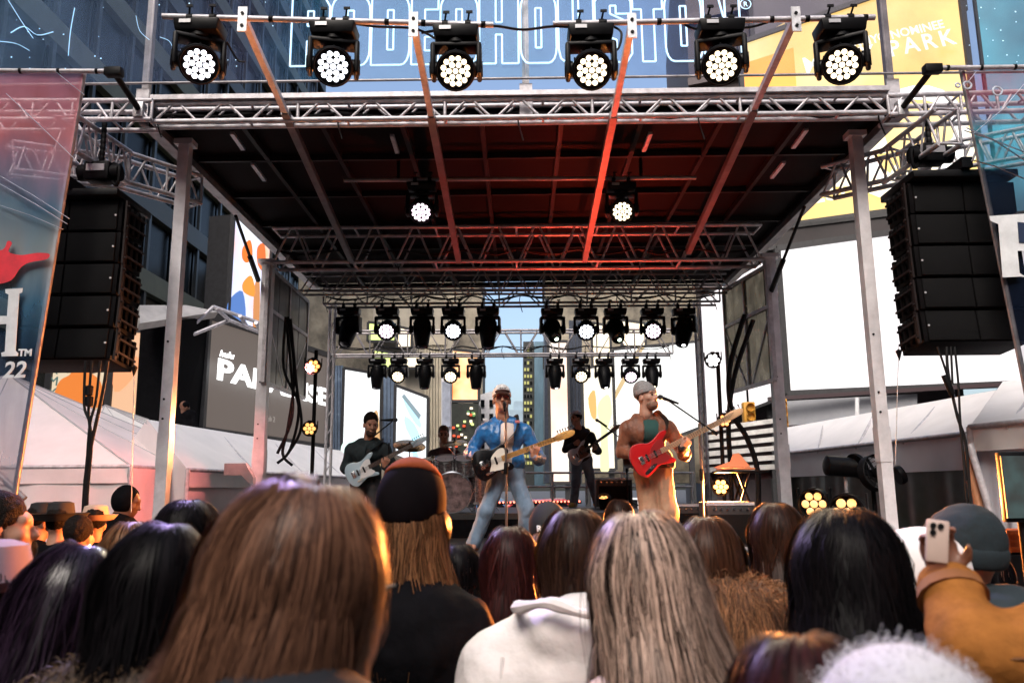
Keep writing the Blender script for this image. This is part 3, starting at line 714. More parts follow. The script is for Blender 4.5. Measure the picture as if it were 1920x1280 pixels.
BT = scrim('top_banner_print_haze', [(0, lin((.50, .66, .82))), (.24, lin((.42, .46, .62))), (.31, lin((.36, .66, .88))), (.5, lin((.55, .80, .95))), (.62, lin((.32, .55, .85))), (.735, lin((.40, .40, .55))), (.90, lin((.45, .40, .46))), (1, lin((.36, .50, .62)))],  # left stop lightened for haze and front light, middle for sky behind
           .30, 'X', (P(0, 60, 7.62).x, P(1920, 60, 7.62).x), .06, 1.5, (1, 1, 1), .10)
top = thing('mesh_banner', 'see-through blue mesh banner with outlined neon style printed lettering above the stage', 'banner', P(980, 148, 7.62))
YB = 7.62
cuts = [-60, 280, 985, 1662, 1990]
zb = P(980, 148, YB).z; zt = 7.35
for i in range(4):
    x0, x1 = P(cuts[i], 100, YB).x + .004, P(cuts[i + 1], 100, YB).x - .004
    cloth('mesh_sheet', (x0, YB, zt), (x1, YB, zt), (x1, YB, zb), (x0, YB, zb), 24, 10, BT, top, .006, 7, i)
tube('hem_pipe', (P(-60, 148, YB).x, YB - .01, zb), (P(1990, 148, YB).x, YB - .01, zb), .014, ALU2, top)
GLOWP = mat('banner_glow_print', lin((.80, .92, 1.)), .6, emit=lin((.70, .88, 1.)), es=.6)  # printed lettering is no lamp; emission stands in for the sky behind
def rr(x0, y0, x1, y1, r):      # rounded rectangle, r per corner (bl, br, tr, tl)
    pts = []
    for (cx, cy, a0, rad) in ((x0 + r[0], y0 + r[0], PI, r[0]), (x1 - r[1], y0 + r[1], 1.5*PI, r[1]), (x1 - r[2], y1 - r[2], 0, r[2]), (x0 + r[3], y1 - r[3], .5*PI, r[3])):
        n = 5 if rad > .01 else 1
        for k in range(n): a = a0 + (PI/2)*k/max(1, n - 1); pts.append((cx + rad*math.cos(a), cy + rad*math.sin(a)))
    return pts
SLOT = rr(.42, .22, .58, .80, (0, 0, 0, 0)); U_ = .22
LET = {'R': [[(0, 0), (.42, 0), (.42, .36), (.58, .36), (.58, 0), (1, 0), (1, .42), (.92, .5), (1, .6), (1, .86), (.86, 1), (0, 1)], rr(.42, .58, .58, .80, (0,)*4)],
 'O': [rr(0, 0, 1, 1, (U_,)*4), SLOT], 'D': [rr(0, 0, 1, 1, (0, U_, U_, 0)), SLOT],
 'E': [[(0, 0), (1, 0), (1, .2), (.5, .2), (.5, .4), (.9, .4), (.9, .6), (.5, .6), (.5, .8), (1, .8), (1, 1), (0, 1)]],
 'H': [[(0, 0), (.42, 0), (.42, .42), (.58, .42), (.58, 0), (1, 0), (1, 1), (.58, 1), (.58, .6), (.42, .6), (.42, 1), (0, 1)]],
 'U': [[(0, 1), (0, .2), (.06, .06), (.2, 0), (.8, 0), (.94, .06), (1, .2), (1, 1), (.58, 1), (.58, .2), (.42, .2), (.42, 1)]],
 'S': [[(.15, 0), (.85, 0), (1, .12), (1, .5), (.9, .58), (.42, .7), (.42, .82), (.58, .82), (.58, .7), (1, .7), (1, .88), (.85, 1), (.15, 1), (0, .88), (0, .5), (.1, .42), (.58, .32), (.58, .18), (.42, .18), (.42, .32), (0, .32), (0, .12)]],
 'T': [[(.29, 0), (.71, 0), (.71, .76), (1, .76), (1, 1), (0, 1), (0, .76), (.29, .76)]],
 'N': [[(0, 0), (.40, 0), (.40, .5), (.60, 0), (1, 0), (1, 1), (.60, 1), (.60, .5), (.40, 1), (0, 1)]]}
zl0, zl1 = P(980, 120, YB).z, P(980, -8, YB).z
for ch, x0, x1 in zip('RODEOHOUSTON', (547, 621, 697, 772, 826, 899, 976, 1047, 1116, 1187, 1247, 1320), (618, 694, 768, 822, 896, 972, 1043, 1113, 1184, 1243, 1316, 1388)):
    X0, X1 = P(x0, 60, YB).x, P(x1, 60, YB).x
    b = MB()
    for path in LET[ch]:
        q = [Vector((X0 + (X1 - X0)*u, YB - .012, zl0 + (zl1 - zl0)*w)) for u, w in path]; q.append(q[0])
        for e0, e1 in zip(q, q[1:]):
            if (e1 - e0).length > 1e-4: b.cyl(e0, e1, .0105, seg=5)
    o = b.build('letter', GLOWP, top, smooth=False)
b = MB(); c = P(1398, 8, YB - .012)
for k in range(14): b.cyl(c + V(.055*math.cos(k*PI/7), 0, .055*math.sin(k*PI/7)), c + V(.055*math.cos((k + 1)*PI/7), 0, .055*math.sin((k + 1)*PI/7)), .005, seg=5)
ro = b.build('registered_mark', GLOWP, top, smooth=False)
text('letter', 'R', .075, GLOWP, face_m(c + V(-.024, 0, -.026), (1, 0, 0), (0, 0, 1)), top, .002)
# sparks printed on the dark ends of the banner
SPK_ = MB()
for k in range(46):
    px = random.choice([random.uniform(0, 540), random.uniform(290, 540), random.uniform(1800, 1915)]); py = random.uniform(4, 130); c = P(px, py, YB - .012); s = random.uniform(.006, .014)
    SPK_.box(c, (s, .002, s*random.uniform(.6, 1)))
o = SPK_.build('spark_print', GLOWP, top, smooth=False); o['kind'] = 'stuff'
for pts in ([(15, 0), (40, 40), (62, 72)], [(0, 78), (30, 82), (55, 95)], [(140, 15), (132, 60), (128, 105)], [(255, 30), (262, 58), (280, 75)], [(20, 62), (45, 50), (70, 66), (100, 60)], [(300, 70), (318, 78), (326, 98)]):
    MB().sweep(smoothline([P(a, b, YB - .014) for a, b in pts], 4), .008, 4, .3).build('crack_print', GLOWP, top)

def side_banner(label, tl, tr, br, bl, Y, m, seed):
    t = thing('mesh_banner', label, 'banner', P(*br, Y))
    a, b, c, d = (P(*q, Y) for q in (tl, tr, br, bl))
    cloth('mesh_sheet', a, b, c, d, 16, 40, m, t, .014, 6, seed)
    return t, a, b, c, d
z_ = lambda py: P(100, py, 6.95).z
BL = scrim('side_banner_print_red_blue_haze', [(0, lin((.60, .58, .64))), (.26, lin((.30, .42, .58))), (.33, lin((.16, .32, .48))), (.44, lin((.42, .68, .86))), (.56, lin((.86, .96, 1.))), (.68, lin((.52, .70, .84))), (.78, lin((.76, .66, .78))), (.87, lin((1., .62, .66))), (1, lin((.88, .56, .64)))],  # pale middle stops put hazy blue light into the print
           .52, 'Z', (z_(975), z_(135)), .34, .8, (2.6, 1, .5), .16)
bl, a, b, c, d = side_banner('see-through mesh banner printed red and blue with a large H', (-140, 134), (157, 134), (22, 975), (-160, 975), 6.95, BL, 1)
BR_ = scrim('side_banner_print_red_cyan', [(0, lin((.05, .12, .24))), (.60, lin((.04, .12, .22))), (.705, lin((.05, .16, .27))), (.715, lin((.10, .62, .72))), (.82, lin((.20, .66, .76))), (.86, lin((.48, .44, .60))), (.93, lin((.74, .34, .46))), (1, lin((.74, .26, .38)))],
            .52, 'Z', (P(1860, 800, 6.95).z, P(1860, 128, 6.95).z), .05, 1.2, (2, 1, .6), .12)
br, a2, b2, c2, d2 = side_banner('see-through mesh banner printed red, cyan and navy with a large R', (1803, 130), (2060, 126), (2120, 800), (1938, 800), 6.95, BR_, 3)
for t, p, q in ((bl, P(-140, 132, 6.93), P(218, 134, 6.93)), (br, P(1745, 128, 6.93), P(2060, 124, 6.93))):
    tube('top_pipe', p, q, .022, ALU, t, 10)
    for k in range(5): tube('tie', p.lerp(q, .1 + .2*k) - V(.012, 0, 0), p.lerp(q, .1 + .2*k) + V(.012, 0, 0), .028, BLACK, t)
tube('side_pipe', P(158, 134, 6.99), P(18, 985, 6.99), .024, ALU2, bl); tube('side_pipe', P(1802, 128, 6.99), P(1942, 820, 6.99), .024, ALU2, br)
for p, q, tx in ((P(214, 136, 6.93), P(262, 208, 7.5), 'by the banner with the H'), (P(1748, 130, 6.93), P(1690, 205, 7.5), 'by the banner with the R')):
    t = thing('banner_outrigger', 'black clamp arm between roof truss and banner pipe ' + tx, 'arm', q, 'banner arms')
    tube('arm_tube', p, q, .03, BLACK, t); MB().box(p, (.16, .09, .08), bev=.01).build('clamp', BLACK, t); MB().box(q, (.1, .1, .16), bev=.01).build('clamp', GALV, t)
WP = mat('banner_letter_white', (.62, .64, .66), .7, var=.15); RP = mat('banner_print_red', lin((.80, .16, .22)), .7, var=.2)
def prt(name, polys, m, parent, Y=6.90, seg=0):
    b = MB()
    for po in polys:
        q = [P(x, y, Y) for x, y in po]; n = len(q)
        va = [b.bm.verts.new(p) for p in q]; vb = [b.bm.verts.new(p + V(0, .004, 0)) for p in q]
        b.bm.faces.new(va); b.bm.faces.new(vb[::-1])
        for i in range(n): j = (i + 1) % n; b.bm.faces.new((va[i], vb[i], vb[j], va[j]))
    return b.build(name, m, parent, smooth=False)
prt('letter', [[(10, 542), (42, 540), (41, 548), (36, 550), (29, 657), (34, 662), (33, 667), (3, 668), (2, 661), (9, 659), (12, 607), (-40, 610), (-40, 592), (13, 592), (16, 552), (10, 549)]], WP, bl)
text('letter', 'TM', .085, WP, face_m(P(34, 667, 6.9), (1, 0, 0), (0, 0, 1)), bl, .002, .003)
text('letter', '22', .20, WP, face_m(P(4, 708, 6.9), (1, 0, .02), (0, 0, 1)), bl, .002, .004, shear=.15)
prt('flame_print', [closed([(-30, 478), (5, 468), (14, 452), (22, 456), (16, 472), (40, 478), (70, 474), (92, 476), (86, 486), (55, 492), (38, 502), (22, 524), (0, 532), (-30, 534)], 4)], RP, bl)
for pts in ([(12, 176), (90, 250), (150, 308)], [(104, 134), (135, 160), (158, 178)], [(0, 330), (60, 365), (130, 410)], [(0, 345), (70, 385), (126, 420)], [(0, 385), (60, 405), (118, 430)]):
    MB().sweep([P(a, b, 6.915) for a, b in pts], .010, 4, .3).build('streak_print', mat('streak_print', (.5, .56, .66), .7), bl)
prt('letter', [[(1855, 405), (1935, 400), (1985, 415), (1985, 445), (1948, 462), (1990, 530), (1960, 532), (1918, 470), (1908, 470), (1912, 512), (1922, 518), (1880, 520), (1872, 420), (1857, 414)], ], WP, br)
prt('letter_counter', [[(1908, 416), (1945, 420), (1950, 442), (1930, 455), (1911, 455)]], mat('banner_navy', lin((.06, .14, .26)), .7), br, 6.893)
b = MB()
for (cx, cy, r) in ((1814, 160, .035), (1870, 171, .042), (1796, 160, .02)):
    c = P(cx, cy, 6.91)
    for k in range(14): b.cyl(c + V(r*math.cos(k*PI/7), 0, r*math.sin(k*PI/7)), c + V(r*math.cos((k + 1)*PI/7), 0, r*math.sin((k + 1)*PI/7)), .009, seg=5)
o = b.build('ring_print', MATS['streak_print'], br); o['kind'] = 'stuff'
for pts in ([(1830, 135), (1812, 158)], [(1920, 158), (1880, 205), (1824, 252)], [(1808, 245), (1850, 258), (1920, 285)], [(1822, 300), (1865, 312), (1920, 335)], [(1812, 240), (1862, 262), (1920, 300)]):
    MB().sweep([P(a, b, 6.915) for a, b in pts], .010, 4, .3).build('streak_print', MATS['streak_print'], br)
# ================================================================ street canyon behind the stage
def quad_panel(name, q, th, m, parent=None, out=None):
    """flat slab through four corners, with thickness"""
    q = [Vector(x) for x in q]; n = (q[1] - q[0]).cross(q[3] - q[0]).normalized()
    if n.dot(CAMP - q[0]) > 0: n = -n
    v = q + [x + n*th for x in q]
    return obj(name, mesh(name, v, [(3, 2, 1, 0), (4, 5, 6, 7), (0, 1, 5, 4), (1, 2, 6, 5), (2, 3, 7, 6), (3, 0, 4, 7)], m), parent)
def billboard(label, pts, Ys, m, frame=None, th=.4, cat='screen', name='billboard', group='screens along the street', posts=True):
    """pts: pixel corners tl tr br bl, Ys distance of the two upright edges"""
    Yl, Yr = Ys if isinstance(Ys, tuple) else (Ys, Ys)
    tl, tr, br_, bl_ = P(*pts[0], Yl), P(*pts[1], Yr), P(*pts[2], Yr), P(*pts[3], Yl)
    x0, x1 = (tl.x + bl_.x)/2, (tr.x + br_.x)/2; tl.x = bl_.x = x0; tr.x = br_.x = x1
    c = (bl_ + br_)/2; t = thing(name, label, cat, (c.x, c.y, 0), group)
    quad_panel('display', [tl, tr, br_, bl_], .05, m, t)
    fm = frame or mat('screen_frame', (.03, .03, .033), .6, var=.3)
    nv = (tr - tl).cross(bl_ - tl).normalized(); nv = -nv if nv.dot(CAMP - tl) > 0 else nv
    quad_panel('housing', [p + nv*.06 for p in (tl, tr, br_, bl_)], th, fm, t)
    w = max(.08, (tr - tl).length*.012)
    for a, b in ((tl, tr), (tr, br_), (br_, bl_), (bl_, tl)): bar('frame', a, b, w*2, w*2, fm, t)
    if posts:
        for p in (bl_.lerp(br_, .12), bl_.lerp(br_, .88)):
            if p.z > .5: bar('post', (p.x, p.y + th, 0), (p.x, p.y + th, p.z), .3, .3, fm, t, up=(0, 1, 0))
    return t, tl, tr, br_, bl_
def quad_at(q, u0, v0, u1, v1, off=.03):
    tl, tr, br_, bl_ = q; n = (tr - tl).cross(bl_ - tl).normalized()
    if n.dot(CAMP - tl) < 0: n = -n
    f = lambda u, v: tl.lerp(tr, u).lerp(bl_.lerp(br_, u), v) + n*off
    return [f(u0, v0), f(u1, v0), f(u1, v1), f(u0, v1)]
def shape(name, q, pts, m, parent, off=.04, sm=0):
    tl, tr, br_, bl_ = q; n = (tr - tl).cross(bl_ - tl).normalized()
    if n.dot(CAMP - tl) < 0: n = -n
    if sm: pts = closed(pts, sm)
    v = [tl.lerp(tr, u).lerp(bl_.lerp(br_, u), w) + n*off for u, w in pts]; k = len(v); v2 = [x - n*.02 for x in v]
    return obj(name, mesh(name, v + v2, [tuple(range(k)), tuple(range(2*k - 1, k - 1, -1))] + [(i, k + i, k + (i + 1) % k, (i + 1) % k) for i in range(k)], m), parent)
def sign_text(q, s, u, v, h, m, parent, off=.06, bold=.0, space=1., name='lettering'):
    tl, tr, br_, bl_ = q; n = (tr - tl).cross(bl_ - tl).normalized()
    if n.dot(CAMP - tl) < 0: n = -n
    o = tl.lerp(tr, u).lerp(bl_.lerp(br_, u), v) + n*off
    up = (tl.lerp(tr, u) - bl_.lerp(br_, u)); x = tl.lerp(tr, min(1, u + .1)).lerp(bl_.lerp(br_, min(1, u + .1)), v) - tl.lerp(tr, u).lerp(bl_.lerp(br_, u), v)
    return text(name, s, h, m, face_m(o, x, up), parent, .01, bold, space=space)
def EM(name, c, es): return mat(name, (.02, .02, .02), .5, emit=lin(c), es=es)

# ---- dark glass tower along the street
TW = mat('tower_spandrel', (.055, .06, .055), .5, 0, var=.3, vscale=.6); TG = mat('tower_glass', (.004, .006, .008), .25, 0, var=.3, vscale=.25, spec=.12)
TL = EM('lit_window_yellow', (.80, .78, .45), .55); TB = mat('tower_band', (.13, .14, .10), .6, 0, var=.25, vscale=.5); TM = mat('tower_mullion', (.035, .04, .042), .4, .3)
XT = -18.0
tw = thing('office_tower', 'dark glass office tower with a few lit windows rising beside the stage', 'building', (XT, 45, 0))
obj('core', mesh('core', [(XT - .6, 20, 0), (XT - .6, 71, 0), (XT - 22, 71, 0), (XT - 22, 20, 0), (XT - .6, 20, 62), (XT - .6, 71, 62), (XT - 22, 71, 62), (XT - 22, 20, 62)],
     [(0, 1, 5, 4), (1, 2, 6, 5), (2, 3, 7, 6), (3, 0, 4, 7), (4, 5, 6, 7)], TW), tw)
NF, NC = 15, 17
for k in range(NF):
    z0 = 4 + 3.9*k
    bar('spandrel_band', (XT - .28, 20, z0), (XT - .28, 71, z0), .5, 1.05, TB if k % 3 else TW, tw, up=(0, 0, 1))
    for i in range(NC):
        y = 20.1 + 3*i; lit = random.random() < .012
        box('window_pane', (XT - .45, y + 1.4, z0 + 1.96), (.1, 2.72, 2.78), TL if lit else TG, tw)
for i in range(NC + 1): bar('mullion', (XT - .15, 20 + 3*i, 2), (XT - .15, 20 + 3*i, 61), .16, .22, TM, tw, up=(0, 1, 0))
bar('parapet', (XT - .3, 20, 62.2), (XT - .3, 71, 62.2), .8, .8, TW, tw)
# cross-street face of the same block, further along, light green curtain wall seen under the banner
# ---- colourful tall screen on the corner
cs = screen('screen_colourful', lin((1, .72, .50)), lin((.92, .95, 1)), .8, .35, .5, .25, c2=lin((.80, .82, .95)))
bt, *q = billboard('tall bright screen with orange and blue flowers at the tower corner', [(436, 402), (506, 420), (503, 640), (428, 592)], (31, 34), cs, th=1.)
for pts, c in (([(.25, .30), (.42, .2), (.5, .33), (.38, .42), (.26, .40)], (.90, .45, .15)), ([(.30, .62), (.5, .52), (.62, .68), (.34, .70)], (.95, .55, .2)), ([(.62, .25), (.8, .2), (.85, .42), (.66, .4)], (.85, .42, .18)), ([(0, .85), (.3, .7), (.4, 1), (0, 1)], (.30, .45, .70)), ([(.6, .6), (.72, .55), (.75, .95), (.62, 1)], (.75, .5, .3))):
    shape('petal_picture', q, pts, EM('petal_%d' % int(c[0]*100 + c[2]*1000), c, .8), bt, .05, 4)
# ---- dark streaming billboard with PARADISE
PB = mat('paradise_board', (.02, .02, .02), .5, emit=lin((.31, .275, .255)), es=.9)
PBQ = 1
pb, *q = billboard('dark grey billboard with bold white title lettering', [(393, 592), (618, 668), (618, 838), (374, 806)], (19.5, 25.5), PB, th=1.6, posts=True)
W9 = EM('sign_white', (1, 1, 1), 1.2); FA = EM('sign_faint', (.45, .42, .40), .9)
H_ = (q[0] - q[3]).length
PQ = ('PARADISE', (405, 709), (613, 760), 19.5, 25.0, .52); HU = 1
sign_text(q, 'Feb 2', .42, .83, H_*.075, FA, pb)
sd = P(340, 600, 17.4); 
blk = thing('kiosk_block', 'black side wall of the corner kiosk under the tower', 'building', P(365, 810, 18), None)
quad_panel('wall', [P(342, 600, 18.2), P(396, 592, 19.6), P(376, 830, 19.6), P(330, 820, 18.2)], 1., BLACKM, blk)
CAN = mat('canopy_panel', (.42, .40, .38), .6, var=.2, vscale=2)
cp = thing('canopy_roof', 'pale flat canopy with open frame above the dark billboard', 'canopy', P(340, 600, 18), None)
quad_panel('soffit', [P(262, 572, 17.6), P(350, 572, 19), P(410, 584, 19.5), P(262, 606, 17)], .2, CAN, cp)
for a_, b_ in (((330, 640), (400, 575)), ((400, 575), (500, 610)), ((330, 640), (430, 600)), ((430, 600), (505, 630)), ((405, 578), (430, 600)), ((450, 592), (465, 615)), ((480, 605), (490, 625))):
    tube('frame_tube', P(*a_, 18.6), P(*b_, 19.2), .045, ALU, cp)
# ---- posters
def poster(label, pts, Y, col, name='wall_poster'):
    return billboard(label, pts, Y, col, name=name, cat='poster', th=.15, group='posters behind the white tents', posts=True)
pw, *q = poster('poster of a seated figure in orange tones above the white tent', [(96, 672), (206, 676), (200, 812), (84, 806)], 21, EM('poster_beige', (.80, .73, .62), .75))
shape('figure_picture', q, [(.32, .0), (.62, .0), (.66, .16), (.86, .30), (.94, .62), (.80, .66), (.62, .72), (.40, .70), (.24, .60), (.16, .86), (.06, .90), (.12, .48), (.20, .30), (.36, .20)], EM('poster_orange', (.85, .47, .18), .7), pw, .04, 4)
shape('hair_picture', q, [(.28, 0), (.38, 0), (.40, .18), (.30, .2)], EM('poster_brown', (.30, .16, .10), .6), pw, .06); shape('hair_picture', q, [(.66, 0), (.9, 0), (.86, .16), (.70, .2)], MATS['poster_brown'], pw, .06)
for k in range(16): 
    u, w = random.uniform(.05, .5), random.uniform(.82, .98); shape('leaf_picture', q, [(u, w), (u + .07, w - .05), (u + .1, w + .02)], EM('poster_green', (.42, .46, .22), .6), pw, .07)
tl_ = EM('poster_teal', (.30, .42, .40), .6)
for k in range(5): sign_text(q, 'XM'[k % 2], -.0, .22 + .16*k, .34, tl_, pw, .05)
ps, *q = poster('peach poster with white capital lettering beside the aluminium post', [(208, 616), (345, 622), (335, 812), (206, 808)], 20, EM('poster_peach', (.84, .66, .52), .75), 'wall_poster')
sign_text(q, 'SEE NOW', .42, .14, .34, W9, ps, .05, .006); sign_text(q, 'SO COOL', .40, .28, .42, W9, ps, .05, .012)
shape('hand_picture', q, [(.40, .74), (.70, .68), (.9, .82), (.8, .92), (.55, .84)], EM('poster_cream', (.95, .86, .70), .75), ps, .05, 3)
shape('figure_picture', q, [(.74, .40), (.9, .36), (.95, .62), (.80, .66)], EM('poster_lilac', (.78, .76, .82), .7), ps, .05, 3); shape('glow_picture', q, [(.05, .3), (.4, .28), (.3, .5), (.08, .62)], EM('poster_salmon', (.90, .60, .42), .75), ps, .04, 3)
st = EM('poster_dark', (.10, .10, .11), .5)
box('divider', P(200, 745, 20.6), (.16, .16, 2.6), BLACK, ps)

# ---- right: yellow billboard, white screen
YQ = [(1402, 82), (1812, -60), (1828, 372), (1392, 432)]
YM = screen('screen_yellow', lin((.97, .76, .36)), lin((1, .92, .70)), .85, .085, .5, .4, c2=lin((.97, .80, .45)))
yb, *q = billboard('huge yellow billboard with white rings and award lettering', YQ, (46, 41), YM, th=1.5)
WY = EM('sign_white_on_yellow', (1, .99, .95), 1.0); WY2 = EM('sign_pale_on_yellow', (1, .95, .80), 1.0); OB = EM('billboard_brown', (.70, .46, .20), .75)

quad_panel('amber_picture', quad_at(q, -.0, .12, .26, .66, .08), .03, EM('billboard_amber', (.97, .62, .12), .95), yb)
quad_panel('return_face', [P(1402, 82, 46), P(1510, 20, 47), P(1400, 210, 47), P(1392, 230, 46)], .3, EM('billboard_cream', (.95, .80, .55), .7), yb)
hh = (q[0] - q[3]).length
def text_px(s_, a_, b_, Y, m, parent, bold=.0, space=1.):
    """lettering whose base line runs between two measured points"""
    A, B = P(*a_, Y), P(*b_, Y); o = text('lettering', s_, 1., m, Matrix.Identity(4), parent, .01, bold, space=space); vs = [v.co.x for v in o.data.vertices]; w = max(vs) - min(vs); k = (B - A).length/w
    o.matrix_basis = face_m(A, B - A, (0, 0, 1)) @ Matrix.Diagonal((k, k, 1, 1)); return o
A, B = P(*PQ[1], PQ[3]), P(*PQ[2], PQ[4]); o = text('lettering', PQ[0], 1., W9, Matrix.Identity(4), pb, .02, .025); vs = [v.co for v in o.data.vertices]; w_ = max(v.x for v in vs) - min(v.x for v in vs); h_ = max(v.y for v in vs)
o.matrix_basis = face_m(A, B - A, (0, 0, 1)) @ Matrix.Diagonal(((B - A).length/w_, PQ[5]/h_, 1, 1))
text_px('hulu', (411, 667), (437, 673), 19.3, W9, pb, .03); text_px('EMMY\u00ae NOMINEE', (1588, 92), (1770, 52), 41.0, WY, yb, .01); text_px('MARY PARK', (1510, 138), (1792, 82), 40.9, WY, yb, .012, 1.3); text_px('TUESDAYS F', (1440, 398), (1765, 335), 40.8, WY2, yb, .01)
def ring(cx, cy, r0, r1, a0, a1, n=22):
    o_ = [(cx + r1*math.cos(a0 + (a1 - a0)*k/n), cy + r1*1.02*math.sin(a0 + (a1 - a0)*k/n)) for k in range(n + 1)]; i_ = [(cx + r0*math.cos(a0 + (a1 - a0)*k/n), cy + r0*1.02*math.sin(a0 + (a1 - a0)*k/n)) for k in range(n, -1, -1)]
    return o_ + i_
shape('ring_picture', q, ring(.74, .70, .17, .23, 0, 2*PI - .02), WY, yb, .12); shape('ring_picture', q, ring(.40, .74, .16, .24, PI, 2*PI), WY2, yb, .11); shape('swirl_picture', q, [(.30, .85), (.48, .72), (.7, .88), (.95, .7), (1, .82), (.72, .98), (.45, .86)], WY2, yb, .10, 4)
pt, *q = billboard('dark purple billboard strip with red mark above the yellow one', [(1405, -90), (1800, -150), (1795, 22), (1405, 78)], (47.5, 42.5), EM('billboard_purple', (.24, .20, .28), .6), th=1., posts=False)
bb = thing('office_block', 'brown office block that carries the yellow billboard and the white screen', 'building', (19, 48, 0))
obj('core', mesh('core', [(11.5, 50, 0), (24, 45, 0), (38, 70, 0), (16, 80, 0), (11.5, 50, 46), (24, 45, 46), (38, 70, 46), (16, 80, 46)], [(0, 1, 5, 4), (1, 2, 6, 5), (2, 3, 7, 6), (3, 0, 4, 7), (4, 5, 6, 7)], mat('dark_stone', (.06, .045, .05), .7, var=.3, vscale=.7)), bb)
for k in range(9): bar('cornice', (11.4, 49.8, 5 + 4.6*k), (24.1, 44.8, 5 + 4.6*k), .5, .5, mat('dark_stone_trim', (.09, .07, .075), .7, var=.2), bb)
sign_text(q, 'MA', .72, .72, 1.4, W9, pt, .1, .01); shape('mark_picture', q, [(.58, .3), (.62, .3), (.66, .75), (.70, .3), (.74, .3), (.68, .95), (.64, .95)], EM('mark_red', (.62, .12, .22), .7), pt, .1)
dbm = mat('fascia_dark', (.022, .016, .018), .6, var=.3, vscale=1)
db, *q = billboard('dark fascia strip between the yellow billboard and the white screen', [(1395, 436), (1720, 396), (1720, 432), (1395, 472)], (43, 41), dbm, th=1, cat='fascia', name='fascia_strip', posts=False)
WS = screen('screen_white', (1, .90, .93), (1, .985, .985), .72, .10, .5, .5)
wsq = [(1466, 466), (1965, 398), (1965, 716), (1466, 738)]
wb, *q = billboard('enormous blown out white screen behind the stage side', wsq, (42, 40), WS, th=1.5)
w2, *q2 = billboard('narrow blown out white screen behind the bass player', [(1318, 560), (1466, 474), (1466, 742), (1318, 800)], (47, 42), WS, th=1.2)
q = [P(1466, 466, 42), P(1965, 398, 40), P(1965, 716, 40), P(1466, 738, 42)]
tq, *q3 = billboard('teal screen beyond the yellow billboard', [(1832, -200), (2040, -240), (2040, 430), (1846, 420)], (43, 40), screen('screen_teal', lin((.16, .36, .46)), lin((.25, .62, .72)), .8, .15, .5, .3), th=1.)
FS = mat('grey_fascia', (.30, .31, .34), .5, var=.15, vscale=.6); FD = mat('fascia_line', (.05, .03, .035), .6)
fg = thing('street_canopy', 'long grey building fascia below the white screen', 'canopy', P(1600, 800, 38))
quad_panel('fascia_face', [P(1466, 752, 40), P(1720, 738, 39), P(1720, 782, 39), P(1466, 800, 40)], .8, FS, fg)
bar('edge_line', P(1440, 748, 39.4), P(1960, 716, 38.2), .3, .18, FD, fg); bar('edge_line', P(1520, 796, 39.4), P(1720, 782, 38.6), .12, .1, mat('white_trim', (.7, .7, .72), .5), fg)
bar('recess_shade_bar', P(1480, 806, 39.5), P(1720, 790, 38.7), .4, .45, FD, fg)  # solid dark bar stands in for the shade of a recess
tube('lamp_post', P(1607, 745, 37), P(1607, 850, 37), .1, MATS['white_trim'], fg)
# ---- traffic signals
TY = mat('signal_yellow', (.55, .27, .03), .5, var=.2)
for px, py, tx in ((1404, 782, 'yellow traffic signal hanging beside the grey post'), (1464, 776, 'yellow traffic signal just past the grey post')):
    c = P(px, py, 21); t = thing('traffic_signal', tx, 'traffic light', c, 'traffic signals')
    MB().box(c, (.30, .25, .78), bev=.03).build('housing', TY, t)
    for k in range(3): MB().lathe([(.10, 0), (.11, .12), (.105, .12), (.09, .02)], 12, M=Matrix.Translation(c + V(0, -.12, .24 - .24*k)) @ Matrix.Rotation(PI/2, 4, 'X')).build('visor', TY, t); 
    tube('hanger', c + V(0, 0, .39), c + V(0, 0, .9), .03, BLACK, t)
# ---- middle of the street
def plain(label, pts, Y, m, **k): return billboard(label, pts, Y, m, **k)
VM = {}
def scr(n, a_, b_, es=1., s=.25, w=.35, wave=False, c2=None): return screen('screen_' + n, lin(a_), lin(b_), es, s, .5, w, wave, lin(c2) if c2 else None)
b1, *q = plain('white street screen with a brown figure behind the guitarist in the dark shirt', [(642, 690), (714, 702), (714, 900), (642, 900)], 44, scr('white_a', (.92, .96, .98), (1, 1, 1), .9))
shape('figure_picture', q, [(.62, 1), (.66, .62), (.76, .42), (.9, .35), (.97, .5), (1, 1)], EM('figure_brown', (.72, .56, .38), .9), b1, .1, 3); shape('foliage_picture', q, [(0, .7), (.3, .62), (.5, .75), (.4, 1), (0, 1)], EM('figure_mint', (.78, .90, .86), 1), b1, .1, 3)
GB = mat('blue_glass_strip', (.20, .27, .38), .25, .1, var=.3, vscale=.8)
for px0, px1, y0, y1, tx, Y in ((622, 644, 685, 890, 'narrow blue glass pier beside the slender rear post', 46), (712, 740, 706, 880, 'narrow blue grey pier between two white screens', 47)):
    t = thing('building_pier', tx, 'pier', P((px0 + px1)/2, y1, Y), 'glass piers'); n = 4
    for k in range(n):
        u0, u1 = px0 + (px1 - px0)*k/n, px0 + (px1 - px0)*(k + 1)/n - 1
        quad_panel('glass_strip', [P(u0, y0, Y), P(u1, y0, Y), P(u1, y1, Y), P(u0, y1, Y)], .3 + .1*(k % 2), GB, t)
b2, *q = plain('white street screen with pale blue shards beside the drummer', [(740, 722), (802, 745), (802, 900), (740, 900)], 43, scr('white_b', (.90, .96, 1), (1, 1, 1), .9))
for pts in ([(.25, .12), (.75, .28), (.78, .4), (.45, .28)], [(.30, .3), (.60, .36), (.80, .52), (.75, .66), (.35, .44)], [(.5, .62), (.68, .66), (.85, .92), (.75, 1), (.6, .78)]): shape('shard_picture', q, pts, EM('shard_blue', (.62, .84, .95), 1.1), b2, .1, 2)
shape('shard_picture', q, [(.2, .1), (.28, .06), (.8, .24), (.74, .3)], EM('shard_grey', (.45, .52, .55), .9), b2, .12)
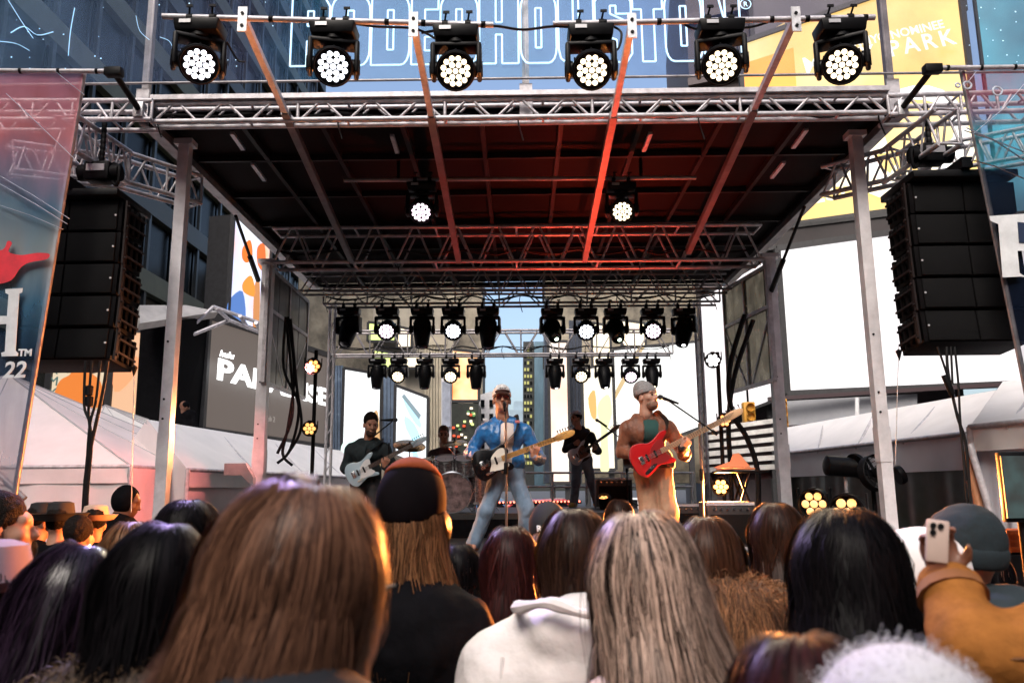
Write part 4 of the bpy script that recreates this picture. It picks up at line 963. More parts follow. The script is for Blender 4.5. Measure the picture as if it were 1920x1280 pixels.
CR = mat('cream_stone', (.62, .55, .42), .7, var=.15, vscale=.8)
cb = thing('stone_building', 'cream building with fluted columns behind the drums', 'building', P(812, 880, 50))
quad_panel('wall', [P(700, 575, 51), P(850, 575, 51), P(850, 900, 51), P(700, 900, 51)], 6, mat('cream_wall', (.50, .45, .36), .7, var=.2, vscale=.5), cb)
for k in range(7): tube('column', P(798 + 5.4*k, 900, 50), P(798 + 5.4*k, 640, 50), .075, CR, cb, 10)
bar('cornice', P(790, 640, 50), P(838, 640, 50), .4, .5, CR, cb)
YG = EM('sign_lime', (.85, .92, .55), 1.0); CE = EM('sign_cream', (1, .92, .78), 1.2)
for r_, m_, nm in (((690, 604, 742, 640), YG, 'lime sign'), ((700, 655, 735, 690), YG, 'lower lime sign'), ((745, 612, 772, 652), CE, 'cream sign beside the lime one'), ((752, 660, 800, 690), CE, 'cream sign under the truss'), ((1020, 650, 1060, 692), CE, 'cream sign near the gap of sky'), ((1110, 605, 1145, 690), CE, 'tall cream sign behind the moving heads'), ((1165, 600, 1210, 650), CE, 'cream sign behind the pinkish wash light')):
    billboard('glowing %s behind the back lights' % nm, [(r_[0], r_[1]), (r_[2], r_[1] + 6), (r_[2], r_[3]), (r_[0], r_[3])], 50, m_, th=.4, group='small signs behind the back lights', posts=False)
LP = mat('lamp_panel', (.34, .38, .46), .4, var=.2)
t = thing('street_lamp', 'tall grey blue lamp panel on a white pole above the drummer', 'lamp', P(837, 860, 26))
bar('panel', P(837, 716, 26), P(837, 800, 26), .26, .12, LP, t, up=(0, 1, 0)); bar('frame', P(830, 700, 26.1), P(830, 870, 26.1), .08, .08, MATS['white_trim'], t); bar('frame', P(844, 700, 26.1), P(844, 870, 26.1), .08, .08, MATS['white_trim'], t); bar('pole', P(837, 800, 26), P(837, 925, 26), .1, .1, BLACK, t)
b3, *q = plain('orange and cream street screen left of the gap of sky'.replace('left of', 'next to'), [(846, 655), (900, 660), (896, 752), (846, 752)], 45, scr('orange', (.95, .55, .25), (1, .90, .72), 1.1, .5))
sf = thing('shop_front', 'dark shop front with small coloured lights behind the singer', 'shop', P(868, 890, 40))
quad_panel('wall', [P(846, 756, 40), P(897, 756, 40), P(897, 905, 40), P(846, 905, 40)], 3, mat('dark_shop', (.02, .025, .02), .5, var=.4), sf)
for k in range(34):
    c = P(random.uniform(850, 893), random.uniform(765, 890), 39.9); box('bulb', c, (.12, .1, .10), [YG, CE, EM('bulb_red', (.9, .3, .15), 1), EM('bulb_green', (.4, .6, .35), .6)][k % 4], sf)
wh = thing('white_building', 'white building with dark windows behind the blue jacket', 'building', P(915, 890, 48))
quad_panel('wall', [P(893, 742, 48), P(938, 728, 48), P(938, 905, 48), P(893, 905, 48)], 4, mat('white_render', (.72, .72, .74), .7, var=.1), wh)
for k in range(4):
    for j in range(2): box('window', P(905 + 16*j, 756 + 26*k, 47.95), (.22, .08, .42), TG, wh)
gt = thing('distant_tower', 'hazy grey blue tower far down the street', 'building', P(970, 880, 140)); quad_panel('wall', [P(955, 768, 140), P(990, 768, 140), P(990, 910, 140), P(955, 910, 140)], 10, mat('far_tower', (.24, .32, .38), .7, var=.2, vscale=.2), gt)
quad_panel('setback', [P(963, 752, 141), P(984, 752, 141), P(984, 770, 141), P(963, 770, 141)], 8, MATS['far_tower'], gt)
nt_ = thing('slim_tower', 'slim dark tower with rows of lit windows in the gap of sky', 'building', P(1000, 880, 75))
quad_panel('shaft', [P(981, 640, 75), P(1001, 640, 75), P(1001, 910, 75), P(981, 910, 75)], 8, mat('slim_tower_wall', (.05, .055, .055), .5, var=.3), nt_)
quad_panel('glass_shaft', [P(1002, 640, 73), P(1022, 640, 73), P(1022, 910, 73), P(1002, 910, 73)], 8, mat('slim_tower_glass', (.12, .20, .26), .15, .1, var=.5, vscale=.5, stretch=(1, 1, .3)), nt_)
for k in range(18):
    for j in range(3): box('window', P(984.5 + 5.6*j, 655 + 12.5*k, 74.9), (.17, .08, .28), TL if random.random() < .5 else TG, nt_)
b4, *q = plain('pale pink street screen beside the guitarist in black', [(1030, 640), (1067, 640), (1067, 905), (1030, 905)], 46, scr('pink', (1, .80, .70), (1, .97, .92), .85, .35))
pr = thing('building_pier', 'dark blue pier between the pink and the green screens', 'pier', P(1079, 900, 47), 'glass piers')
for k in range(4): quad_panel('glass_strip', [P(1067 + 6.2*k, 600, 47), P(1072.5 + 6.2*k, 600, 47), P(1072.5 + 6.2*k, 905, 47), P(1067 + 6.2*k, 905, 47)], .3 + .1*(k % 2), mat('navy_strip', (.035, .045, .07), .4, var=.3), pr)
pd = thing('building_pier', 'dark edge pier beside the slim tower', 'pier', P(1024, 900, 49), 'glass piers'); quad_panel('strip', [P(1021, 560, 49), P(1031, 560, 49), P(1031, 905, 49), P(1021, 905, 49)], 2, MATS['navy_strip'], pd)
b5, *q = plain('cream street screen with a green tree picture behind the guitarist in black', [(1093, 692), (1152, 680), (1152, 880), (1093, 880)], 46, scr('cream', (1, .90, .72), (1, .98, .92), .85, .5))
shape('tree_picture', q, [(.50, 1), (.56, .62), (.46, .44), (.56, .34), (.84, .30), (.92, .48), (.76, .64), (.78, 1)], EM('tree_green', (.84, .83, .60), 1.), b5, .1, 3); shape('bird_picture', q, [(.18, .3), (.4, .24), (.42, .5), (.26, .48)], EM('bird_gold', (.85, .62, .35), .9), b5, .1, 3)
b6, *q = plain('broad white street screen behind the grey beanie', [(1152, 655), (1312, 640), (1312, 800), (1152, 860)], 47, scr('white_c', (.97, .97, .93), (1, 1, 1), .9))
shape('beam_picture', q, [(0, .48), (.02, .38), (.30, .0), (.38, .0)], EM('beam_tan', (.72, .62, .45), .9), b6, .1)
dk = thing('stone_facade', 'mottled stone facade rising behind the upper row of stage lights', 'building', P(760, 700, 53))
quad_panel('wall', [P(560, 505, 54), P(905, 505, 54), P(905, 905, 54), P(560, 905, 54)], 4, mat('dark_facade_wall', (.10, .09, .075), .6, var=.6, vscale=.35, col2=(.55, .48, .36)), dk)
dk2 = thing('stone_facade', 'mottled stone facade rising behind the greenish moving head', 'building', P(1160, 700, 53))
quad_panel('wall', [P(1022, 505, 54), P(1345, 505, 54), P(1345, 905, 54), P(1022, 905, 54)], 4, MATS['dark_facade_wall'], dk2)
# ---- bleacher steps at the side, railing, cars behind the stage
ST = mat('step_white', (.55, .54, .52), .6, var=.2); bs = thing('bleacher_steps', 'pale stepped seating behind the orange table', 'steps', P(1390, 880, 19))
for k in range(6):
    a_, b_ = P(1325, 806 + 15*k, 20 - .35*k), P(1446, 790 + 17*k, 20 - .35*k); bar('step', a_, b_, .5, .11, ST, bs); bar('riser_shade_bar', a_ - V(0, -.1, .16), b_ - V(0, -.1, .16), .3, .2, FD, bs)  # dark bar under each step stands in for its shade
rl = thing('guard_rail', 'white tubular guard rail along the back of the stage', 'railing', P(1090, 940, 16.3)); RW = mat('rail_white', (.65, .62, .60), .5, var=.15)
for py in (886, 912): tube('rail', P(960, py, 16.3), P(1300, py, 16.3), .022, RW, rl)
for px in (965, 1036, 1100, 1166, 1240, 1298): tube('baluster', P(px, 945, 16.3), P(px, 884, 16.3), .022, RW, rl)
ls = thing('light_strip', 'row of small red bulbs along the back of the riser', 'lights', P(1000, 941, 15.6)); bar('channel', P(925, 943, 15.62), P(1090, 941, 15.62), .05, .05, BLACK, ls)
RBL = EM('bulb_glow_red', (1, .45, .35), 3)
for k in range(24): c = P(930 + 6.8*k, 941.5 - .1*k, 15.58); MB().lathe([(.008, -.02), (.018, 0), (.008, .016)], 6, M=Matrix.Translation(c)).build('bulb', RBL, ls)
def car(label, px, py, Y, body, L=4.5, face=1, stripe=None):
    c = P(px, py, Y); c.z = 0; t = thing('parked_car', label, 'car', c, 'cars in the street behind the stage')
    prof = [(-2.2, .35), (-2.22, .75), (-1.9, .86), (-1.45, .92), (-.85, 1.40), (.55, 1.42), (1.15, .98), (1.95, .86), (2.22, .70), (2.22, .35)]
    M = Matrix.Translation(c) @ Matrix.Diagonal((face, 1, 1, 1)) @ Matrix.Rotation(PI/2, 4, 'X')
    MB().prism([(a_*L/4.5, b_) for a_, b_ in prof], -.85, .85, M=M, bev=.06).build('body', body, t)
    GL = mat('car_glass', (.01, .012, .015), .05, spec=.8)
    MB().prism([(-1.25, .97), (-.78, 1.34), (-.2, 1.36), (-.2, .97)], -.862, .862, M=M).build('window', GL, t); MB().prism([(-.12, .97), (-.12, 1.36), (.5, 1.35), (.92, .97)], -.862, .862, M=M).build('window', GL, t)
    for x in (-1.35, 1.4):
        for s in (-1, 1):
            w = MB().lathe([(.18, -.1), (.32, -.1), (.34, -.06), (.34, .06), (.32, .1), (.18, .1)], 18, M=Matrix.Translation(c + V(x*face, s*.8, .34)) @ Matrix.Rotation(PI/2, 4, 'X')).build('wheel', RUBBER, t); MB().lathe([(.02, -.105), (.19, -.09), (.19, .09), (.02, .105)], 14, M=Matrix.Translation(c + V(x*face, s*.8, .34)) @ Matrix.Rotation(PI/2, 4, 'X')).build('rim', CHROME, w)
    for s in (-.6, .6): MB().box(c + V(2.2*face, s, .68), (.06, .3, .14), bev=.02).build('headlight', CE, t); MB().box(c + V(-2.2*face, s, .76), (.06, .26, .14), bev=.02).build('tail_light', EM('tail_red', (1, .1, .05), 2), t)
    if stripe: MB().prism([(-2.0, .50), (2.0, .50), (2.0, .62), (-2.0, .62)], -.865, .865, M=M).build('stripe', stripe, t)
    return t
car('red car passing behind the stage under the guitarist', 1020, 935, 23, mat('car_red', (.45, .015, .02), .25, coat=1.)); car('white car parked behind the white guard rail', 1180, 935, 24.5, mat('car_white', (.7, .7, .72), .25, coat=1.), face=-1, stripe=mat('car_dark_stripe', (.05, .05, .08), .3)); car('blue car behind the singer and the rail', 905, 935, 25, mat('car_blue', (.05, .16, .36), .25, coat=1.))

# ---- unseen office blocks added around the viewer to shade the crowd
OB2 = mat('shade_block_wall', (.05, .045, .045), .7, var=.3, vscale=.4)
for (x0, y0, x1, y1, h, lab) in ((-70, -62, -4, -36, 30, 'unseen brown office block with the lower parapet, added across the square for shade'), (2, -66, 75, -40, 34, 'unseen brown office block with the taller parapet, added across the square for shade'), (-48, -30, -20, 16, 46, 'unseen brown office block added for shade beside the dark glass tower'), (26, -34, 54, 34, 40, 'unseen brown office block added for shade beyond the lilac tent')):
    t = thing('office_block', lab, 'building', ((x0 + x1)/2, (y0 + y1)/2, 0)); obj('core', mesh('core', [(x0, y0, 0), (x1, y0, 0), (x1, y1, 0), (x0, y1, 0), (x0, y0, h), (x1, y0, h), (x1, y1, h), (x0, y1, h)], [(0, 1, 5, 4), (1, 2, 6, 5), (2, 3, 7, 6), (3, 0, 4, 7), (4, 5, 6, 7)], OB2), t)
    for k in range(int(h//4)): bar('window_band', (x0 - .05, y1 + .06, 3 + 4*k), (x1 + .05, y1 + .06, 3 + 4*k), .2, 1.8, TG, t, up=(0, 0, 1)) if y1 < 0 else bar('window_band', ((x1 + .06) if x1 < 0 else (x0 - .06), y0, 3 + 4*k), ((x1 + .06) if x1 < 0 else (x0 - .06), y1, 3 + 4*k), .2, 1.8, TG, t, up=(0, 0, 1))
    bar('parapet', (x0, (y0 + y1)/2, h + .3), (x1, (y0 + y1)/2, h + .3), y1 - y0 + .6, .6, OB2, t, up=(0, 0, 1))
# ================================================================ tents beside the stage
def vinyl(name, col, tr=.14):
    m = mat(name, col, .5, 0, var=.07, vscale=1.8, bump=.10, bscale=6); nt = m.node_tree; L = nt.links; b = nt.nodes['Principled BSDF']
    t = nt.nodes.new('ShaderNodeBsdfTranslucent'); t.inputs[0].default_value = (*col, 1); x = nt.nodes.new('ShaderNodeMixShader'); x.inputs[0].default_value = tr
    L.new(b.outputs[0], x.inputs[1]); L.new(t.outputs[0], x.inputs[2]); L.new(x.outputs[0], nt.nodes['Material Output'].inputs[0]); return m
TV = vinyl('tent_vinyl', (.88, .85, .84)); TVP = vinyl('tent_vinyl_pink_lit', (.86, .76, .76)); TVL = vinyl('tent_vinyl_lilac', (.70, .69, .76))  # rosy vinyl: white tent with pink stage light tinted into its colour
def sheet(name, a, b, c, d, m, parent, nu=18, nv=10, amp=.03, freq=14, sag=.0, seed=0):
    v = []; f = []; a, b, c, d = map(Vector, (a, b, c, d)); n = (b - a).cross(d - a).normalized()
    for j in range(nv + 1):
        for i in range(nu + 1):
            s, t = i/nu, j/nv; p = a.lerp(b, s).lerp(d.lerp(c, s), t)
            w = math.sin(freq*s + seed + .8*math.sin(5*t)) * .6 + .4*math.sin(2.1*freq*s + seed*3 + 2*t)
            p = p + n*amp*w*min(1, .1 + t) - Vector((0, 0, 1))*sag*4*s*(1 - s)*4*t*(1 - t); v.append(p)
    for j in range(nv):
        for i in range(nu): k = j*(nu + 1) + i; f.append((k, k + 1, k + nu + 2, k + nu + 1))
    return obj(name, mesh(name, v, f, m, True), parent)
def tent(label, fl, fr, depth, ez, peak, roofm, wallm, seed=0, group='white tents around the stage', val=.22, wall=True):
    """pyramid tent: fl/fr front eave corners (x, y)"""
    fl, fr = Vector((*fl, ez)), Vector((*fr, ez)); d = (fr - fl).normalized(); n = Vector((-d.y, d.x, 0)); bl_, br_ = fl + n*depth, fr + n*depth; pk = Vector(peak)
    t = thing('marquee_tent', label, 'tent', (fl + fr)/2 - V(0, 0, ez), group)
    cs_ = [fl, fr, br_, bl_]
    for i in range(4):
        a, b = cs_[i], cs_[(i + 1) % 4]; sheet('roof_panel', pk, pk + (b - a)*.002, b, a, roofm, t, 12, 12, .008, 5, .03, seed + i)
        out = (a + b)/2 - (fl + br_)/2; out.z = 0; out.normalize()
        sheet('valance', a + out*.02, b + out*.02, b + out*.02 - V(0, 0, val), a + out*.02 - V(0, 0, val), roofm, t, 30, 3, .012, 30, 0, seed)
        if wall: sheet('side_wall', a - V(0, 0, .05), b - V(0, 0, .05), b - V(0, 0, ez), a - V(0, 0, ez), wallm, t, 90, 8, .075, 34, 0, seed + i)
        tube('pole', (a.x, a.y, 0), a, .035, ALU, t); tube('eave_pole', a, b, .03, ALU, t)
        sm_ = mat('tent_seam', (.42, .40, .42), .7); MB().sweep([pk + V(0, 0, .012), pk.lerp(a, .5) + V(0, 0, -.0), a + V(0, 0, .012)], .014, 5).build('hip_seam', sm_, t)
        for u in (.33, .67): q_ = a.lerp(b, u); MB().sweep([pk.lerp(q_, .04 + .96*k/6) + V(0, 0, .010 - .03*4*u*(1 - u)*4*(k/6)*(1 - k/6)) for k in range(7)], .006, 4).build('roof_seam', sm_, t)
    return t
e1 = P(245, 874, 11); ea = P(-700, 874, 11)
tent('rosy lit marquee tent behind the crowd by the banner with the H', (ea.x, 11), (e1.x, 11), 5.2, e1.z, (ea.x*.5 + e1.x*.5, 13.6, P(-4, 704, 13.6).z), TVP, TVP, 1)
a_, b_ = P(70, 838, 15.6), P(352, 838, 15.6); tent('white peaked tent behind the rosy one with its top showing', (a_.x, 15.6), (b_.x, 15.6), 4.2, a_.z, (P(196, 770, 17.7).x, 17.7, P(196, 760, 17.7).z), TV, TV, 2)
def gable(label, r0, r1, e0, e1, o0, o1, roofm, wallm, low=0., seed=0, wallm2=None, val=.25, front=True):
    t = thing('marquee_tent', label, 'tent', (Vector(e0) + Vector(e1))/2*Vector((1, 1, 0)).x if False else ((e0[0] + e1[0])/2, (e0[1] + e1[1])/2, 0), 'white tents around the stage')
    r0, r1, e0, e1, o0, o1 = map(Vector, (r0, r1, e0, e1, o0, o1))
    sheet('roof_panel', r0, r1, e1, e0, roofm, t, 30, 14, .010, 16, .05, seed); sheet('roof_panel', r1, r0, o0, o1, roofm, t, 16, 8, .01, 9, .04, seed + 1)
    sheet('valance', e0, e1, e1 - V(0, 0, val), e0 - V(0, 0, val), roofm if wallm2 is None else wallm2, t, 40, 4, .012, 26, 0, seed)
    inw = ((r0 + r1)/2 - (e0 + e1)/2); inw.z = 0; inw = inw.normalized()*.14
    sheet('side_wall', e0 - V(0, 0, .06) + inw, e1 - V(0, 0, .06) + inw, V(e1.x, e1.y, 0) + inw, V(e0.x, e0.y, 0) + inw, wallm, t, 90, 8, .05, 36, 0, seed + 2)
    for (r, e, o, k) in ((r0, e0, o0, 0), (r1, e1, o1, 1)):
        if front or k:
            obj('gable_wall', mesh('gable_wall', [r, e, V(e.x, e.y, 0), V(o.x, o.y, 0), o], [(0, 1, 2, 3, 4)], wallm), t)
    for p in (e0, e1, o0, o1): tube('pole', (p.x, p.y, 0), p, .035, ALU, t)
    tube('eave_pole', e0, e1, .03, ALU, t); tube('ridge_pole', r0 - V(0, 0, .05), r1 - V(0, 0, .05), .03, ALU, t)
    for k in range(1, 4): tube('rafter', r0.lerp(r1, k/4) - V(0, 0, .04), e0.lerp(e1, k/4) - V(0, 0, .04), .022, ALU, t)
    return t
def gz(a, z): a = Vector(a); a.z = z; return a
r0, r1 = P(276, 786, 13.2), P(640, 858, 24); e0, e1 = P(352, 880, 11.8), P(700, 905, 21)
r1.z = r0.z; e1.z = e0.z
gable('cream topped tent with rosy lit folded walls next to the pale post', r0, r1, e0, e1, gz(r0 + (r0 - e0), e0.z), gz(r1 + (r1 - e1), e0.z), TV, TVP, seed=3)
NET = glassy('clear_vinyl_wall', (.045, .052, .040), .86, .3)
r0, r1 = P(1470, 806, 17), P(1925, 714, 10); e0, e1 = P(1474, 851, 14.6), P(1806, 810, 9.6); r1.z = r0.z = (r0.z + r1.z)/2; e1.z = e0.z = (e0.z + e1.z)/2
gable('long white tent with rosy roof and dark clear side wall', r0, r1, e0, e1, gz(r0 + (r0 - e0), e0.z), gz(r1 + (r1 - e1), e0.z), TV, NET, seed=5, wallm2=TVL, val=.42)
r0, r1 = P(1880, 715, 10.5), P(2200, 640, 9); e0, e1 = P(1818, 800, 8.4), P(2150, 690, 6.6); r1.z = r0.z; e1.z = e0.z
gable('lilac white tent wall at the edge of the stage by the orange box', r0, r1, e0, e1, gz(r0 + V(2, 3, 0), e0.z), gz(r1 + V(2, 3, 0), e0.z), TV, TVL, seed=7, wallm2=TV)
# small things by the tents
br_s = thing('tent_brace', 'two pale slanting braces in front of the lilac tent wall', 'brace', P(1870, 1000, 8.0))
tube('brace_tube', P(1818, 832, 8.0), P(1872, 1010, 7.9), .035, ALU, br_s); tube('brace_tube', P(1814, 846, 8.1), P(1850, 1020, 8.0), .045, mat('orange_pole', (.45, .20, .10), .5, var=.2), br_s)
bl_s = thing('tent_brace', 'pale slanting brace before the rosy tent wall', 'brace', P(40, 940, 7.6)); tube('brace_tube', P(-10, 880, 7.6), P(46, 935, 7.6), .03, ALU, bl_s)
oc = thing('equipment_crate', 'orange equipment crate with a frame front beside the lilac tent', 'crate', P(1895, 1035, 6.4)); OR = mat('orange_plastic', (.62, .13, .02), .45, var=.2)
c = P(1905, 1012, 6.4); MB().box(c, (.34, .3, .16), bev=.012).build('body', OR, oc)
for dz in (-.05, .0, .05): MB().box(c + V(0, -.155, dz), (.28, .014, .018)).build('rib', OR, oc)
for dx in (-.15, .15): MB().box(c + V(dx, -.158, 0), (.02, .02, .16)).build('corner_post', OR, oc)
MB().box(c - V(0, 0, .5), (.36, .32, .82), bev=.02).build('plinth', BLACK, oc)
mo = thing('monitor_screen', 'dark monitor on a pole in front of the lilac tent wall', 'monitor', P(1905, 1000, 6.0)); MB().box(P(1915, 912, 6.0), (.30, .06, .50), bev=.012).build('bezel', BLACKP, mo)
MB().box(P(1916, 912, 5.96), (.26, .012, .44)).build('display', screen('screen_dim', (.004, .012, .012), (.02, .05, .05), .7, 7, .5, .3), mo); p = P(1915, 970, 6.05); tube('pole', (p.x, 6.05, 0), p, .03, BLACK, mo)
# ---- fan and follow spot in front of the netting
c = P(1570, 872, 9.6); fs = thing('follow_spot', 'black cylindrical spotlight with round flange on a stand', 'spotlight', (c.x + .1, 9.6, 0))
MB().lathe([(.05, -.02), (.105, 0), (.115, .01), (.115, .36), (.12, .37), (.12, .40), (.06, .41)], 20, M=Matrix.Translation(P(1548, 872, 9.6)) @ Matrix.Rotation(math.radians(95), 4, 'Y')).build('barrel', BLACKP, fs)
MB().lathe([(.02, -.02), (.15, -.02), (.155, 0), (.15, .02), (.02, .02)], 22, M=Matrix.Translation(P(1607, 873, 9.55)) @ Matrix.Rotation(math.radians(70), 4, 'Y') @ Matrix.Rotation(math.radians(-20), 4, 'X')).build('flange', BLACKP, fs)
p = P(1585, 892, 9.62); tube('stand_pole', (p.x, 9.62, .1), p, .022, GALV, fs)
for a in range(3): tube('leg', (p.x, 9.62, .5), (p.x + .45*math.cos(a*2.1 + .4), 9.62 + .45*math.sin(a*2.1 + .4), .02), .016, GALV, fs)
c = P(1642, 886, 8.8); fn = thing('stage_fan', 'round black fan with dark blades behind the aluminium post', 'fan', (c.x, 8.8, 0)); M = Matrix.Translation(c) @ Matrix.Rotation(math.radians(80), 4, 'X') @ Matrix.Rotation(.3, 4, 'Y')
MB().lathe([(.185, -.05), (.195, -.045), (.195, .045), (.185, .05), (.178, .045), (.178, -.045)], 28, M=M, cap=False).build('shroud', BLACK, fn); MB().lathe([(.01, -.05), (.05, -.05), (.055, .05), (.01, .05)], 14, M=M).build('hub', BLACK, fn)
for k in range(6): MB().box((.11, 0, 0), (.13, .075, .006), M=M @ Matrix.Rotation(k*PI/3, 4, 'Z') @ Matrix.Rotation(.5, 4, 'X')).build('blade', BLACKP, fn)
for r in (.07, .12, .16): MB().sweep([M @ Vector((r*math.cos(k*PI/10), r*math.sin(k*PI/10), .05)) for k in range(21)], .004, 4).build('guard_ring', BLACK, fn)
tube('stand_pole', (c.x, 8.9, 0), c + V(0, .1, -.18), .025, BLACK, fn); MB().lathe([(.01, -.03), (.10, -.03), (.105, 0), (.10, .03), (.01, .03)], 18, M=Matrix.Translation(P(1687, 890, 9.0)) @ Matrix.Rotation(math.radians(70), 4, 'Y')).build('rear_motor', BLACKP, fn)
# ================================================================ figures: smooth-blended solids turned into one skin
_NT = np.random.default_rng(3).random((32, 32, 32)).astype(np.float32)*2 - 1
def vnoise(p):
    i = np.floor(p).astype(int); f = (p - i); f = f*f*(3 - 2*f); i &= 31; j = (i + 1) & 31
    g = lambda a, b, c: _NT[a[:, 0], b[:, 1], c[:, 2]]
    x, y, z = f[:, 0], f[:, 1], f[:, 2]
    a = g(i, i, i)*(1 - x) + g(j, i, i)*x; b = g(i, j, i)*(1 - x) + g(j, j, i)*x; c = g(i, i, j)*(1 - x) + g(j, i, j)*x; d = g(i, j, j)*(1 - x) + g(j, j, j)*x
    return (a*(1 - y) + b*y)*(1 - z) + (c*(1 - y) + d*y)*z
class Flesh:
    def __init__(s): s.pr = []
    def cap(s, a, b, ra, rb=None, k=.03, sub=False):
        a, b = np.array(a, float), np.array(b, float); rb = ra if rb is None else rb; m = max(ra, rb)
        def f(x, y, z):
            ab = b - a; L = max(1e-9, ab @ ab); px, py, pz = x - a[0], y - a[1], z - a[2]
            t = np.clip((px*ab[0] + py*ab[1] + pz*ab[2])/L, 0, 1)
            return np.sqrt((px - t*ab[0])**2 + (py - t*ab[1])**2 + (pz - t*ab[2])**2) - (ra + t*(rb - ra))
        s.pr.append((f, np.minimum(a, b) - m, np.maximum(a, b) + m, k, sub)); return s
    def chain(s, pts, rs, k=.03):
        for i in range(len(pts) - 1): s.cap(pts[i], pts[i + 1], rs[i], rs[i + 1], k)
        return s
    def ell(s, c, r, R=None, k=.03, sub=False):
        c, r = np.array(c, float), np.array(r, float); M = np.array(R.to_3x3().transposed()) if R is not None else np.eye(3); m = r.max()
        def f(x, y, z):
            px, py, pz = x - c[0], y - c[1], z - c[2]
            q = [M[i, 0]*px + M[i, 1]*py + M[i, 2]*pz for i in range(3)]
            k0 = np.sqrt((q[0]/r[0])**2 + (q[1]/r[1])**2 + (q[2]/r[2])**2); k1 = np.sqrt((q[0]/r[0]**2)**2 + (q[1]/r[1]**2)**2 + (q[2]/r[2]**2)**2) + 1e-9
            return k0*(k0 - 1)/k1
        s.pr.append((f, c - m, c + m, k, sub)); return s
    def box(s, c, h, R=None, rnd=.02, k=.03, sub=False):
        c, h = np.array(c, float), np.array(h, float); M = np.array(R.to_3x3().transposed()) if R is not None else np.eye(3); m = np.linalg.norm(h)
        def f(x, y, z):
            px, py, pz = x - c[0], y - c[1], z - c[2]
            q = [np.abs(M[i, 0]*px + M[i, 1]*py + M[i, 2]*pz) - (h[i] - rnd) for i in range(3)]
            o = np.sqrt(sum(np.maximum(v, 0)**2 for v in q)); return o + np.minimum(np.maximum(np.maximum(q[0], q[1]), q[2]), 0) - rnd
        s.pr.append((f, c - m, c + m, k, sub)); return s
    def mesh(s, name, m, res=.012, fold=0., fscale=(9, 9, 9), fine=0.):
        pos = [p for p in s.pr if not p[4]]
        lo = np.min([p[1] for p in pos], 0) - 3*res - .01; hi = np.max([p[2] for p in pos], 0) + 3*res + .01
        n = np.ceil((hi - lo)/res).astype(int) + 1; d = np.full(n, 9., np.float32)
        ax = [lo[i] + res*np.arange(n[i]) for i in range(3)]
        for f, l, h, k, sub in s.pr:
            a = np.maximum(0, np.floor((l - k - 2*res - lo)/res).astype(int)); b = np.minimum(n, np.ceil((h + k + 2*res - lo)/res).astype(int) + 1)
            if np.any(b <= a): continue
            sl = tuple(slice(a[i], b[i]) for i in range(3))
            v = f(ax[0][sl[0]][:, None, None], ax[1][sl[1]][None, :, None], ax[2][sl[2]][None, None, :]).astype(np.float32); o = d[sl]
            if sub:
                h_ = np.clip(.5 + .5*(v + o)/k, 0, 1); d[sl] = -((v*(1 - h_) + (-o)*h_) - k*h_*(1 - h_))
            else:
                h_ = np.clip(.5 + .5*(v - o)/k, 0, 1); d[sl] = v*(1 - h_) + np.where(h_ > 0, o, 0)*h_ - k*h_*(1 - h_)
        return npmesh(name, *s._nets(d, lo, res, fold, fscale, fine), m)
    def _nets(s, d, lo, res, fold, fscale, fine):
        ins = d < 0; N = d.shape
        c = [ins[i:N[0] - 1 + i, j:N[1] - 1 + j, k:N[2] - 1 + k] for i in (0, 1) for j in (0, 1) for k in (0, 1)]
        sm = sum(x.astype(np.int8) for x in c); act = (sm > 0) & (sm < 8); idx = np.argwhere(act); vid = np.full(act.shape, -1, np.int32); vid[act] = np.arange(len(idx))
        acc = np.zeros((len(idx), 3), np.float32); cnt = np.zeros(len(idx), np.float32)
        off = np.array([(i, j, k) for i in (0, 1) for j in (0, 1) for k in (0, 1)])
        cv = [d[idx[:, 0] + o[0], idx[:, 1] + o[1], idx[:, 2] + o[2]] for o in off]
        for a in range(8):
            for b in range(a + 1, 8):
                if np.abs(off[a] - off[b]).sum() != 1: continue
                m = (cv[a] < 0) != (cv[b] < 0); t = np.where(m, cv[a]/np.where(m, cv[a] - cv[b], 1), 0)
                acc += m[:, None]*(off[a] + t[:, None]*(off[b] - off[a])); cnt += m
        v = lo + (idx + acc/np.maximum(cnt, 1)[:, None])*res
        fs = []
        for axn in range(3):
            o1, o2 = [(1, 2), (2, 0), (0, 1)][axn]
            sl0 = [slice(1, -1)]*3; sl0[axn] = slice(0, N[axn] - 1); sl1 = list(sl0); sl1[axn] = slice(1, N[axn])
            A, B = ins[tuple(sl0)], ins[tuple(sl1)]
            for flip, M in ((False, A & ~B), (True, ~A & B)):
                e = np.argwhere(M); 
                if not len(e): continue
                e = e + np.array([0 if i == axn else 1 for i in range(3)]); u = np.eye(3, dtype=int)
                q = [e, e - u[o1], e - u[o1] - u[o2], e - u[o2]]; w = np.stack([vid[x[:, 0], x[:, 1], x[:, 2]] for x in q], 1)
                fs.append(w[:, ::-1] if flip else w)
        F_ = np.concatenate(fs); F_ = F_[(F_ >= 0).all(1)]
        if fold or fine:
            nrm = np.zeros_like(v); e1 = v[F_[:, 2]] - v[F_[:, 0]]; e2 = v[F_[:, 3]] - v[F_[:, 1]]; fn = np.cross(e1, e2)
            for i in range(4): np.add.at(nrm, F_[:, i], fn)
            nrm /= np.linalg.norm(nrm, axis=1, keepdims=True) + 1e-9
            q = v*np.array(fscale); a = vnoise(q + 7.3) + .5*vnoise(q*2.1 + 3.1); v = v + nrm*(fold*a)[:, None]
            if fine: v = v + nrm*(fine*vnoise(v*45.))[:, None]
        return v, F_
def H3(yaw=0, pitch=0, roll=0):
    return Matrix.Rotation(math.radians(yaw), 3, 'Z') @ Matrix.Rotation(math.radians(pitch), 3, 'X') @ Matrix.Rotation(math.radians(roll), 3, 'Y')
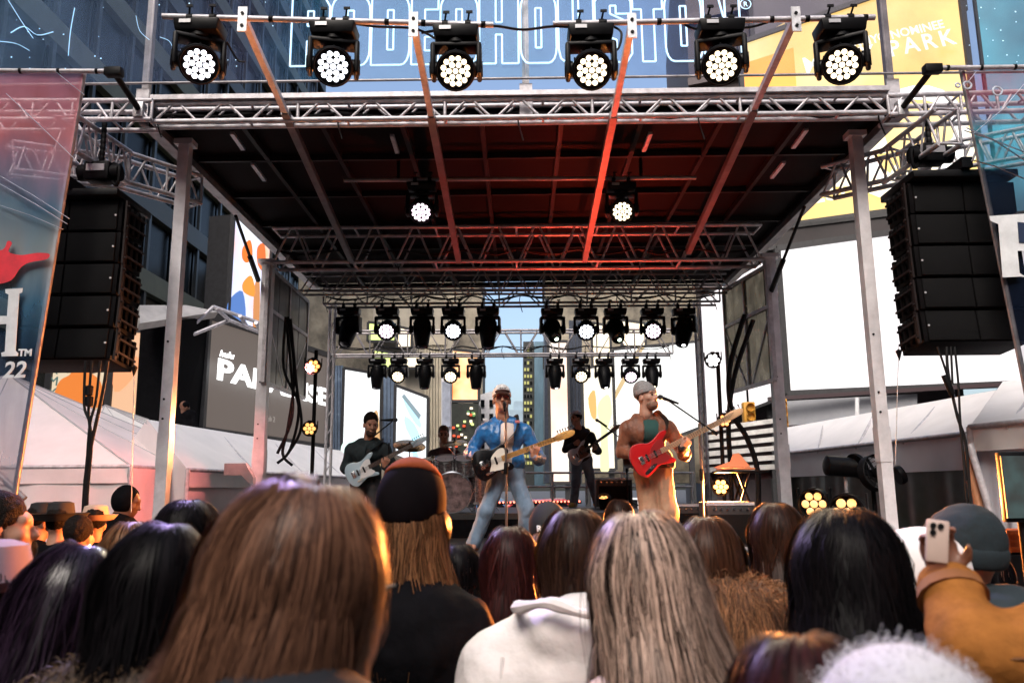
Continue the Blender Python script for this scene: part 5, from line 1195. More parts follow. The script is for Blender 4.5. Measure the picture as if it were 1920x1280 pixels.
def head(b, c, R, s=1., mouth=False):
    T = lambda x, y, z: tuple(Vector(c) + R @ Vector((x, y, z))*s); E = lambda p, r, k=.02, sub=False: b.ell(T(*p), [v*s for v in r], R, k, sub)
    E((0, .018, .035), (.076, .096, .098)); E((0, -.030, -.030), (.062, .066, .085), .03); E((0, -.052, -.085), (.040, .040, .034), .03)
    E((0, -.075, .040), (.055, .022, .022), .025); b.cap(T(0, -.092, .018), T(0, -.112, -.022), .010*s, .016*s, .012); b.cap(T(-.014, -.096, -.026), T(.014, -.096, -.026), .010*s, k=.01)
    for q in (-1, 1):
        E((q*.031, -.100, .010), (.019, .014, .012), .012, True); E((q*.045, -.058, -.018), (.026, .026, .022), .025); E((q*.079, .012, -.008), (.010, .022, .033), .008)
    b.cap(T(-.020, -.092, -.057), T(.020, -.092, -.057), .010*s, k=.008)
    if mouth: E((0, -.102, -.060), (.020, .016, .009), .006, True)
    b.cap(T(0, .02, -.04), T(0, .035, -.15), .056*s, .060*s, .03)
def hand(b, w, d, n, side=1, curl=(35, 40, 25), s=1., spread=.0):
    w = Vector(w); d = Vector(d).normalized(); n = (Vector(n) - d*Vector(n).dot(d)).normalized(); t = d.cross(n)*side
    for k in range(4):
        o = (.5 - k/3)*.066*s; b.cap(w + t*o*.55, w + d*.086*s + t*o, .015*s, .0125*s, .012)
        L = (.072, .082, .077, .060)[k]*s; p = w + d*.088*s + t*o; ang = 0; r = .0098*s
        for j, (fr, cu) in enumerate(zip((.45, .30, .25), curl)):
            ang += math.radians(cu); q = p + (d*math.cos(ang) + n*math.sin(ang) + t*spread*(1.5 - k)*.5).normalized()*L*fr
            b.cap(p, q, r, r*.88, .005); p = q; r *= .88
    p = w + d*.025*s + t*.026*s; q = p + (t*.62 + d*.62 + n*.35).normalized()*.045*s; b.cap(p, q, .014*s, .0115*s, .012); q2 = q + (d*.75 + n*.6 + t*.1).normalized()*.032*s; b.cap(q, q2, .011*s, .009*s, .005)
SKIN = mat('skin_fair', (.46, .26, .19), .5, 0, var=.12, vscale=22, spec=.4); SKIN2 = mat('skin_ruddy', (.42, .21, .14), .5, 0, var=.14, vscale=22, spec=.4); SKIN3 = mat('skin_brown', (.17, .075, .045), .5, 0, var=.15, vscale=22)
DENIM = mat('denim', (.13, .21, .31), .85, 0, var=.25, vscale=4, col2=(.19, .28, .39), bump=.2, bscale=160, sheen=.2); DENIM2 = mat('denim_grey', (.07, .10, .14), .8, 0, vscale=8, col2=(.16, .21, .27), bump=.2, bscale=160)
DARKHAIR = mat('hair_dark_short', (.010, .007, .006), .7, 0, spec=.08, var=.4, vscale=60, bump=.6, bscale=140); GREYB = mat('beard_brown', (.07, .035, .022), .7, 0, var=.4, vscale=80, bump=.6, bscale=160)
EYEM = mat('eye_dark', (.01, .008, .007), .15)
def torso(b, J, g, k=.05, low=True):
    """g: extra thickness"""
    ch, pe, nb = Vector(J['chest']), Vector(J['pelvis']), Vector(J['neck'])
    for s in 'LR':
        sh = Vector(J['sh' + s]); b.cap(nb.lerp(sh, .12) - V(0, 0, .035), nb.lerp(sh, .75) - V(0, 0, .045), .050 + g, .050 + g, k); b.cap(nb.lerp(sh, .6) - V(0, 0, .06), sh - V(0, 0, .05), .055 + g, .048 + g, k)
    b.cap(ch - V(.07, 0, -.02), ch + V(.07, 0, .02), .118 + g, .118 + g, k); b.cap(ch.lerp(nb, .5) - V(.07, -.02, 0), ch.lerp(nb, .5) + V(.07, .02, 0), .085 + g, .085 + g, k)
    mid = ch.lerp(pe, .55); b.cap(mid - V(.055, 0, 0), mid + V(.055, 0, 0), .108 + g, k=k)
    if low: b.cap(pe - V(.065, 0, -.02), pe + V(.065, 0, .02), .108 + g, k=k)
def arms(b, J, g, r=(.056, .046, .033), k=.035, cuff=1.0):
    for s in 'LR':
        sh, el, wr = (Vector(J[q + s]) for q in ('sh', 'el', 'wr')); sh = sh - V(0, 0, .04); w = el.lerp(wr, cuff); b.cap(sh, el, r[0] + g, r[1] + g, k); b.cap(el, w, r[1] + g, r[2] + g*.9, k)
def legs(b, J, g, r=(.085, .060, .042), k=.04):
    for s in 'LR':
        hp, kn, an = (Vector(J[q + s]) for q in ('hip', 'kn', 'an')); b.cap(hp, kn, r[0] + g, r[1] + g, k); b.cap(kn, an, r[1] + g, r[2] + g, k)
def shoes(t, J, m, yaw):
    for s, yw in zip('LR', yaw):
        a = Vector(J['an' + s]); d = Vector((math.sin(math.radians(yw)), -math.cos(math.radians(yw)), 0)); b = Flesh(); h = a.z
        b.cap(a + V(0, 0, -h + .05) - d*.05, a + V(0, 0, -h + .045) + d*.10, .045, .040, .03); b.cap(a + V(0, 0, -h + .035) + d*.1, a + V(0, 0, -h + .035) + d*.17, .042, .033, .03); b.cap(a - V(0, 0, .02), a + V(0, 0, -h + .06), .045, .05, .03)
        b.box(a + V(0, 0, -h - .05), (.3, .3, .05), None, .01, .004, True); obj('shoe', b.mesh('shoe', m, .010), t, True)
def figure(label, loc, J, yawp, skin, hands, mouth=False, res=.009, hs=1., group='band on the stage'):
    t = thing('person', label, 'person', loc, group); R = H3(*yawp); b = Flesh(); head(b, J['head'], R, hs, mouth)
    hc = Vector(J['head']); b.cap(hc + R @ Vector((0, .03, -.10)), J['neck'], .057, .065, .03); torso(b, J, -.02); arms(b, J, -.008); legs(b, J, -.012)
    for s, (d, n, sd, cu) in zip('LR', hands): hand(b, J['wr' + s], d, n, sd, cu)
    for s in 'LR': a = Vector(J['an' + s]); b.cap(a, (a.x, a.y - .08, .05), .035, .03, .02)
    obj('body', b.mesh('body', skin, res), t, True)
    for q in (-1, 1):
        p = hc + R @ Vector((q*.031, -.089, .010))*hs; MB().lathe([(.001, -.012), (.009, -.006), (.012, 0), (.009, .006), (.001, .012)], 8, M=Matrix.Translation(p)).build('eye', EYEM, t, True)
        MB().sweep([hc + R @ Vector((q*.012, -.098, .030)), hc + R @ Vector((q*.032, -.102, .036)), hc + R @ Vector((q*.052, -.086, .030))], .0055, 5).build('eyebrow', DARKHAIR, t, True)
    return t, R, hc
def hairdo(t, hc, R, m, s=1., fringe=True, name='hair', low=-.02):
    T = lambda x, y, z: tuple(hc + R @ Vector((x, y, z))*s); b = Flesh(); b.ell(T(0, .026, .052), (.084*s, .102*s, .100*s), R, .02); b.ell(T(0, -.085, -.03), (.085*s, .07*s, .085*s), R, .02, True); b.box(T(0, .0, low - .12), (.2*s, .2*s, .1*s), R, .01, .03, True)
    return obj(name, b.mesh(name, m, .009, .004, (60, 60, 60)), t, True)
def beard(t, hc, R, m, s=1.):
    T = lambda x, y, z: tuple(hc + R @ Vector((x, y, z))*s); b = Flesh(); b.ell(T(0, -.046, -.080), (.060*s, .062*s, .054*s), R, .02); b.ell(T(0, -.10, -.02), (.045*s, .05*s, .030*s), R, .015, True); b.ell(T(0, -.115, -.058), (.022*s, .03*s, .010*s), R, .008, True); b.box(T(0, .06, -.05), (.2*s, .07*s, .2*s), R, .01, .02, True)
    return obj('beard', b.mesh('beard', m, .008, .003, (70, 70, 70)), t, True)
def capdome(t, hc, R, m, s=1., brim=None, back=False, name='cap', z0=.035):
    T = lambda x, y, z: tuple(hc + R @ Vector((x, y, z))*s); b = Flesh(); b.ell(T(0, .016, .050), (.091*s, .112*s, .112*s), R, .02); b.ell(T(0, -.05, .085), (.060*s, .050*s, .055*s), R, .04); b.box(T(0, 0, z0 - .1), (.2*s, .2*s, .1*s), R @ Matrix.Rotation(-.12, 3, 'X'), .004, .006, True)
    o = obj(name, b.mesh(name, m, .008), t, True)
    if brim:
        b = Flesh(); d = 1 if back else -1; b.ell(T(0, d*.115, z0 + .012), (.076*s, .080*s, .034*s), R, .01); b.ell(T(0, d*.115, z0 - .002), (.085*s, .095*s, .034*s), R, .006, True); obj('brim', b.mesh('brim', brim, .007), t, True)
    return o
# ---------------------------------------------------------------- guitars
TELE = [(-.205, .0), (-.192, .09), (-.135, .152), (-.055, .146), (.02, .118), (.09, .128), (.15, .135), (.182, .09), (.178, .035), (.12, .015), (.105, -.02), (.135, -.045), (.178, -.075), (.185, -.118), (.15, -.138), (.09, -.122), (.02, -.112), (-.055, -.142), (-.135, -.152), (-.192, -.09)]
STRAT = [(-.205, .0), (-.195, .085), (-.14, .150), (-.06, .148), (.01, .118), (.08, .125), (.165, .160), (.225, .150), (.20, .115), (.14, .075), (.125, .025), (.125, -.025), (.14, -.075), (.185, -.115), (.175, -.142), (.11, -.130), (.03, -.112), (-.05, -.138), (-.13, -.155), (-.19, -.095)]
def guitar(name, label, M, body, pg, neckm, outline, L=.62, ks=1., dark=None, head_m=None, pgs=None, group='guitars of the band', ctrl=None):
    t = thing(name, label, 'guitar', M.translation, group); X = M
    o = closed([(x*ks, y*ks) for x, y in outline], 5); MB().prism(o, -.021, .021, M=X, bev=.006).build('body', body, t)
    pg_o = closed(pgs or [(-.02, -.02), (.0, .045), (.09, .10), (.15, .09), (.14, .03), (.12, -.03), (.15, -.08), (.10, -.105), (.0, -.095), (-.06, -.09)], 4); MB().prism([(x*ks, y*ks) for x, y in pg_o], .0215, .0245, M=X).build('pickguard', pg, t)
    nk = MB().box((.10 + L/2, 0, .016), (L, .052, .026), M=X, bev=.008).build('neck', neckm, t)
    fb = MB().box((.10 + L/2, 0, .031), (L - .004, .054, .006), M=X).build('fretboard', dark or neckm, t)
    for k in range(1, 15): x = .10 + L - L*1.02*(1 - 2**(-k/12)); MB().box((x, 0, .0348), (.0025, .053, .002), M=X).build('fret', CHROME, fb)
    hx = .10 + L; MB().prism(closed([(hx - .01, -.027), (hx + .03, -.036), (hx + .17, -.03), (hx + .205, .005), (hx + .185, .03), (hx + .10, .045), (hx + .03, .04), (hx - .01, .027)], 3), .004, .020, M=X, bev=.003).build('headstock', head_m or neckm, t)
    for k in range(4 if L > .7 else 6): x = hx + .03 + k*(.15/(3 if L > .7 else 5)); MB().cyl((x, .035, .012), (x, .065, .012), .005, seg=6, M=X).box((x, .070, .012), (.014, .014, .008), M=X).build('tuner', CHROME, t)
    for x in (-.05, .035): MB().box((x*ks, 0, .027), (.022, .080, .010), M=X, bev=.003).build('pickup', BLACKP, t)
    MB().box((-.11*ks, 0, .027), (.045, .082, .012), M=X, bev=.003).build('bridge', CHROME, t)
    MB().prism([(x*ks, y*ks) for x, y in closed(ctrl or [(-.10, -.09), (-.03, -.085), (-.02, -.10), (-.09, -.11)], 3)], .0215, .027, M=X).build('control_plate', CHROME, t)
    for k in range(3): MB().cyl(((-.09 + .03*k)*ks, -.098*ks, .022), ((-.09 + .03*k)*ks, -.098*ks, .042), .010, .009, 10, M=X).build('control_knob', CHROME, t)
    for k in range(4 if L > .7 else 6):
        y = -.02 + .04*k/(3 if L > .7 else 5); MB().cyl((-.11*ks, y, .040), (hx + .03 + .02*k, y*.9 + .005, .036), .0011 if L < .7 else .002, seg=4, M=X).build('string', CHROME, t)
    return t
def gm(c, ang, tilt=0, yaw=0):
    """guitar matrix: facing the audience, neck rising by ang"""
    return Matrix.Translation(c) @ Matrix.Rotation(math.radians(yaw), 4, 'Z') @ Matrix.Rotation(math.radians(-ang), 4, 'Y') @ Matrix.Rotation(PI/2 + math.radians(tilt), 4, 'X')
MAPLE = mat('maple_neck', (.62, .33, .09), .35, 0, var=.12, vscale=9, stretch=(2, 12, 12), coat=.4); ROSE = mat('rosewood', (.06, .03, .02), .5, var=.3, vscale=20)
LBLK = mat('leather_black', (.010, .010, .011), .5); CREAM = mat('pickguard_cream', (.72, .68, .60), .35)
def strap(t, pts, m=LBLK, w=.028): MB().sweep(smoothline(pts, 6), w, 6, .14).build('guitar_strap', m, t, True)
def hexof(px0, s, pyf): return lambda px, py, y=0.: Vector(((px - px0)/s, y, (pyf - py)/s))

# ---- singer
Q = hexof(945, 173, 1030); YS = 8.85; w0 = P(945, 1030, YS); LS = V(w0.x, YS, FLOOR)
J = dict(head=Q(943, 752, -.02), neck=Q(946, 790, .02), chest=Q(948, 824, .0), pelvis=Q(950, 886, .02), shL=Q(908, 803), shR=Q(987, 803), elL=Q(882, 850, .02), wrL=Q(906, 858, -.20), elR=Q(1012, 862, .02), wrR=Q(1000, 858, -.235),
         hipL=Q(936, 896, .02), hipR=Q(966, 896, .02), knL=Q(913, 955, -.05), anL=Q(889, 1014, .03), knR=Q(986, 950, -.05), anR=Q(984, 1014, .06))
sg, R, hc = figure('singer in a blue satin jacket and white cap playing a black guitar at the microphone', LS, J, (4, -8, 0), SKIN2, [(V(.8, -.1, -.25), V(.1, 1, -.1), -1, (30, 35, 25)), (V(.35, -.25, .75), V(-.35, .9, .2), 1, (60, 55, 40))], True, hs=1.14)
BJ = mat('blue_satin', (.012, .13, .36), .33, 0, var=.35, vscale=14, bump=.35, bscale=26, sheen=.3); WCAP = mat('white_cotton', (.72, .70, .70), .8, var=.06); TEE = mat('tee_offwhite', (.66, .58, .54), .85, var=.08, bump=.2, bscale=40); SHADES = mat('sunglass_lens', (.10, .015, .01), .08, coat=1.)
b = Flesh(); torso(b, J, .024, .05, False); b.cap(Q(935, 868, .02), Q(965, 868, .02), .125, k=.05); arms(b, J, .020, k=.03, cuff=.86); b.cap(Q(930, 792, .02), Q(962, 792, .02), .062, k=.02)
b.box(Q(951, 838, -.20), (.070, .15, .32), H3(0, 0, 3), .02, .012, True); obj('jacket', b.mesh('jacket', BJ, .0095, .009, (22, 22, 9), .0016), sg, True)
b = Flesh(); 
for s in 'LR': el, wr = J['el' + s], J['wr' + s]; b.cap(el.lerp(wr, .80), el.lerp(wr, .92), .047, .044, .01)
obj('cuff', b.mesh('cuff', mat('knit_cuff', (.30, .33, .44), .9, var=.3, vscale=60), .009), sg, True)
b = Flesh(); torso(b, J, .004, .05); obj('shirt', b.mesh('shirt', TEE, .011, .005, (12, 12, 9)), sg, True)
b = Flesh(); b.cap(Q(936, 886, .02), Q(964, 886, .02), .118, k=.05); legs(b, J, .012, (.088, .068, .062)); obj('jeans', b.mesh('jeans', DENIM, .010, .008, (22, 22, 8), .0012), sg, True)
shoes(sg, J, mat('boot_tan', (.20, .09, .05), .5, var=.2), (-25, 25)); hairdo(sg, hc, R, GREYB, 1.14, low=-.05); capdome(sg, hc, R, WCAP, 1.14, mat('cap_brim_grey', (.30, .25, .25), .8)); text('cap_lettering', 'HOUSTON', .017, DARKHAIR, Matrix.Translation(LS) @ Matrix.Translation(hc) @ R.to_4x4() @ face_m((-.040, -.132, .100), (1, 0, 0), (0, .3, 1)), sg, .004, 0)
for q in (-1, 1): MB().prism(closed([(-.026, -.014), (.026, -.016), (.028, .014), (-.026, .016)], 4), -.003, .003, M=Matrix.Translation(hc) @ R.to_4x4() @ face_m((q*.038, -.122, .012), (1, q*.18, 0), (0, 0, 1))).build('sunglass_lens', SHADES, sg, True)
MB().sweep([hc + R @ Vector(v) for v in ((-.093, .01, .016), (-.073, -.112, .018), (0, -.130, .018), (.073, -.112, .018), (.093, .01, .016))], .004, 5).build('sunglass_frame', BLACKP, sg, True)
strap(sg, [Q(908, 872, -.17), Q(930, 850, -.15), Q(966, 815, -.165), Q(972, 792, -.05), Q(965, 785, .06), Q(930, 830, .17), Q(905, 868, .10), Q(895, 880, -.1)], w=.034)
for (px, py, c) in ((912, 790, (.6, .6, .62)), (972, 794, (.5, .15, .15))): MB().box(Q(px, py, -.148), (.05, .006, .03), bev=.002).build('patch', mat('patch_%d' % px, c, .7), sg, True)
guitar('electric_guitar', 'black guitar with cream pickguard and yellow maple neck held by the singer', Matrix.Translation(LS) @ gm(Q(926, 868, -.225), 19.5, 0, 6), mat('guitar_black', (.004, .004, .005), .25, coat=.15, spec=.2), CREAM, MAPLE, TELE, .63, 1.05)
# ---- bass player
Q = hexof(1225, 178, 1034); w0 = P(1225, 1034, 8.6); LB = V(w0.x, 8.6, FLOOR)
J = dict(head=Q(1224, 750, -.02), neck=Q(1221, 788, .03), chest=Q(1222, 820, .0), pelvis=Q(1230, 884, .02), shL=Q(1185, 800), shR=Q(1262, 800), elL=Q(1176, 850, .04), wrL=Q(1196, 858, -.16), elR=Q(1290, 856, .0), wrR=Q(1278, 846, -.24),
         hipL=Q(1216, 896, .02), hipR=Q(1246, 896, .02), knL=Q(1218, 960, -.04), anL=Q(1222, 1018, .03), knR=Q(1256, 960, -.03), anR=Q(1258, 1018, .05))
bp, R, hc = figure('bass player in a brown jacket and grey beanie singing into a boom microphone', LB, J, (42, -6, 0), SKIN, [(V(.25, -.2, -.9), V(.6, .6, .2), -1, (30, 40, 30)), (V(.55, -.2, .5), V(-.3, .9, .3), 1, (60, 55, 40))], True, hs=1.12)
LEA = mat('brown_suede', (.15, .048, .020), .6, 0, var=.3, vscale=11, bump=.3, bscale=40, sheen=.2); GRN = mat('green_tee', (.010, .050, .045), .85, var=.2); KHA = mat('khaki_twill', (.33, .20, .125), .85, 0, var=.15, vscale=9, bump=.2, bscale=120)
b = Flesh(); torso(b, J, .026, .05, False); b.cap(Q(1215, 868, .02), Q(1247, 868, .02), .125, k=.05); arms(b, J, .022, k=.03, cuff=.84); b.cap(Q(1205, 790, .04), Q(1240, 790, .04), .064, k=.02); b.box(Q(1226, 835, -.20), (.075, .15, .33), H3(0, 0, 2), .02, .012, True)
obj('jacket', b.mesh('jacket', LEA, .0095, .008, (22, 22, 8), .0014), bp, True)
b = Flesh(); torso(b, J, .005, .05); obj('shirt', b.mesh('shirt', GRN, .011, .004, (12, 12, 9)), bp, True)
b = Flesh()
for s in 'LR': el, wr = J['el' + s], J['wr' + s]; b.cap(el.lerp(wr, .76), el.lerp(wr, .93), .050, .046, .01)
b.cap(Q(1212, 874, .02), Q(1250, 874, .02), .128, k=.02); b.box(Q(1230, 905, .02), (.4, .3, .13), None, .01, .01, True); b.box(Q(1230, 843, .02), (.10, .3, .13), None, .01, .01, True); obj('knit_trim', b.mesh('knit_trim', mat('knit_black', (.012, .012, .014), .9), .0095), bp, True)
b = Flesh(); b.cap(Q(1216, 886, .02), Q(1246, 886, .02), .118, k=.05); legs(b, J, .020, (.090, .076, .076), k=.03); obj('trousers', b.mesh('trousers', KHA, .010, .008, (20, 20, 7), .0012), bp, True)
shoes(bp, J, mat('shoe_brown', (.08, .04, .025), .5), (0, 20)); hairdo(bp, hc, R, GREYB, 1.12, low=-.06); beard(bp, hc, R, mat('beard_grey', (.20, .115, .08), .8, var=.4, vscale=90), 1.12)
BEAN = mat('beanie_grey', (.24, .235, .24), .95, 0, var=.35, vscale=120, bump=.5, bscale=150)
def beanie(t, hc, R, m, s=1., slouch=.02):
    T = lambda x, y, z: tuple(hc + R @ Vector((x, y, z))*s); b = Flesh(); b.ell(T(0, .022, .060), (.092*s, .112*s, .092*s), R, .02); b.ell(T(0, .05, .10), (.075*s, .085*s, .075*s), R, .03); b.box(T(0, 0, -.075), (.2*s, .2*s, .1*s), R @ Matrix.Rotation(-.16, 3, 'X'), .004, .006, True); obj('beanie', b.mesh('beanie', m, .009, .003, (30, 30, 30)), t, True)
    b = Flesh(); b.ell(T(0, .020, .048), (.099*s, .119*s, .088*s), R, .02); b.box(T(0, 0, -.075), (.2*s, .2*s, .1*s), R @ Matrix.Rotation(-.16, 3, 'X'), .004, .006, True); b.box(T(0, 0, .185), (.2*s, .2*s, .1*s), R @ Matrix.Rotation(-.16, 3, 'X'), .004, .01, True); obj('beanie_cuff', b.mesh('beanie_cuff', m, .008), t, True)
beanie(bp, hc, R, BEAN, 1.12)
strap(bp, [Q(1200, 862, -.16), Q(1235, 835, -.15), Q(1256, 805, -.15), Q(1250, 786, -.02), Q(1240, 782, .06), Q(1205, 830, .17), Q(1185, 868, .10), Q(1185, 880, -.08)], w=.036)
guitar('bass_guitar', 'glossy red bass guitar with pale neck held by the player in brown', Matrix.Translation(LB) @ gm(Q(1222, 860, -.235), 25, 0, 8), mat('bass_red', (.42, .012, .014), .18, coat=1.), mat('pickguard_red', (.25, .02, .02), .3), mat('maple_pale', (.66, .42, .24), .4, var=.1, coat=.3), STRAT, .80, 1.12,
       ctrl=[(-.13, -.11), (-.02, -.075), (.0, -.095), (-.11, -.135)])
# ---- guitarist in the dark shirt
Q = hexof(685, 142, 1010); w0 = P(685, 1010, 10.7); LG = V(w0.x, 10.7, FLOOR)
J = dict(head=Q(692, 797, -.06), neck=Q(686, 828, .02), chest=Q(684, 852, .02), pelvis=Q(683, 905, .03), shL=Q(654, 836), shR=Q(717, 836), elL=Q(645, 876, .03), wrL=Q(664, 876, -.18), elR=Q(735, 880, .02), wrR=Q(722, 874, -.21),
         hipL=Q(670, 912), hipR=Q(697, 912), knL=Q(668, 960, -.03), anL=Q(664, 1000, .02), knR=Q(700, 960, -.03), anR=Q(704, 1000, .02))
lg, R, hc = figure('guitarist in a dark overshirt looking down at a pale blue guitar', LG, J, (22, 14, 0), SKIN2, [(V(.8, -.1, -.3), V(.1, 1, 0), -1, (30, 35, 25)), (V(.35, -.25, .7), V(-.35, .9, .2), 1, (60, 55, 40))], hs=1.14)
NVY = mat('shirt_dark_teal', (.010, .020, .024), .8, 0, var=.35, vscale=12, bump=.3, bscale=40)
b = Flesh(); torso(b, J, .028, .05); arms(b, J, .022, k=.03, cuff=.86); b.cap(Q(672, 828, .03), Q(700, 828, .03), .062, k=.02); b.box(Q(690, 842, -.19), (.03, .1, .14), H3(0, 0, 0), .01, .01, True); obj('overshirt', b.mesh('overshirt', NVY, .0105, .008, (20, 20, 8), .0014), lg, True)
b = Flesh(); torso(b, J, .006, .05); obj('shirt', b.mesh('shirt', mat('tee_black', (.012, .012, .013), .85), .012), lg, True)
b = Flesh(); b.cap(Q(670, 905, .02), Q(697, 905, .02), .116, k=.05); legs(b, J, .012); obj('trousers', b.mesh('trousers', mat('trousers_dark', (.03, .028, .03), .85), .012, .005), lg, True)
shoes(lg, J, LBLK, (-15, 15)); hairdo(lg, hc, R, DARKHAIR, 1.14, low=-.03); beard(lg, hc, R, mat('beard_dark', (.05, .022, .014), .8, var=.4, vscale=90), 1.14)
strap(lg, [Q(665, 880, -.16), Q(690, 850, -.15), Q(712, 832, -.10), Q(706, 826, .06), Q(670, 850, .16), Q(650, 885, .05)])
PGW = mat('pickguard_white', (.75, .74, .74), .35); SON = mat('guitar_pale_blue', (.40, .52, .60), .2, coat=1.)
guitar('electric_guitar', 'pale blue guitar with white pickguard held by the guitarist in the dark overshirt', Matrix.Translation(LG) @ gm(Q(681, 882, -.21), 27, 0, 6), SON, PGW, mat('neck_pale', (.50, .46, .42), .4), STRAT, .62, 1.0, dark=ROSE, head_m=SON)
# ---- guitarist in the black sweater
Q = hexof(1095, 102, 952); w0 = P(1095, 952, 14.9); LK = V(w0.x, 14.9, RISE)
J = dict(head=Q(1084, 790, -.02), neck=Q(1090, 812, .02), chest=Q(1090, 828, .02), pelvis=Q(1092, 866, .02), shL=Q(1071, 818), shR=Q(1111, 818), elL=Q(1063, 846, .02), wrL=Q(1078, 838, -.18), elR=Q(1124, 850, .02), wrR=Q(1114, 850, -.21),
         hipL=Q(1084, 872), hipR=Q(1102, 872), knL=Q(1081, 908, -.03), anL=Q(1077, 942, .03), knR=Q(1110, 908, -.03), anR=Q(1119, 942, .04))
kg, R, hc = figure('guitarist in a black sweater and jeans on the riser looking aside', LK, J, (-55, 0, 0), SKIN2, [(V(.5, -.2, .3), V(.1, 1, 0), -1, (40, 45, 35)), (V(.35, -.25, .7), V(-.35, .9, .2), 1, (60, 55, 40))], res=.011)
b = Flesh(); torso(b, J, .020, .05); arms(b, J, .016, k=.03, cuff=.9); b.cap(Q(1084, 808, .03), Q(1096, 808, .03), .056, k=.02); obj('sweater', b.mesh('sweater', mat('sweater_black', (.012, .008, .009), .9, var=.3, vscale=30), .012, .006, (12, 12, 8)), kg, True)
b = Flesh(); b.cap(Q(1084, 866, .02), Q(1102, 866, .02), .116, k=.05); legs(b, J, .012, (.088, .068, .060)); obj('jeans', b.mesh('jeans', DENIM2, .012, .006, (12, 12, 8)), kg, True)
shoes(kg, J, mat('shoe_yellow', (.55, .38, .10), .6), (-30, 25)); hairdo(kg, hc, R, DARKHAIR, 1., low=-.02); capdome(kg, hc, R, mat('cap_pinkish', (.52, .40, .38), .8), .98, None, True, 'skull_cap', z0=.075)
strap(kg, [Q(1080, 852, -.16), Q(1100, 826, -.13), Q(1108, 814, -.02), Q(1098, 812, .08), Q(1070, 845, .1)])
guitar('electric_guitar', 'white guitar with dark tortoise pickguard held by the player in black', Matrix.Translation(LK) @ gm(Q(1087, 856, -.21), 34, 0, 6), mat('guitar_silver', (.58, .55, .60), .25, coat=.6), mat('pickguard_tortoise', (.10, .025, .015), .3, var=.5, vscale=30), mat('neck_brown', (.30, .16, .08), .4), STRAT, .62, 1.0, dark=ROSE)
# ---- drummer and kit
YD = 12.7; Q = lambda px, py, y=0.: P(px, py, YD) - V(0, YD, RISE) + V(0, y, 0)
LD = V(0, YD, RISE)
J = dict(head=Q(832, 815, -.03), neck=Q(832, 842, .03), chest=Q(833, 864, .02), pelvis=Q(833, 908, .08), shL=Q(811, 848), shR=Q(856, 848), elL=Q(803, 880, -.02), wrL=Q(818, 884, -.26), elR=Q(868, 876, -.04), wrR=Q(858, 858, -.26),
         hipL=Q(822, 912, .05), hipR=Q(846, 912, .05), knL=Q(812, 918, -.36), anL=Q(811, 950, -.38), knR=Q(860, 918, -.36), anR=Q(862, 950, -.38))
for s in 'LR': J['an' + s].z = .07
dr, R, hc = figure('drummer in a dark patterned shirt seated behind a sparkling drum kit', LD, J, (6, 10, 0), SKIN2, [(V(.3, -.8, -.2), V(0, -.1, -1), -1, (60, 55, 40)), (V(-.1, -.8, .3), V(0, -.1, -1), 1, (60, 55, 40))], res=.011)
b = Flesh(); torso(b, J, .022, .05); arms(b, J, .018, k=.03, cuff=.9); obj('shirt', b.mesh('shirt', mat('shirt_patterned', (.035, .015, .016), .85, var=.5, vscale=40, col2=(.12, .06, .06)), .012, .006), dr, True)
b = Flesh(); b.cap(J['hipL'], J['hipR'], .11, k=.05); legs(b, J, .012); obj('trousers', b.mesh('trousers', MATS['trousers_dark'], .013), dr, True); hairdo(dr, hc, R, mat('hair_brown_short', (.10, .05, .03), .7, var=.3, vscale=60), .98, low=.02); shoes(dr, J, LBLK, (-10, 10))
SPRK = mat('drum_sparkle', (.16, .12, .13), .22, .6, var=.6, vscale=30, col2=(.7, .6, .62), coat=.3); HEADM = mat('drum_skin', (.62, .57, .58), .5, var=.15); BRZ = mat('cymbal_bronze', (.62, .30, .08), .26, 1., var=.15, vscale=12)
kit = thing('drum_kit', 'sparkling silver drum kit with bronze cymbals on the riser', 'drums', V(P(850, 950, 12.1).x, 12.1, RISE))
def drum(name, c, r, h, axis, hm=HEADM):
    d = MB().lathe([(r, -h/2), (r, h/2)], 28, M=Matrix.Translation(c) @ Vector(axis).to_track_quat('Z', 'Y').to_matrix().to_4x4()).build(name, SPRK, kit); M = Matrix.Translation(c) @ Vector(axis).to_track_quat('Z', 'Y').to_matrix().to_4x4()
    MB().lathe([(.01, h/2 + .002), (r*.98, h/2 + .004)], 28, M=M, cap=False).build('drum_head', hm, d); MB().lathe([(.01, -h/2 - .002), (r*.98, -h/2 - .004)], 28, M=M, cap=False).build('drum_head', hm, d)
    for z in (-h/2, h/2): MB().lathe([(r*1.0, z - .018), (r*1.05, z - .015), (r*1.05, z + .015), (r*.98, z + .018)], 28, M=M, cap=False).build('hoop', CHROME, d)
    for k in range(8): a = k*PI/4; MB().cyl((r*1.04*math.cos(a), r*1.04*math.sin(a), -h/2), (r*1.04*math.cos(a), r*1.04*math.sin(a), h/2), .007, seg=5, M=M).box((r*1.03*math.cos(a), r*1.03*math.sin(a), 0), (.03, .03, .05), M=M).build('lug', CHROME, d)
    return d
kx = P(848, 930, 11.95); drum('bass_drum', V(kx.x, 12.0, RISE + .29), .285, .42, (.05, -1, 0), mat('drum_front', (.10, .07, .075), .5, 0, var=.5, vscale=11, col2=(.42, .30, .30))); drum('tom_drum', P(836, 872, 11.9), .15, .2, (0, -.45, 1)); drum('tom_drum', P(872, 872, 11.9), .165, .22, (0, -.45, 1)); q = P(806, 905, 12.1); drum('snare_drum', V(q.x, 12.1, RISE + .52), .175, .15, (.05, -.12, 1)); q = P(893, 918, 12.2); drum('floor_tom', V(q.x, 12.2, RISE + .34), .2, .4, (0, -.05, 1))
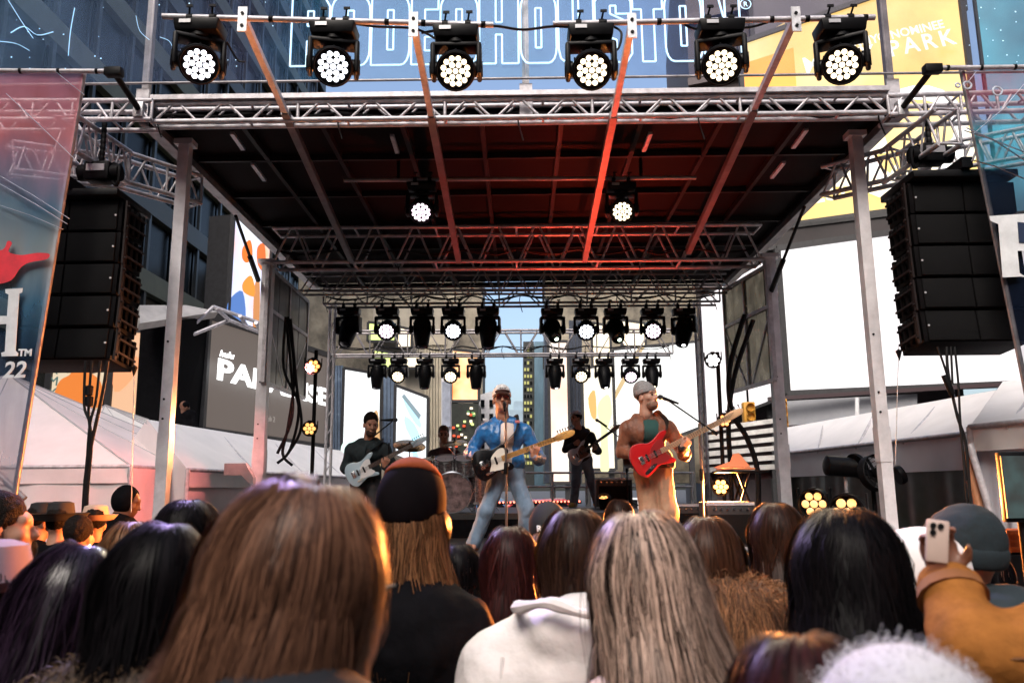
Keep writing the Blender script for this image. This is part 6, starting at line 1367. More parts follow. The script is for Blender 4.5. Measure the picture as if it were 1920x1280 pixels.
for px, py, Y, r, ti in ((768, 834, 12.1, .24, (.15, -.45, 1)), (852, 829, 12.3, .19, (-.1, -.3, 1)), (812, 858, 12.0, .17, (0, -.2, 1)), (903, 850, 12.3, .22, (-.2, -.4, 1)), (735, 856, 12.4, .2, (.2, -.3, 1))):
    c = P(px, py, Y); M = Matrix.Translation(c) @ Vector(ti).to_track_quat('Z', 'Y').to_matrix().to_4x4(); cy = MB().lathe([(.005, .028), (.03, .026), (.045, .010), (r*.6, .003), (r, -.012), (r, -.014), (r*.6, .0), (.005, .022)], 30, M=M, cap=False).build('cymbal', BRZ, kit); tube('cymbal_nut', c, c + V(0, 0, .05), .012, BLACK, cy)
    tube('stand_pole', (c.x, c.y + .03, RISE + .3), c, .010, CHROME, kit)
    for a in range(3): tube('stand_leg', (c.x, c.y + .03, RISE + .34), (c.x + .26*math.cos(a*2.09), c.y + .03 + .26*math.sin(a*2.09), RISE + .01), .009, CHROME, kit)
tube('stand_pole', (kx.x, 12.05, RISE + .5), (kx.x, 12.0, RISE + .86), .014, CHROME, kit)
st_ = thing('drum_stool', 'round black stool under the drummer', 'stool', V(J['pelvis'].x, YD + .08, RISE)); MB().lathe([(.02, .40), (.16, .40), (.17, .44), (.15, .48), (.02, .48)], 18, M=Matrix.Translation(V(J['pelvis'].x, YD + .08, RISE))).build('seat', BLACK, st_); tube('pole', V(J['pelvis'].x, YD + .08, RISE), V(J['pelvis'].x, YD + .08, RISE + .4), .03, CHROME, st_)
for a in range(3): tube('leg', V(J['pelvis'].x, YD + .08, RISE + .2), V(J['pelvis'].x + .22*math.cos(a*2.1), YD + .08 + .22*math.sin(a*2.1), RISE), .012, CHROME, st_)
for s_, tgt in (('wrL', (.25, -.3, -.05)), ('wrR', (-.1, -.3, .14))): w_ = LD + J[s_] + V(0, -.06, 0); o = thing('drum_stick', 'wooden drum stick pointing %s the drummer\'s fist' % ('down from' if s_ == 'wrL' else 'up from'), 'drum stick', w_, 'drum sticks'); tube('stick', w_ - Vector(tgt)*.3, w_ + Vector(tgt), .007, MAPLE, o)
# ---- microphones and stands
def mic(t, p, d):
    d = Vector(d).normalized(); M = Matrix.Translation(p) @ d.to_track_quat('Z', 'Y').to_matrix().to_4x4()
    MB().lathe([(.011, -.17), (.013, -.12), (.019, -.02), (.019, 0)], 12, M=M).build('microphone', BLACK, t); MB().lathe([(.019, 0), (.026, .012), (.027, .03), (.02, .05), (.004, .058)], 12, M=M).build('microphone_grille', mat('mic_mesh', (.05, .05, .055), .4, .6, bump=.6, bscale=400), t)
def stand(t, x, y, z0, z1, m=BLACK, tri=True):
    tube('stand_pole', (x, y, z0 + .02), (x, y, z1), .012, m, t); MB().lathe([(.018, -.06), (.022, -.05), (.022, .05), (.016, .06)], 10, M=Matrix.Translation((x, y, z0 + (z1 - z0)*.6))).build('clutch', BLACK, t)
    if tri:
        for a in range(3): tube('leg', (x, y, z0 + .14), (x + .3*math.cos(a*2.1 + .5), y + .3*math.sin(a*2.1 + .5), z0 + .015), .010, m, t)
    else: MB().lathe([(.02, .03), (.13, .02), (.14, 0)], 18, M=Matrix.Translation((x, y, z0))).build('base', m, t)
GMS = mat('stand_metal', (.20, .19, .19), .35, .8)
p = P(946, 757, 8.58); t = thing('microphone_stand', 'straight microphone stand in front of the singer', 'mic stand', (p.x, 8.52, FLOOR)); stand(t, P(949, 900, 8.52).x, 8.52, FLOOR, p.z - .10, GMS, False); mic(t, p + V(0, -.03, -.012), (-.02, .9, .45))
p = P(1243, 746, 8.42); e = P(1345, 814, 8.42); t = thing('microphone_stand', 'boom microphone stand reaching to the bass player', 'mic stand', (P(1314, 900, 8.45).x, 8.45, FLOOR)); k = P(1314, 794, 8.45); stand(t, P(1316, 900, 8.45).x, 8.45, FLOOR, k.z, GMS); tube('boom', p + V(.06, 0, -.03), e, .009, BLACK, t); mic(t, p, (-.9, .1, .35)); tube('counterweight', e.lerp(p, .0), e.lerp(p, .1), .018, BLACK, t)
p = P(742, 787, 10.5); t = thing('microphone_stand', 'boom microphone stand behind the guitarist in the dark overshirt', 'mic stand', (P(728, 900, 10.5).x, 10.5, FLOOR)); stand(t, P(728, 900, 10.5).x, 10.5, FLOOR, P(728, 830, 10.5).z, BLACK); tube('boom', P(700, 818, 10.5), P(735, 790, 10.5), .009, BLACK, t); mic(t, p + V(-.03, 0, 0), (.95, -.1, 0))
p = P(1118, 772, 13.5); t = thing('microphone_stand', 'boom microphone stand between guitarist in black and bass player', 'mic stand', (P(1180, 900, 13.5).x, 13.5, RISE)); stand(t, P(1176, 900, 13.5).x, 13.5, RISE, P(1176, 830, 13.5).z, BLACK); tube('boom', P(1120, 788, 13.5), P(1190, 842, 13.5), .009, BLACK, t); mic(t, P(1122, 789, 13.5), (-.8, 0, .5))
# ---- stage side table, wedges, amps
tb = thing('side_table', 'small black folding table with an orange lit laptop stand', 'table', P(1385, 980, 9.3)); c = P(1388, 884, 9.3); MB().box(c, (.56, .36, .025), bev=.006).build('table_top', BLACK, tb)
for sx in (-.22, .22):
    for sy in (-.14, .14): tube('leg', (c.x + sx, 9.3 + sy, FLOOR), (c.x - sx*.3, 9.3 + sy, c.z - .02), .014, BLACK, tb)
lt = thing('laptop', 'open laptop with its lid lit orange on the small table', 'laptop', c + V(0, 0, .015)); ORL = mat('laptop_shell_lit', (.62, .20, .07), .5, 0.); MB().box(c + V(-.06, -.02, .03), (.38, .26, .02), M=None, bev=.005).build('base', ORL, lt); MB().prism([(-.26, 0), (.16, 0), (.05, .17), (-.02, .16), (-.06, .07)], -.01, .01, M=face_m(c + V(-.02, .08, .05), (1, 0, 0), (0, .3, 1))).build('lid', ORL, lt)  # orange stage light is painted into the shell colour
WDG = mat('wedge_black', (.014, .013, .014), .6, var=.3, vscale=20)
for px, py, Y, s, tx in ((1362, 975, 9.0, (.5, .4, .5), 'black road case behind the auburn haired woman'), (1285, 935, 11.0, (.55, .35, .45), 'black amplifier behind the bass player\'s legs'), (1150, 930, 13.8, (.6, .35, .5), 'black amplifier on the riser by the guard rail')):
    q = P(px, py, Y); zf = FLOOR if Y < 11.4 else RISE; c = V(q.x, Y, zf + s[2]/2); t = thing('amplifier' if 'amp' in tx else 'road_case', tx, 'amplifier' if 'amp' in tx else 'case', (q.x, Y, zf)); MB().box(c, s, bev=.015).build('cabinet', WDG, t)
    for dz in (-s[2]/2 + .02, s[2]/2 - .02): MB().box(c + V(0, -s[1]/2, dz), (s[0] + .01, .012, .03)).build('edge_trim', ALU, t)
    MB().box(c + V(0, -s[1]/2 - .004, -.03), (s[0]*.86, .012, s[2]*.6), bev=.004).build('grille', GRL, t)
    for k in range(6): MB().lathe([(.014, 0), (.012, .02)], 8, M=Matrix.Translation(c + V(-s[0]*.35 + k*s[0]*.14, -s[1]/2 - .005, s[2]*.36)) @ Matrix.Rotation(PI/2, 4, 'X')).build('control_knob', CHROME, t)
# ================================================================ the crowd, seen from behind
def strands(c, th, ph0, lay, L, rad, spread, back, wave, wamp, wfreq, S=14, width=.004, curlin=0., jit=.006, rng=RNG, side=0., lk=0, pinch=.16, tilt=0.):
    """hair strands: arc over the skull from the crown, then fall; arrays per strand"""
    n = len(th); rx, ry, rz = rad; s = np.linspace(0, 1, S)[None, :]*L[:, None]; Rm = (rx + ry + rz)/3
    s_eq = np.maximum(.02, (PI/2*1.04 - ph0)*Rm)[:, None]; ph = ph0[:, None] + np.minimum(s, s_eq)/Rm; fall = np.maximum(0, s - s_eq)
    fr = np.linspace(0, 1, S)[None, :]; e = np.minimum(1, s/.035); k = 1 + np.minimum(lay, .03)[:, None] + (lay - np.minimum(lay, .03))[:, None]*e*e*(3 - 2*e)
    lock = np.round(th*lk + rng.normal(0, .35, n))/lk if lk else th; T = th[:, None] + (lock - th)[:, None]*.35*fr
    x = rx*np.sin(ph)*np.sin(T)*k; y = ry*np.sin(ph)*np.cos(T)*k; z = rz*np.cos(ph)*k - fall
    f = fall/.3; pn = 1 - pinch*np.sin(PI*np.clip(f/.75, 0, 1)); x = x*pn*(1 + spread*f - curlin*f*f) + side*f*f*.1; y = y*(1 + .4*spread*f) + back*np.minimum(1, f*1.6)*np.clip(np.cos(T), 0, 1)
    pz = rng.uniform(0, 6.28, n)[:, None]; w = wamp*np.minimum(1, s/.12)*np.sin(s*wfreq + pz + 2*wave*T); x = x + w*np.cos(T); y = y - w*np.sin(T)
    j1 = rng.normal(0, jit, (n, 1))*np.where(rng.random((n, 1)) < .09, 4., 1.); x = x + j1*np.minimum(1, s/.2)*np.cos(T); y = y - j1*np.sin(T)*np.minimum(1, s/.2)
    g = np.stack([T*2.2 + 0*s, s*7, pz*0 + 3.1 + 0*s], 2).reshape(-1, 3); nz = vnoise(g).reshape(s.shape) + .5*vnoise(g*2.3 + 9).reshape(s.shape); amp = .018*np.minimum(1, s/.1)*(1 + 1.6*f); x = x + amp*nz*np.sin(T); y = y + amp*nz*np.cos(T)
    ct, st_ = math.cos(math.radians(tilt)), math.sin(math.radians(tilt)); x, z = x*ct + z*st_, z*ct - x*st_; z = np.where(fall > 0, z, z)
    pts = np.stack([x, y, z], 2) + np.array(c); tx = np.stack([np.cos(T) + 0*s, -np.sin(T) + 0*s, 0*s], 2)
    wd = (width*rng.uniform(.6, 1.4, n))[:, None]*(1 - .75*np.linspace(0, 1, S)[None, :]**2)*np.minimum(1, .06 + fr*3.5); a = pts - tx*wd[..., None]; b = pts + tx*wd[..., None]
    v = np.stack([a, b], 2).reshape(-1, 3); i = (np.arange(n)*S*2)[:, None] + (np.arange(S - 1)*2)[None, :]; q = np.stack([i, i + 1, i + 3, i + 2], 2).reshape(-1, 4); return v, q
def long_hair(t, c, m, L=.42, n=2600, rad=(.088, .104, .120), spread=.12, back=.02, wave=0., wamp=.004, wfreq=18, width=.0020, face=.9, curlin=0., lay=(.03, .16), S=14, seed=1, minL=.66, name='hair', side=0., lk=11., tilt=0.):
    rng = np.random.default_rng(seed); th = rng.uniform(-PI + face, PI - face, n); ph0 = np.where(rng.random(n) < .8, .03 + .40*rng.random(n), .3 + .9*rng.random(n))
    Ls = L*rng.uniform(minL, 1.04, n); la = rng.uniform(*lay, n)
    Lm = np.where(np.abs(th) > 2.0, np.minimum(Ls, L), Ls); v1, q1 = strands(c, th, ph0, la, Lm, rad, spread, back, wave, wamp, wfreq, S, width, curlin, rng=rng, side=side, lk=lk, tilt=tilt)
    nt = 40; tg = np.linspace(-PI + face*.9, PI - face*.9, nt); S2 = 14; s = np.linspace(0, 1, S2)
    vb, _ = strands(c, tg, np.full(nt, .02), np.full(nt, lay[0]*.6), np.full(nt, L*.8), rad, spread, back, 0, 0, 1, S2, .0001, curlin, 0, np.random.default_rng(0), side, tilt=tilt)
    vb = vb.reshape(nt, S2, 2, 3)[:, :, 0]; qb = [(i*S2 + j, (i + 1)*S2 + j, (i + 1)*S2 + j + 1, i*S2 + j + 1) for i in range(nt - 1) for j in range(S2 - 1)]
    o = len(vb.reshape(-1, 3)); return obj(name, npmesh(name, np.concatenate([vb.reshape(-1, 3), v1]), np.concatenate([np.array(qb), q1 + o]), m), t, True)
def fur(t, o, m, n=3000, L=.03, w=.0016, droop=.5, name='fur', seed=2, zmin=None, S=4, jit=.45):
    me = o.data; nv = len(me.vertices); co = np.empty(nv*3, np.float32); me.vertices.foreach_get('co', co); co = co.reshape(-1, 3); no = np.empty(nv*3, np.float32); me.vertex_normals.foreach_get('vector', no) if hasattr(me, 'vertex_normals') else me.vertices.foreach_get('normal', no); no = no.reshape(-1, 3)
    rng = np.random.default_rng(seed); ok = np.arange(nv) if zmin is None else np.where(co[:, 2] > zmin)[0]; i = rng.choice(ok, n); p = co[i] + rng.normal(0, .006, (n, 3)); d = no[i] + rng.normal(0, jit, (n, 3)); d[:, 2] -= droop*.4; d /= np.linalg.norm(d, axis=1, keepdims=True); l = L*rng.uniform(.6, 1.3, n)
    s = np.linspace(0, 1, S)[None, :, None]; pts = p[:, None, :] + d[:, None, :]*s*l[:, None, None]; pts[:, :, 2] -= droop*(s[..., 0]**2)*l[:, None]; tx = np.cross(d, rng.normal(0, 1, (n, 3))); tx /= np.linalg.norm(tx, axis=1, keepdims=True)
    wd = w*(1 - .85*s); v = np.stack([pts - tx[:, None, :]*wd, pts + tx[:, None, :]*wd], 2).reshape(-1, 3); k = (np.arange(n)*S*2)[:, None] + (np.arange(S - 1)*2)[None, :]; q = np.stack([k, k + 1, k + 3, k + 2], 2).reshape(-1, 4)
    f = obj(name, npmesh(name, v, q, m), t, True); f['kind'] = 'stuff'; return f
def somebody(label, px, top, Y, coat, hs=1., yaw=0., skin=SKIN, lift=.022, hat=0., bulk=.0, group='crowd in front of the stage', slope=.0, hood=False, pitch=0, drop=0.):
    """a standing figure facing the stage; returns thing, head centre, head rotation"""
    p = P(px, top, Y); H = p.z - lift - hat; hz = H - .133*hs; t = thing('person', label, 'person', (p.x, Y, 0), group, rot=(0, 0, PI + math.radians(yaw))); hc = V(0, -.02, hz); R = H3(0, pitch, 0)
    zs = hz - .255 - drop; J = dict(head=hc, neck=V(0, .03, zs + .06), chest=V(0, .02, zs - .12), pelvis=V(0, .02, zs - .48), shL=V(-.165 - bulk, .03, zs), shR=V(.165 + bulk, .03, zs), elL=V(-.235 - bulk, .05, zs - .28), elR=V(.235 + bulk, .05, zs - .28), wrL=V(-.20, -.12, zs - .46), wrR=V(.20, -.12, zs - .46),
        hipL=V(-.085, .02, zs - .52), hipR=V(.085, .02, zs - .52), knL=V(-.09, 0, .45), knR=V(.09, 0, .45), anL=V(-.09, .03, .07), anR=V(.09, .03, .07))
    b = Flesh(); head(b, hc, R, hs); b.cap(hc + V(0, .03, -.1), J['neck'], .054, .065, .03); torso(b, J, -.02); arms(b, J, -.012); legs(b, J, -.01); b.cap(J['anL'], (-.09, -.09, .04), .035, k=.02); b.cap(J['anR'], (.09, -.09, .04), .035, k=.02)
    for s in 'LR': hand(b, J['wr' + s], (0, -.5, -.8), (0, .5, -.4), 1 if s == 'L' else -1, (30, 40, 30))
    obj('body', b.mesh('body', skin, .0125), t, True)
    b = Flesh(); torso(b, J, .035 + bulk*.3, .06); arms(b, J, .03 + bulk*.2, k=.04, cuff=.92); b.cap(J['neck'] + V(-.04, .0, -.015), J['neck'] + V(.04, .0, -.015), .082, k=.04); b.cap(J['pelvis'], J['pelvis'] - V(0, 0, .22), .16, .17, .06)
    if hood: b.ell(J['neck'] + V(0, .10, .0), (.145, .095, .085), None, .02); b.ell(J['neck'] + V(0, .135, -.10), (.12, .06, .10), None, .03)
    o = obj('coat', b.mesh('coat', coat, .0125, .008 if hood else .010, (13, 13, 9), .001), t, True)
    b = Flesh(); legs(b, J, .01); obj('trousers', b.mesh('trousers', MATS['trousers_dark'], .02), t, True); shoes(t, J, LBLK, (-8, 8)); return t, hc, R, J, o
C_NAVY = mat('coat_navy', (.003, .0045, .009), .85, 0, var=.3, vscale=10); C_BLK = mat('coat_black', (.004, .004, .005), .8, 0, var=.4, vscale=12, bump=.2, spec=.03); C_CREAM = mat('coat_cream', (.46, .35, .28), .85, 0, var=.08, bump=.2, bscale=60); C_WHITE = mat('puffer_white', (.64, .60, .59), .7, 0, var=.06, bump=.7, bscale=10)
C_FUR = mat('fur_base_brown', (.03, .02, .014), .9, 0, var=.5, vscale=12); C_FURX = mat('fur_base_tabby', (.07, .032, .016), .9, 0, var=.6, vscale=9); C_PLAID = mat('coat_dark_teal', (.012, .022, .028), .85, var=.3); C_TAN = mat('coat_ochre', (.27, .105, .026), .8, 0, var=.25, vscale=16, bump=.25, bscale=30, spec=.05)
H_LB = two_tone('hair_light_brown', (.030, .013, .008), (.19, .092, .056), .42); H_BK = two_tone('hair_black', (.002, .002, .0025), (.006, .005, .006), .4, spec=.05); H_BL = two_tone('hair_blonde_streaks', (.014, .009, .008), (.56, .39, .31), .36, .22, .95, spec=.1); H_BR = two_tone('hair_brown', (.007, .0035, .0025), (.030, .014, .009), .38, spec=.08); H_AU = two_tone('hair_auburn', (.012, .005, .003), (.060, .026, .015), .38, spec=.08); H_RD = two_tone('hair_dark_red', (.008, .003, .003), (.030, .008, .008), .38, spec=.08); H_GD = two_tone('hair_dark_blonde', (.022, .010, .005), (.19, .088, .040), .38, spec=.1)
FURM = two_tone('fur_brown', (.025, .016, .010), (.12, .075, .045), .6); FURT = mat('fur_tabby', (.016, .007, .004), .7, 0, var=.3, vscale=1., stretch=(26, 26, 4), col2=(.36, .17, .08), island=.45, spec=.1); FURW = two_tone('fur_white', (.45, .45, .49), (.62, .62, .66), .9, spec=.02)
# A big soft head with navy coat
t, hc, R, J, o = somebody('person in a navy coat, bareheaded, large and out of focus', 552, 888, 1.06, C_NAVY, .98, -34, lift=.03, drop=-.075, bulk=.03)
long_hair(t, hc + V(0, .01, .03), H_LB, .275, 9000, (.088, .102, .110), .50, .02, .3, .007, 14, .0012, .80, .10, (.04, .27), 14, 11, .74, side=.3, tilt=-13.)
MB().sweep([hc + V(-.085, .02, .012), hc + V(-.078, -.09, .014)], .003, 5).build('glasses_temple', BLACKP, t, True)
# B fur collar
t, hc, R, J, o = somebody('person in a brown fur collared coat beside the navy coat', 300, 972, 1.50, C_FUR, 1., 6, lift=.022, drop=-.05, bulk=.05); long_hair(t, hc + V(0, .01, .02), H_BK, .27, 4500, spread=.16, tilt=-6., seed=12, curlin=.08, side=-.3); fur(t, o, FURM, 14000, .04, .0014, .8, zmin=J['neck'].z - .42)
# C violet lit, violet light also tinted into the dark hair colour
t, hc, R, J, o = somebody('person in a dark top whose hair catches violet light', 128, 1008, 1.75, C_BLK, 1., 16, lift=.022, skin=SKIN2); long_hair(t, hc + V(0, .01, .02), two_tone('hair_violet_lit', (.004, .0025, .005), (.018, .010, .020), .22, spec=.25), .60, 4000, spread=.35, tilt=-14., seed=13, side=-.9, wamp=.006)
# D mauve hat
def brimhat(t, hc, m, r=.19, up=.05, crown=.10, z0=.055, rx=1., name='hat'):
    b = MB(); b.lathe([(r*.97, z0 + up), (r, z0 + up + .004), (r*.8, z0 + .012), (.105, z0 + .004), (.098, z0 + .05), (.085, z0 + crown), (.05, z0 + crown + .012), (.004, z0 + crown + .004)], 32, M=Matrix.Translation(hc) @ Matrix.Diagonal((rx, 1.12, 1, 1)), cap=False); b.lathe([(r*.97, z0 + up), (r*.8, z0 + .004), (.10, z0 - .004)], 32, M=Matrix.Translation(hc) @ Matrix.Diagonal((rx, 1.12, 1, 1)), cap=False); return b.build(name, m, t, True)
t, hc, R, J, o = somebody('person under a mauve felt hat with a wide brim', -26, 1003, 2.0, C_BLK, 1., 10, hat=.0); brimhat(t, hc, mat('felt_mauve', (.20, .15, .19), .9, var=.15), .155, .02, .10, .03); long_hair(t, hc + V(0, .01, .0), H_BK, .36, 700, seed=14)
# E man at the edge, G curly
t, hc, R, J, o = somebody('person in black turned sideways under the rosy tent', 2, 918, 3.3, C_BLK, 1.05, -62, SKIN2); hairdo(t, hc, R, DARKHAIR, 1.07, low=-.03)
t, hc, R, J, o = somebody('person in black with thick curls before the cream tent', 352, 928, 3.0, C_BLK, 1.05, -18, SKIN2, lift=.04); long_hair(t, hc + V(0, .01, .03), H_BK, .17, 3000, (.095, .108, .112), .1, 0, 1., .012, 70, .0022, .9, 0, (.05, .30), 14, 15)
t, hc, R, J, o = somebody('person with a pale scrunchie behind the fur collar', 245, 974, 2.7, C_BLK, .98, 25); long_hair(t, hc + V(0, .01, .02), H_GD, .20, 700, curlin=.5, seed=16); MB().lathe([(.012, -.016), (.03, -.012), (.034, 0), (.03, .012), (.012, .016)], 14, M=Matrix.Translation(hc + V(.02, .13, -.05))).build('scrunchie', mat('scrunchie_pale', (.55, .5, .5), .8), t, True)
# far people by the tent
CH = mat('felt_black', (.010, .009, .010), .85)
t, hc, R, J, o = somebody('person in black under a black western hat by the tent pole', 78, 940, 6.8, C_BLK, 1., -40, SKIN2, hat=.02); brimhat(t, hc, CH, .17, .045, .12, .04); hairdo(t, hc, R, DARKHAIR, 1.04, low=-.06)
t, hc, R, J, o = somebody('person in black under a bigger black western hat near the hanging cables', 114, 938, 6.2, C_BLK, 1.02, 10, SKIN2, hat=.03); brimhat(t, hc, CH, .20, .05, .13, .04); hairdo(t, hc, R, DARKHAIR, 1.04, low=-.06)
t, hc, R, J, o = somebody('person under a straw western hat beside the hooded one', 180, 945, 6.6, C_BLK, 1., 20, SKIN2, hat=.01); brimhat(t, hc, mat('felt_straw', (.50, .34, .26), .85), .17, .04, .11, .04); hairdo(t, hc, R, DARKHAIR, 1.04, low=-.06)
t, hc, R, J, o = somebody('person in a black hooded top looking down at a phone', 238, 908, 7.6, C_BLK, 1.05, -80, SKIN3, lift=.03, bulk=.07, pitch=16, drop=-.03); b = Flesh(); b.ell(hc + V(0, .02, .03), (.108, .125, .135), None, .03); b.ell(hc + V(0, -.10, -.01), (.075, .08, .10), None, .02, True); obj('hood', b.mesh('hood', C_BLK, .012, .004), t, True)
t, hc, R, J, o = somebody('person in black between the western hats and the violet lit hair', 150, 965, 5.6, C_BLK, 1., 0, SKIN2); hairdo(t, hc, R, DARKHAIR, 1.05, low=-.05)
t = thing('person', 'person in black sitting high up beside the dark billboard', 'person', P(345, 800, 16.5)); b = Flesh(); c = P(345, 790, 16.5) - P(345, 800, 16.5); hd = c + V(.02, -.05, .28); head(b, hd, H3(150)); b.cap(c + V(0, 0, .16), c + V(0, 0, -.1), .07, .12, .05); b.cap(c + V(-.18, 0, .12), c + V(-.25, -.1, -.12), .05, .04, .04); b.cap(c + V(.18, 0, .12), c + V(.25, -.1, -.12), .05, .04, .04); obj('body', b.mesh('body', SKIN3, .016), t, True); b = Flesh(); b.cap(c + V(-.08, 0, .1), c + V(.08, 0, .1), .15, k=.05); b.cap(c + V(-.06, 0, -.08), c + V(.06, 0, -.12), .2, k=.05); b.cap(c + V(-.18, 0, .12), c + V(-.26, -.1, -.12), .08, .07, .04); b.cap(c + V(.18, 0, .12), c + V(.26, -.1, -.12), .08, .07, .04); obj('coat', b.mesh('coat', C_BLK, .016, .01), t, True); b = Flesh(); b.ell(hd + V(0, .0, .045), (.09, .105, .085), None); obj('knit_cap', b.mesh('knit_cap', C_BLK, .014), t, True)
# I backward cap
t, hc, R, J, o = somebody('person in a black jacket and orange and black cap', 772, 872, 2.45, C_BLK, 1.08, -12, lift=.02); capdome(t, hc, R, mat('cap_black', (.005, .004, .005), .9, var=.3, spec=.03), 1.12, None, z0=.01); b = Flesh(); b.ell(hc + V(0, .018, .058), (.106, .129, .132), None); b.box(hc + V(0, .05, -.010), (.3, .35, .14), H3(0, 20, 4), .01, .01, True); obj('cap_front', b.mesh('cap_front', mat('cap_rust', (.17, .040, .016), .9, var=.3, spec=.05), .008), t, True); long_hair(t, hc + V(0, .01, -.02), H_GD, .52, 4500, (.092, .104, .10), .35, .02, .4, .010, 16, .0016, .7, 0, (.02, .16), 15, 17)
# J, K, L
t, hc, R, J, o = somebody('person in dark clothes beside the white puffer hood', 955, 982, 2.75, C_BLK, .98, 0); long_hair(t, hc + V(0, .01, .02), H_RD, .56, 3000, spread=.05, seed=18)
t, hc, R, J, o = somebody('person in a black cap with white lettering on its back', 1028, 948, 4.1, C_BLK, 1., 8, lift=.015); capdome(t, hc, R, mat('cap_black2', (.010, .010, .012), .8), 1.06, CH, False, z0=.0); text('cap_lettering', 'RODEO', .040, mat('thread_white', (.7, .7, .7), .7), wm(t) @ Matrix.Translation(hc) @ face_m((.075, .115, .03), (-1, 0, 0), (0, -.25, 1)), t, .008, .001); long_hair(t, hc + V(0, .01, -.03), H_GD, .42, 700, (.085, .10, .09), seed=19, face=1.2)
t, hc, R, J, o = somebody('person in a white hooded puffer coat', 1076, 948, 2.15, C_WHITE, 1., 6, hood=True, bulk=.035, drop=-.06); long_hair(t, hc + V(0, .01, .02), H_BR, .30, 3200, spread=.02, seed=20, curlin=.15)
nk_ = J['neck']
for zz, rr_ in ((-.13, .235), (-.27, .25), (-.41, .25)): MB().sweep([V(rr_*math.cos(a)*1.02, .015 + .185*math.sin(a), nk_.z + zz + .012*math.sin(3*a)) for a in np.linspace(.1, PI - .1, 20)], .006, 6).build('seam', mat('puffer_seam', (.40, .37, .37), .8), t, True)
MB().sweep(smoothline([nk_ + V(-.15, .02, .05), nk_ + V(-.155, .13, .06), nk_ + V(-.08, .215, .075), nk_ + V(.02, .235, .06), nk_ + V(.10, .205, .08), nk_ + V(.16, .12, .06), nk_ + V(.15, .02, .05)], 6), [.016 + .004*math.sin(i*.9) for i in range(37)], 8, .8).build('hood_edge', C_WHITE, t, True)
MB().sweep(smoothline([nk_ + V(0, .235, .05), nk_ + V(.01, .24, -.05), nk_ + V(0, .23, -.14)], 5), .005, 6).build('seam', MATS['puffer_seam'], t, True)
tube('drawstring', V(.20, .14, J['neck'].z - .05), V(.205, .15, J['neck'].z - .11), .004, C_WHITE, t, 6, True)
# M streaked blonde, cream jacket
t, hc, R, J, o = somebody('person in a cream jacket with streaked straight hair', 1205, 952, 1.58, C_CREAM, 1.02, 4, lift=.024); long_hair(t, hc + V(0, .01, .02), H_BL, .44, 11000, (.092, .108, .120), .42, .03, .2, .004, 12, .0010, .75, .0, (.03, .22), 14, 21, .5, side=-.25, tilt=5.)
# N tabby fur, O, P
t, hc, R, J, o = somebody('person in a shaggy tabby fur coat', 1322, 963, 2.35, C_FURX, 1., -12, bulk=.14, drop=-.10); long_hair(t, hc + V(0, .01, .02), H_AU, .24, 3000, curlin=.25, seed=22); fur(t, o, FURT, 30000, .075, .0011, 1.3, zmin=J['neck'].z - .5, jit=.28)
t, hc, R, J, o = somebody('person in dark clothes with long straight hair before the orange table', 1453, 938, 2.95, C_BLK, 1., 0); long_hair(t, hc + V(0, .01, .02), H_BR, .42, 3000, spread=.04, seed=23)
t, hc, R, J, o = somebody('person in black with full dark waves beside the fur coat', 1580, 958, 1.85, C_BLK, 1.06, -10, lift=.03); long_hair(t, hc + V(0, .01, .03), H_BK, .50, 5000, (.10, .115, .125), .45, .03, .8, .016, 22, .0020, .8, 0, (.05, .30), 15, 24)
t, hc, R, J, o = somebody('person in dark clothes far forward by the guitarist in black', 1160, 933, 5.2, C_BLK, 1., 0); long_hair(t, hc + V(0, .01, .02), H_BR, .4, 600, seed=25)
t, hc, R, J, o = somebody('person in dark clothes between the black cap and the puffer coat', 1020, 998, 3.4, C_BLK, .95, 0); long_hair(t, hc + V(0, .01, .02), H_GD, .4, 600, seed=26)
# Q white cap, R beanie and plaid
t, hc, R, J, o = somebody('person in a white cap with green brim turned sideways', 1728, 1024, 2.3, C_BLK, 1.0, 70, SKIN2, hat=-.03); capdome(t, hc, R, WCAP, 1.1, mat('brim_green', (.10, .20, .15), .8), z0=.01); hairdo(t, hc, R, DARKHAIR, 1.04, low=-.04)
t, hc, R, J, o = somebody('person in a dark teal beanie and plaid coat', 1790, 948, 2.45, C_PLAID, 1.08, 30, SKIN, hat=.0, bulk=.08, hood=True, drop=-.06); beanie(t, hc + V(0, 0, -.02), R, mat('beanie_teal', (.006, .014, .019), .95, var=.4, vscale=90), 1.10); PLG = mat('plaid_grey', (.15, .16, .18), .85)
for k in range(3):
    z = J['neck'].z - .06 - .13*k; MB().sweep([V((.24 + .06)*math.cos(a), .02 + .18*math.sin(a), z) for a in np.linspace(.15, PI - .15, 12)], .036, 6, .25).build('plaid_band', PLG, t, True)
for a in np.linspace(.5, PI - .5, 5): MB().sweep([V((.245 + .05)*math.cos(a), .02 + .188*math.sin(a), J['neck'].z - .03 - .1*k) for k in range(6)], .030, 6, .25).build('plaid_stripe', mat('plaid_light', (.24, .25, .27), .85), t, True)
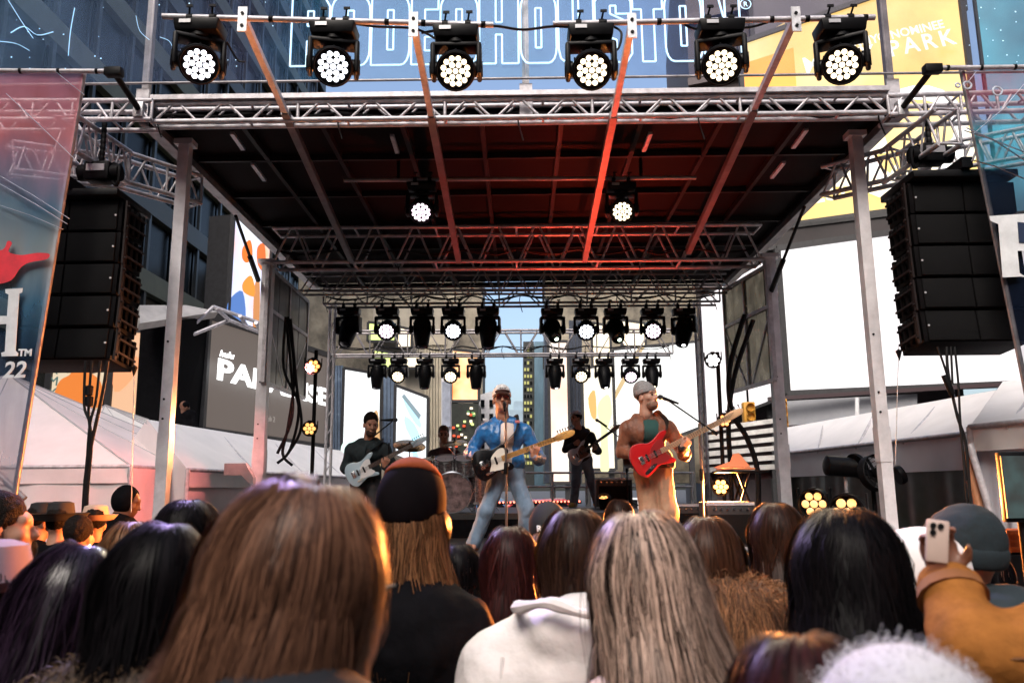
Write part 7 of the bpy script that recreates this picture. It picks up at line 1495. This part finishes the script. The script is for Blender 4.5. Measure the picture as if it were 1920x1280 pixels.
# S raised arm with phone
sx = P(2010, 1180, 1.5); t = thing('person', 'person in an ochre work jacket raising a phone with one arm', 'person', (sx.x, 1.5, 0), 'crowd in front of the stage'); O = V(sx.x, 1.5, 0); Z = lambda px, py, Y: P(px, py, Y) - O
sh, el, wr = Z(1970, 1225, 1.5), Z(1822, 1215, 1.52), Z(1776, 1092, 1.62); hd = V(.16, .02, sh.z + .26); nk = V(.16, .0, sh.z + .07)
b = Flesh(); head(b, hd, H3(180)); b.cap(hd, nk, .055, .065); b.cap(nk - V(0, 0, .1), V(.16, 0, sh.z - .5), .14, .13, .05); b.cap(nk - V(0, 0, .06), sh, .07, .055, .04); b.cap(sh, el, .055, .045, .03); b.cap(el, wr, .043, .030, .03); hand(b, wr, (-.16, .02, 1), (-.2, -1, .1), 1, (24, 40, 35), .78)
b.cap(V(.34, 0, sh.z), V(.40, 0, sh.z - .3), .055, .045); b.cap(V(.40, 0, sh.z - .3), V(.36, .15, sh.z - .5), .045, .03); hand(b, V(.36, .15, sh.z - .5), (0, .4, -.9), (-1, 0, 0), 1)
for q in (.07, .25): b.cap(V(q, 0, sh.z - .55), V(q, 0, .45), .085, .06); b.cap(V(q, 0, .45), V(q, 0, .06), .06, .04); b.cap(V(q, 0, .05), V(q, .12, .04), .035, k=.02)
obj('body', b.mesh('body', SKIN3, .0075), t, True)
b = Flesh(); b.cap(nk - V(.05, 0, .1), nk + V(.05, 0, -.1), .16, k=.05); b.cap(V(.16, 0, sh.z - .2), V(.16, 0, sh.z - .55), .19, .18, .05); b.cap(nk - V(0, 0, .05), sh, .09, .080, .04); b.cap(sh, el, .080, .066, .03); b.cap(el, el.lerp(wr, .86), .064, .055, .03); b.cap(V(.34, 0, sh.z), V(.41, 0, sh.z - .3), .08, .07); b.cap(V(.41, 0, sh.z - .3), V(.37, .14, sh.z - .46), .068, .055); cu_ = el.lerp(wr, .80); MB().sweep([el.lerp(wr, .74), el.lerp(wr, .80), el.lerp(wr, .90), el.lerp(wr, .93)], [.064, .062, .059, .050], 16).build('cuff', mat('cuff_ochre', (.20, .075, .020), .85), t, True); MB().sweep(smoothline([sh + V(0, -.078, .02), el + V(.01, -.066, .0), el.lerp(wr, .85) + V(.0, -.056, 0)], 6), .0035, 5).build('sleeve_seam', mat('seam_ochre', (.13, .05, .014), .9), t, True)
obj('jacket', b.mesh('jacket', C_TAN, .008, .007, (12, 12, 20), .0008), t, True)
b = Flesh(); 
for q in (.07, .25): b.cap(V(q, 0, sh.z - .55), V(q, 0, .45), .1, .075); b.cap(V(q, 0, .45), V(q, 0, .1), .075, .06)
obj('trousers', b.mesh('trousers', MATS['trousers_dark'], .02), t, True); b = Flesh(); b.ell(hd + V(0, -.01, .04), (.088, .104, .10), None); obj('hair', b.mesh('hair', DARKHAIR, .012, .004, (60, 60, 60)), t, True)
pc = P(1757, 1014, 1.575); PM = Matrix.Translation(pc) @ Matrix.Rotation(math.radians(8), 4, 'Y') @ Matrix.Rotation(math.radians(-12), 4, 'Z'); ph = thing('phone', 'pale phone held up by the hand in the ochre sleeve', 'phone', pc); MB().box((0, 0, 0), (.040, .008, .078), M=PM, bev=.0035).build('case', mat('phone_cream', (.50, .38, .33), .4), ph); 
for (x, z) in ((-.009, .028), (.004, .028), (-.009, .015)): MB().cyl((x, -.0045, z), (x, -.008, z), .0055, seg=12, M=PM).build('camera_lens', BLACKP, ph)
# T white fluffy hat, U dark red blur
t, hc, R, J, o = somebody('person in a fluffy white hat, large and out of focus', 1688, 1158, .86, mat('coat_dark_red', (.035, .012, .012), .9), .95, 0, lift=.03, hat=.012); b = Flesh(); b.ell(hc + V(0, .01, .03), (.094, .110, .112), None); b.box(hc + V(0, 0, -.12), (.2, .2, .1), None, .01, .01, True); h_ = obj('hat', b.mesh('hat', mat('hat_white', (.50, .50, .54), .95), .010, .003), t, True); fur(t, h_, FURW, 22000, .0035, .0006, .2, jit=.8)
t, hc, R, J, o = somebody('person in a dark red top beside the fluffy white hat', 1505, 1178, 1.0, MATS['coat_dark_red'], .98, 0); long_hair(t, hc + V(0, .01, .02), H_RD, .3, 900, seed=27)
# a few more dark heads that close the gaps low in the crowd
for px, py, Y, lab, hm in ((860, 1015, 3.6, 'person in black between the cap and the singer', H_BK), (1385, 1030, 3.4, 'person in black before the road case', H_BK), (440, 960, 4.0, 'person in black before the cream topped tent', H_BK), (30, 985, 4.4, 'person in black behind the mauve hat', H_BK), (1640, 1010, 4.2, 'person in black below the amber floor lights', H_BR), (1860, 1035, 4.6, 'person in black below the orange crate', H_BK)):
    t, hc, R, J, o = somebody(lab, px, py, Y, C_BLK, 1., random.uniform(-20, 20), SKIN2); long_hair(t, hc + V(0, .01, .02), hm, .25, 500, seed=int(px))
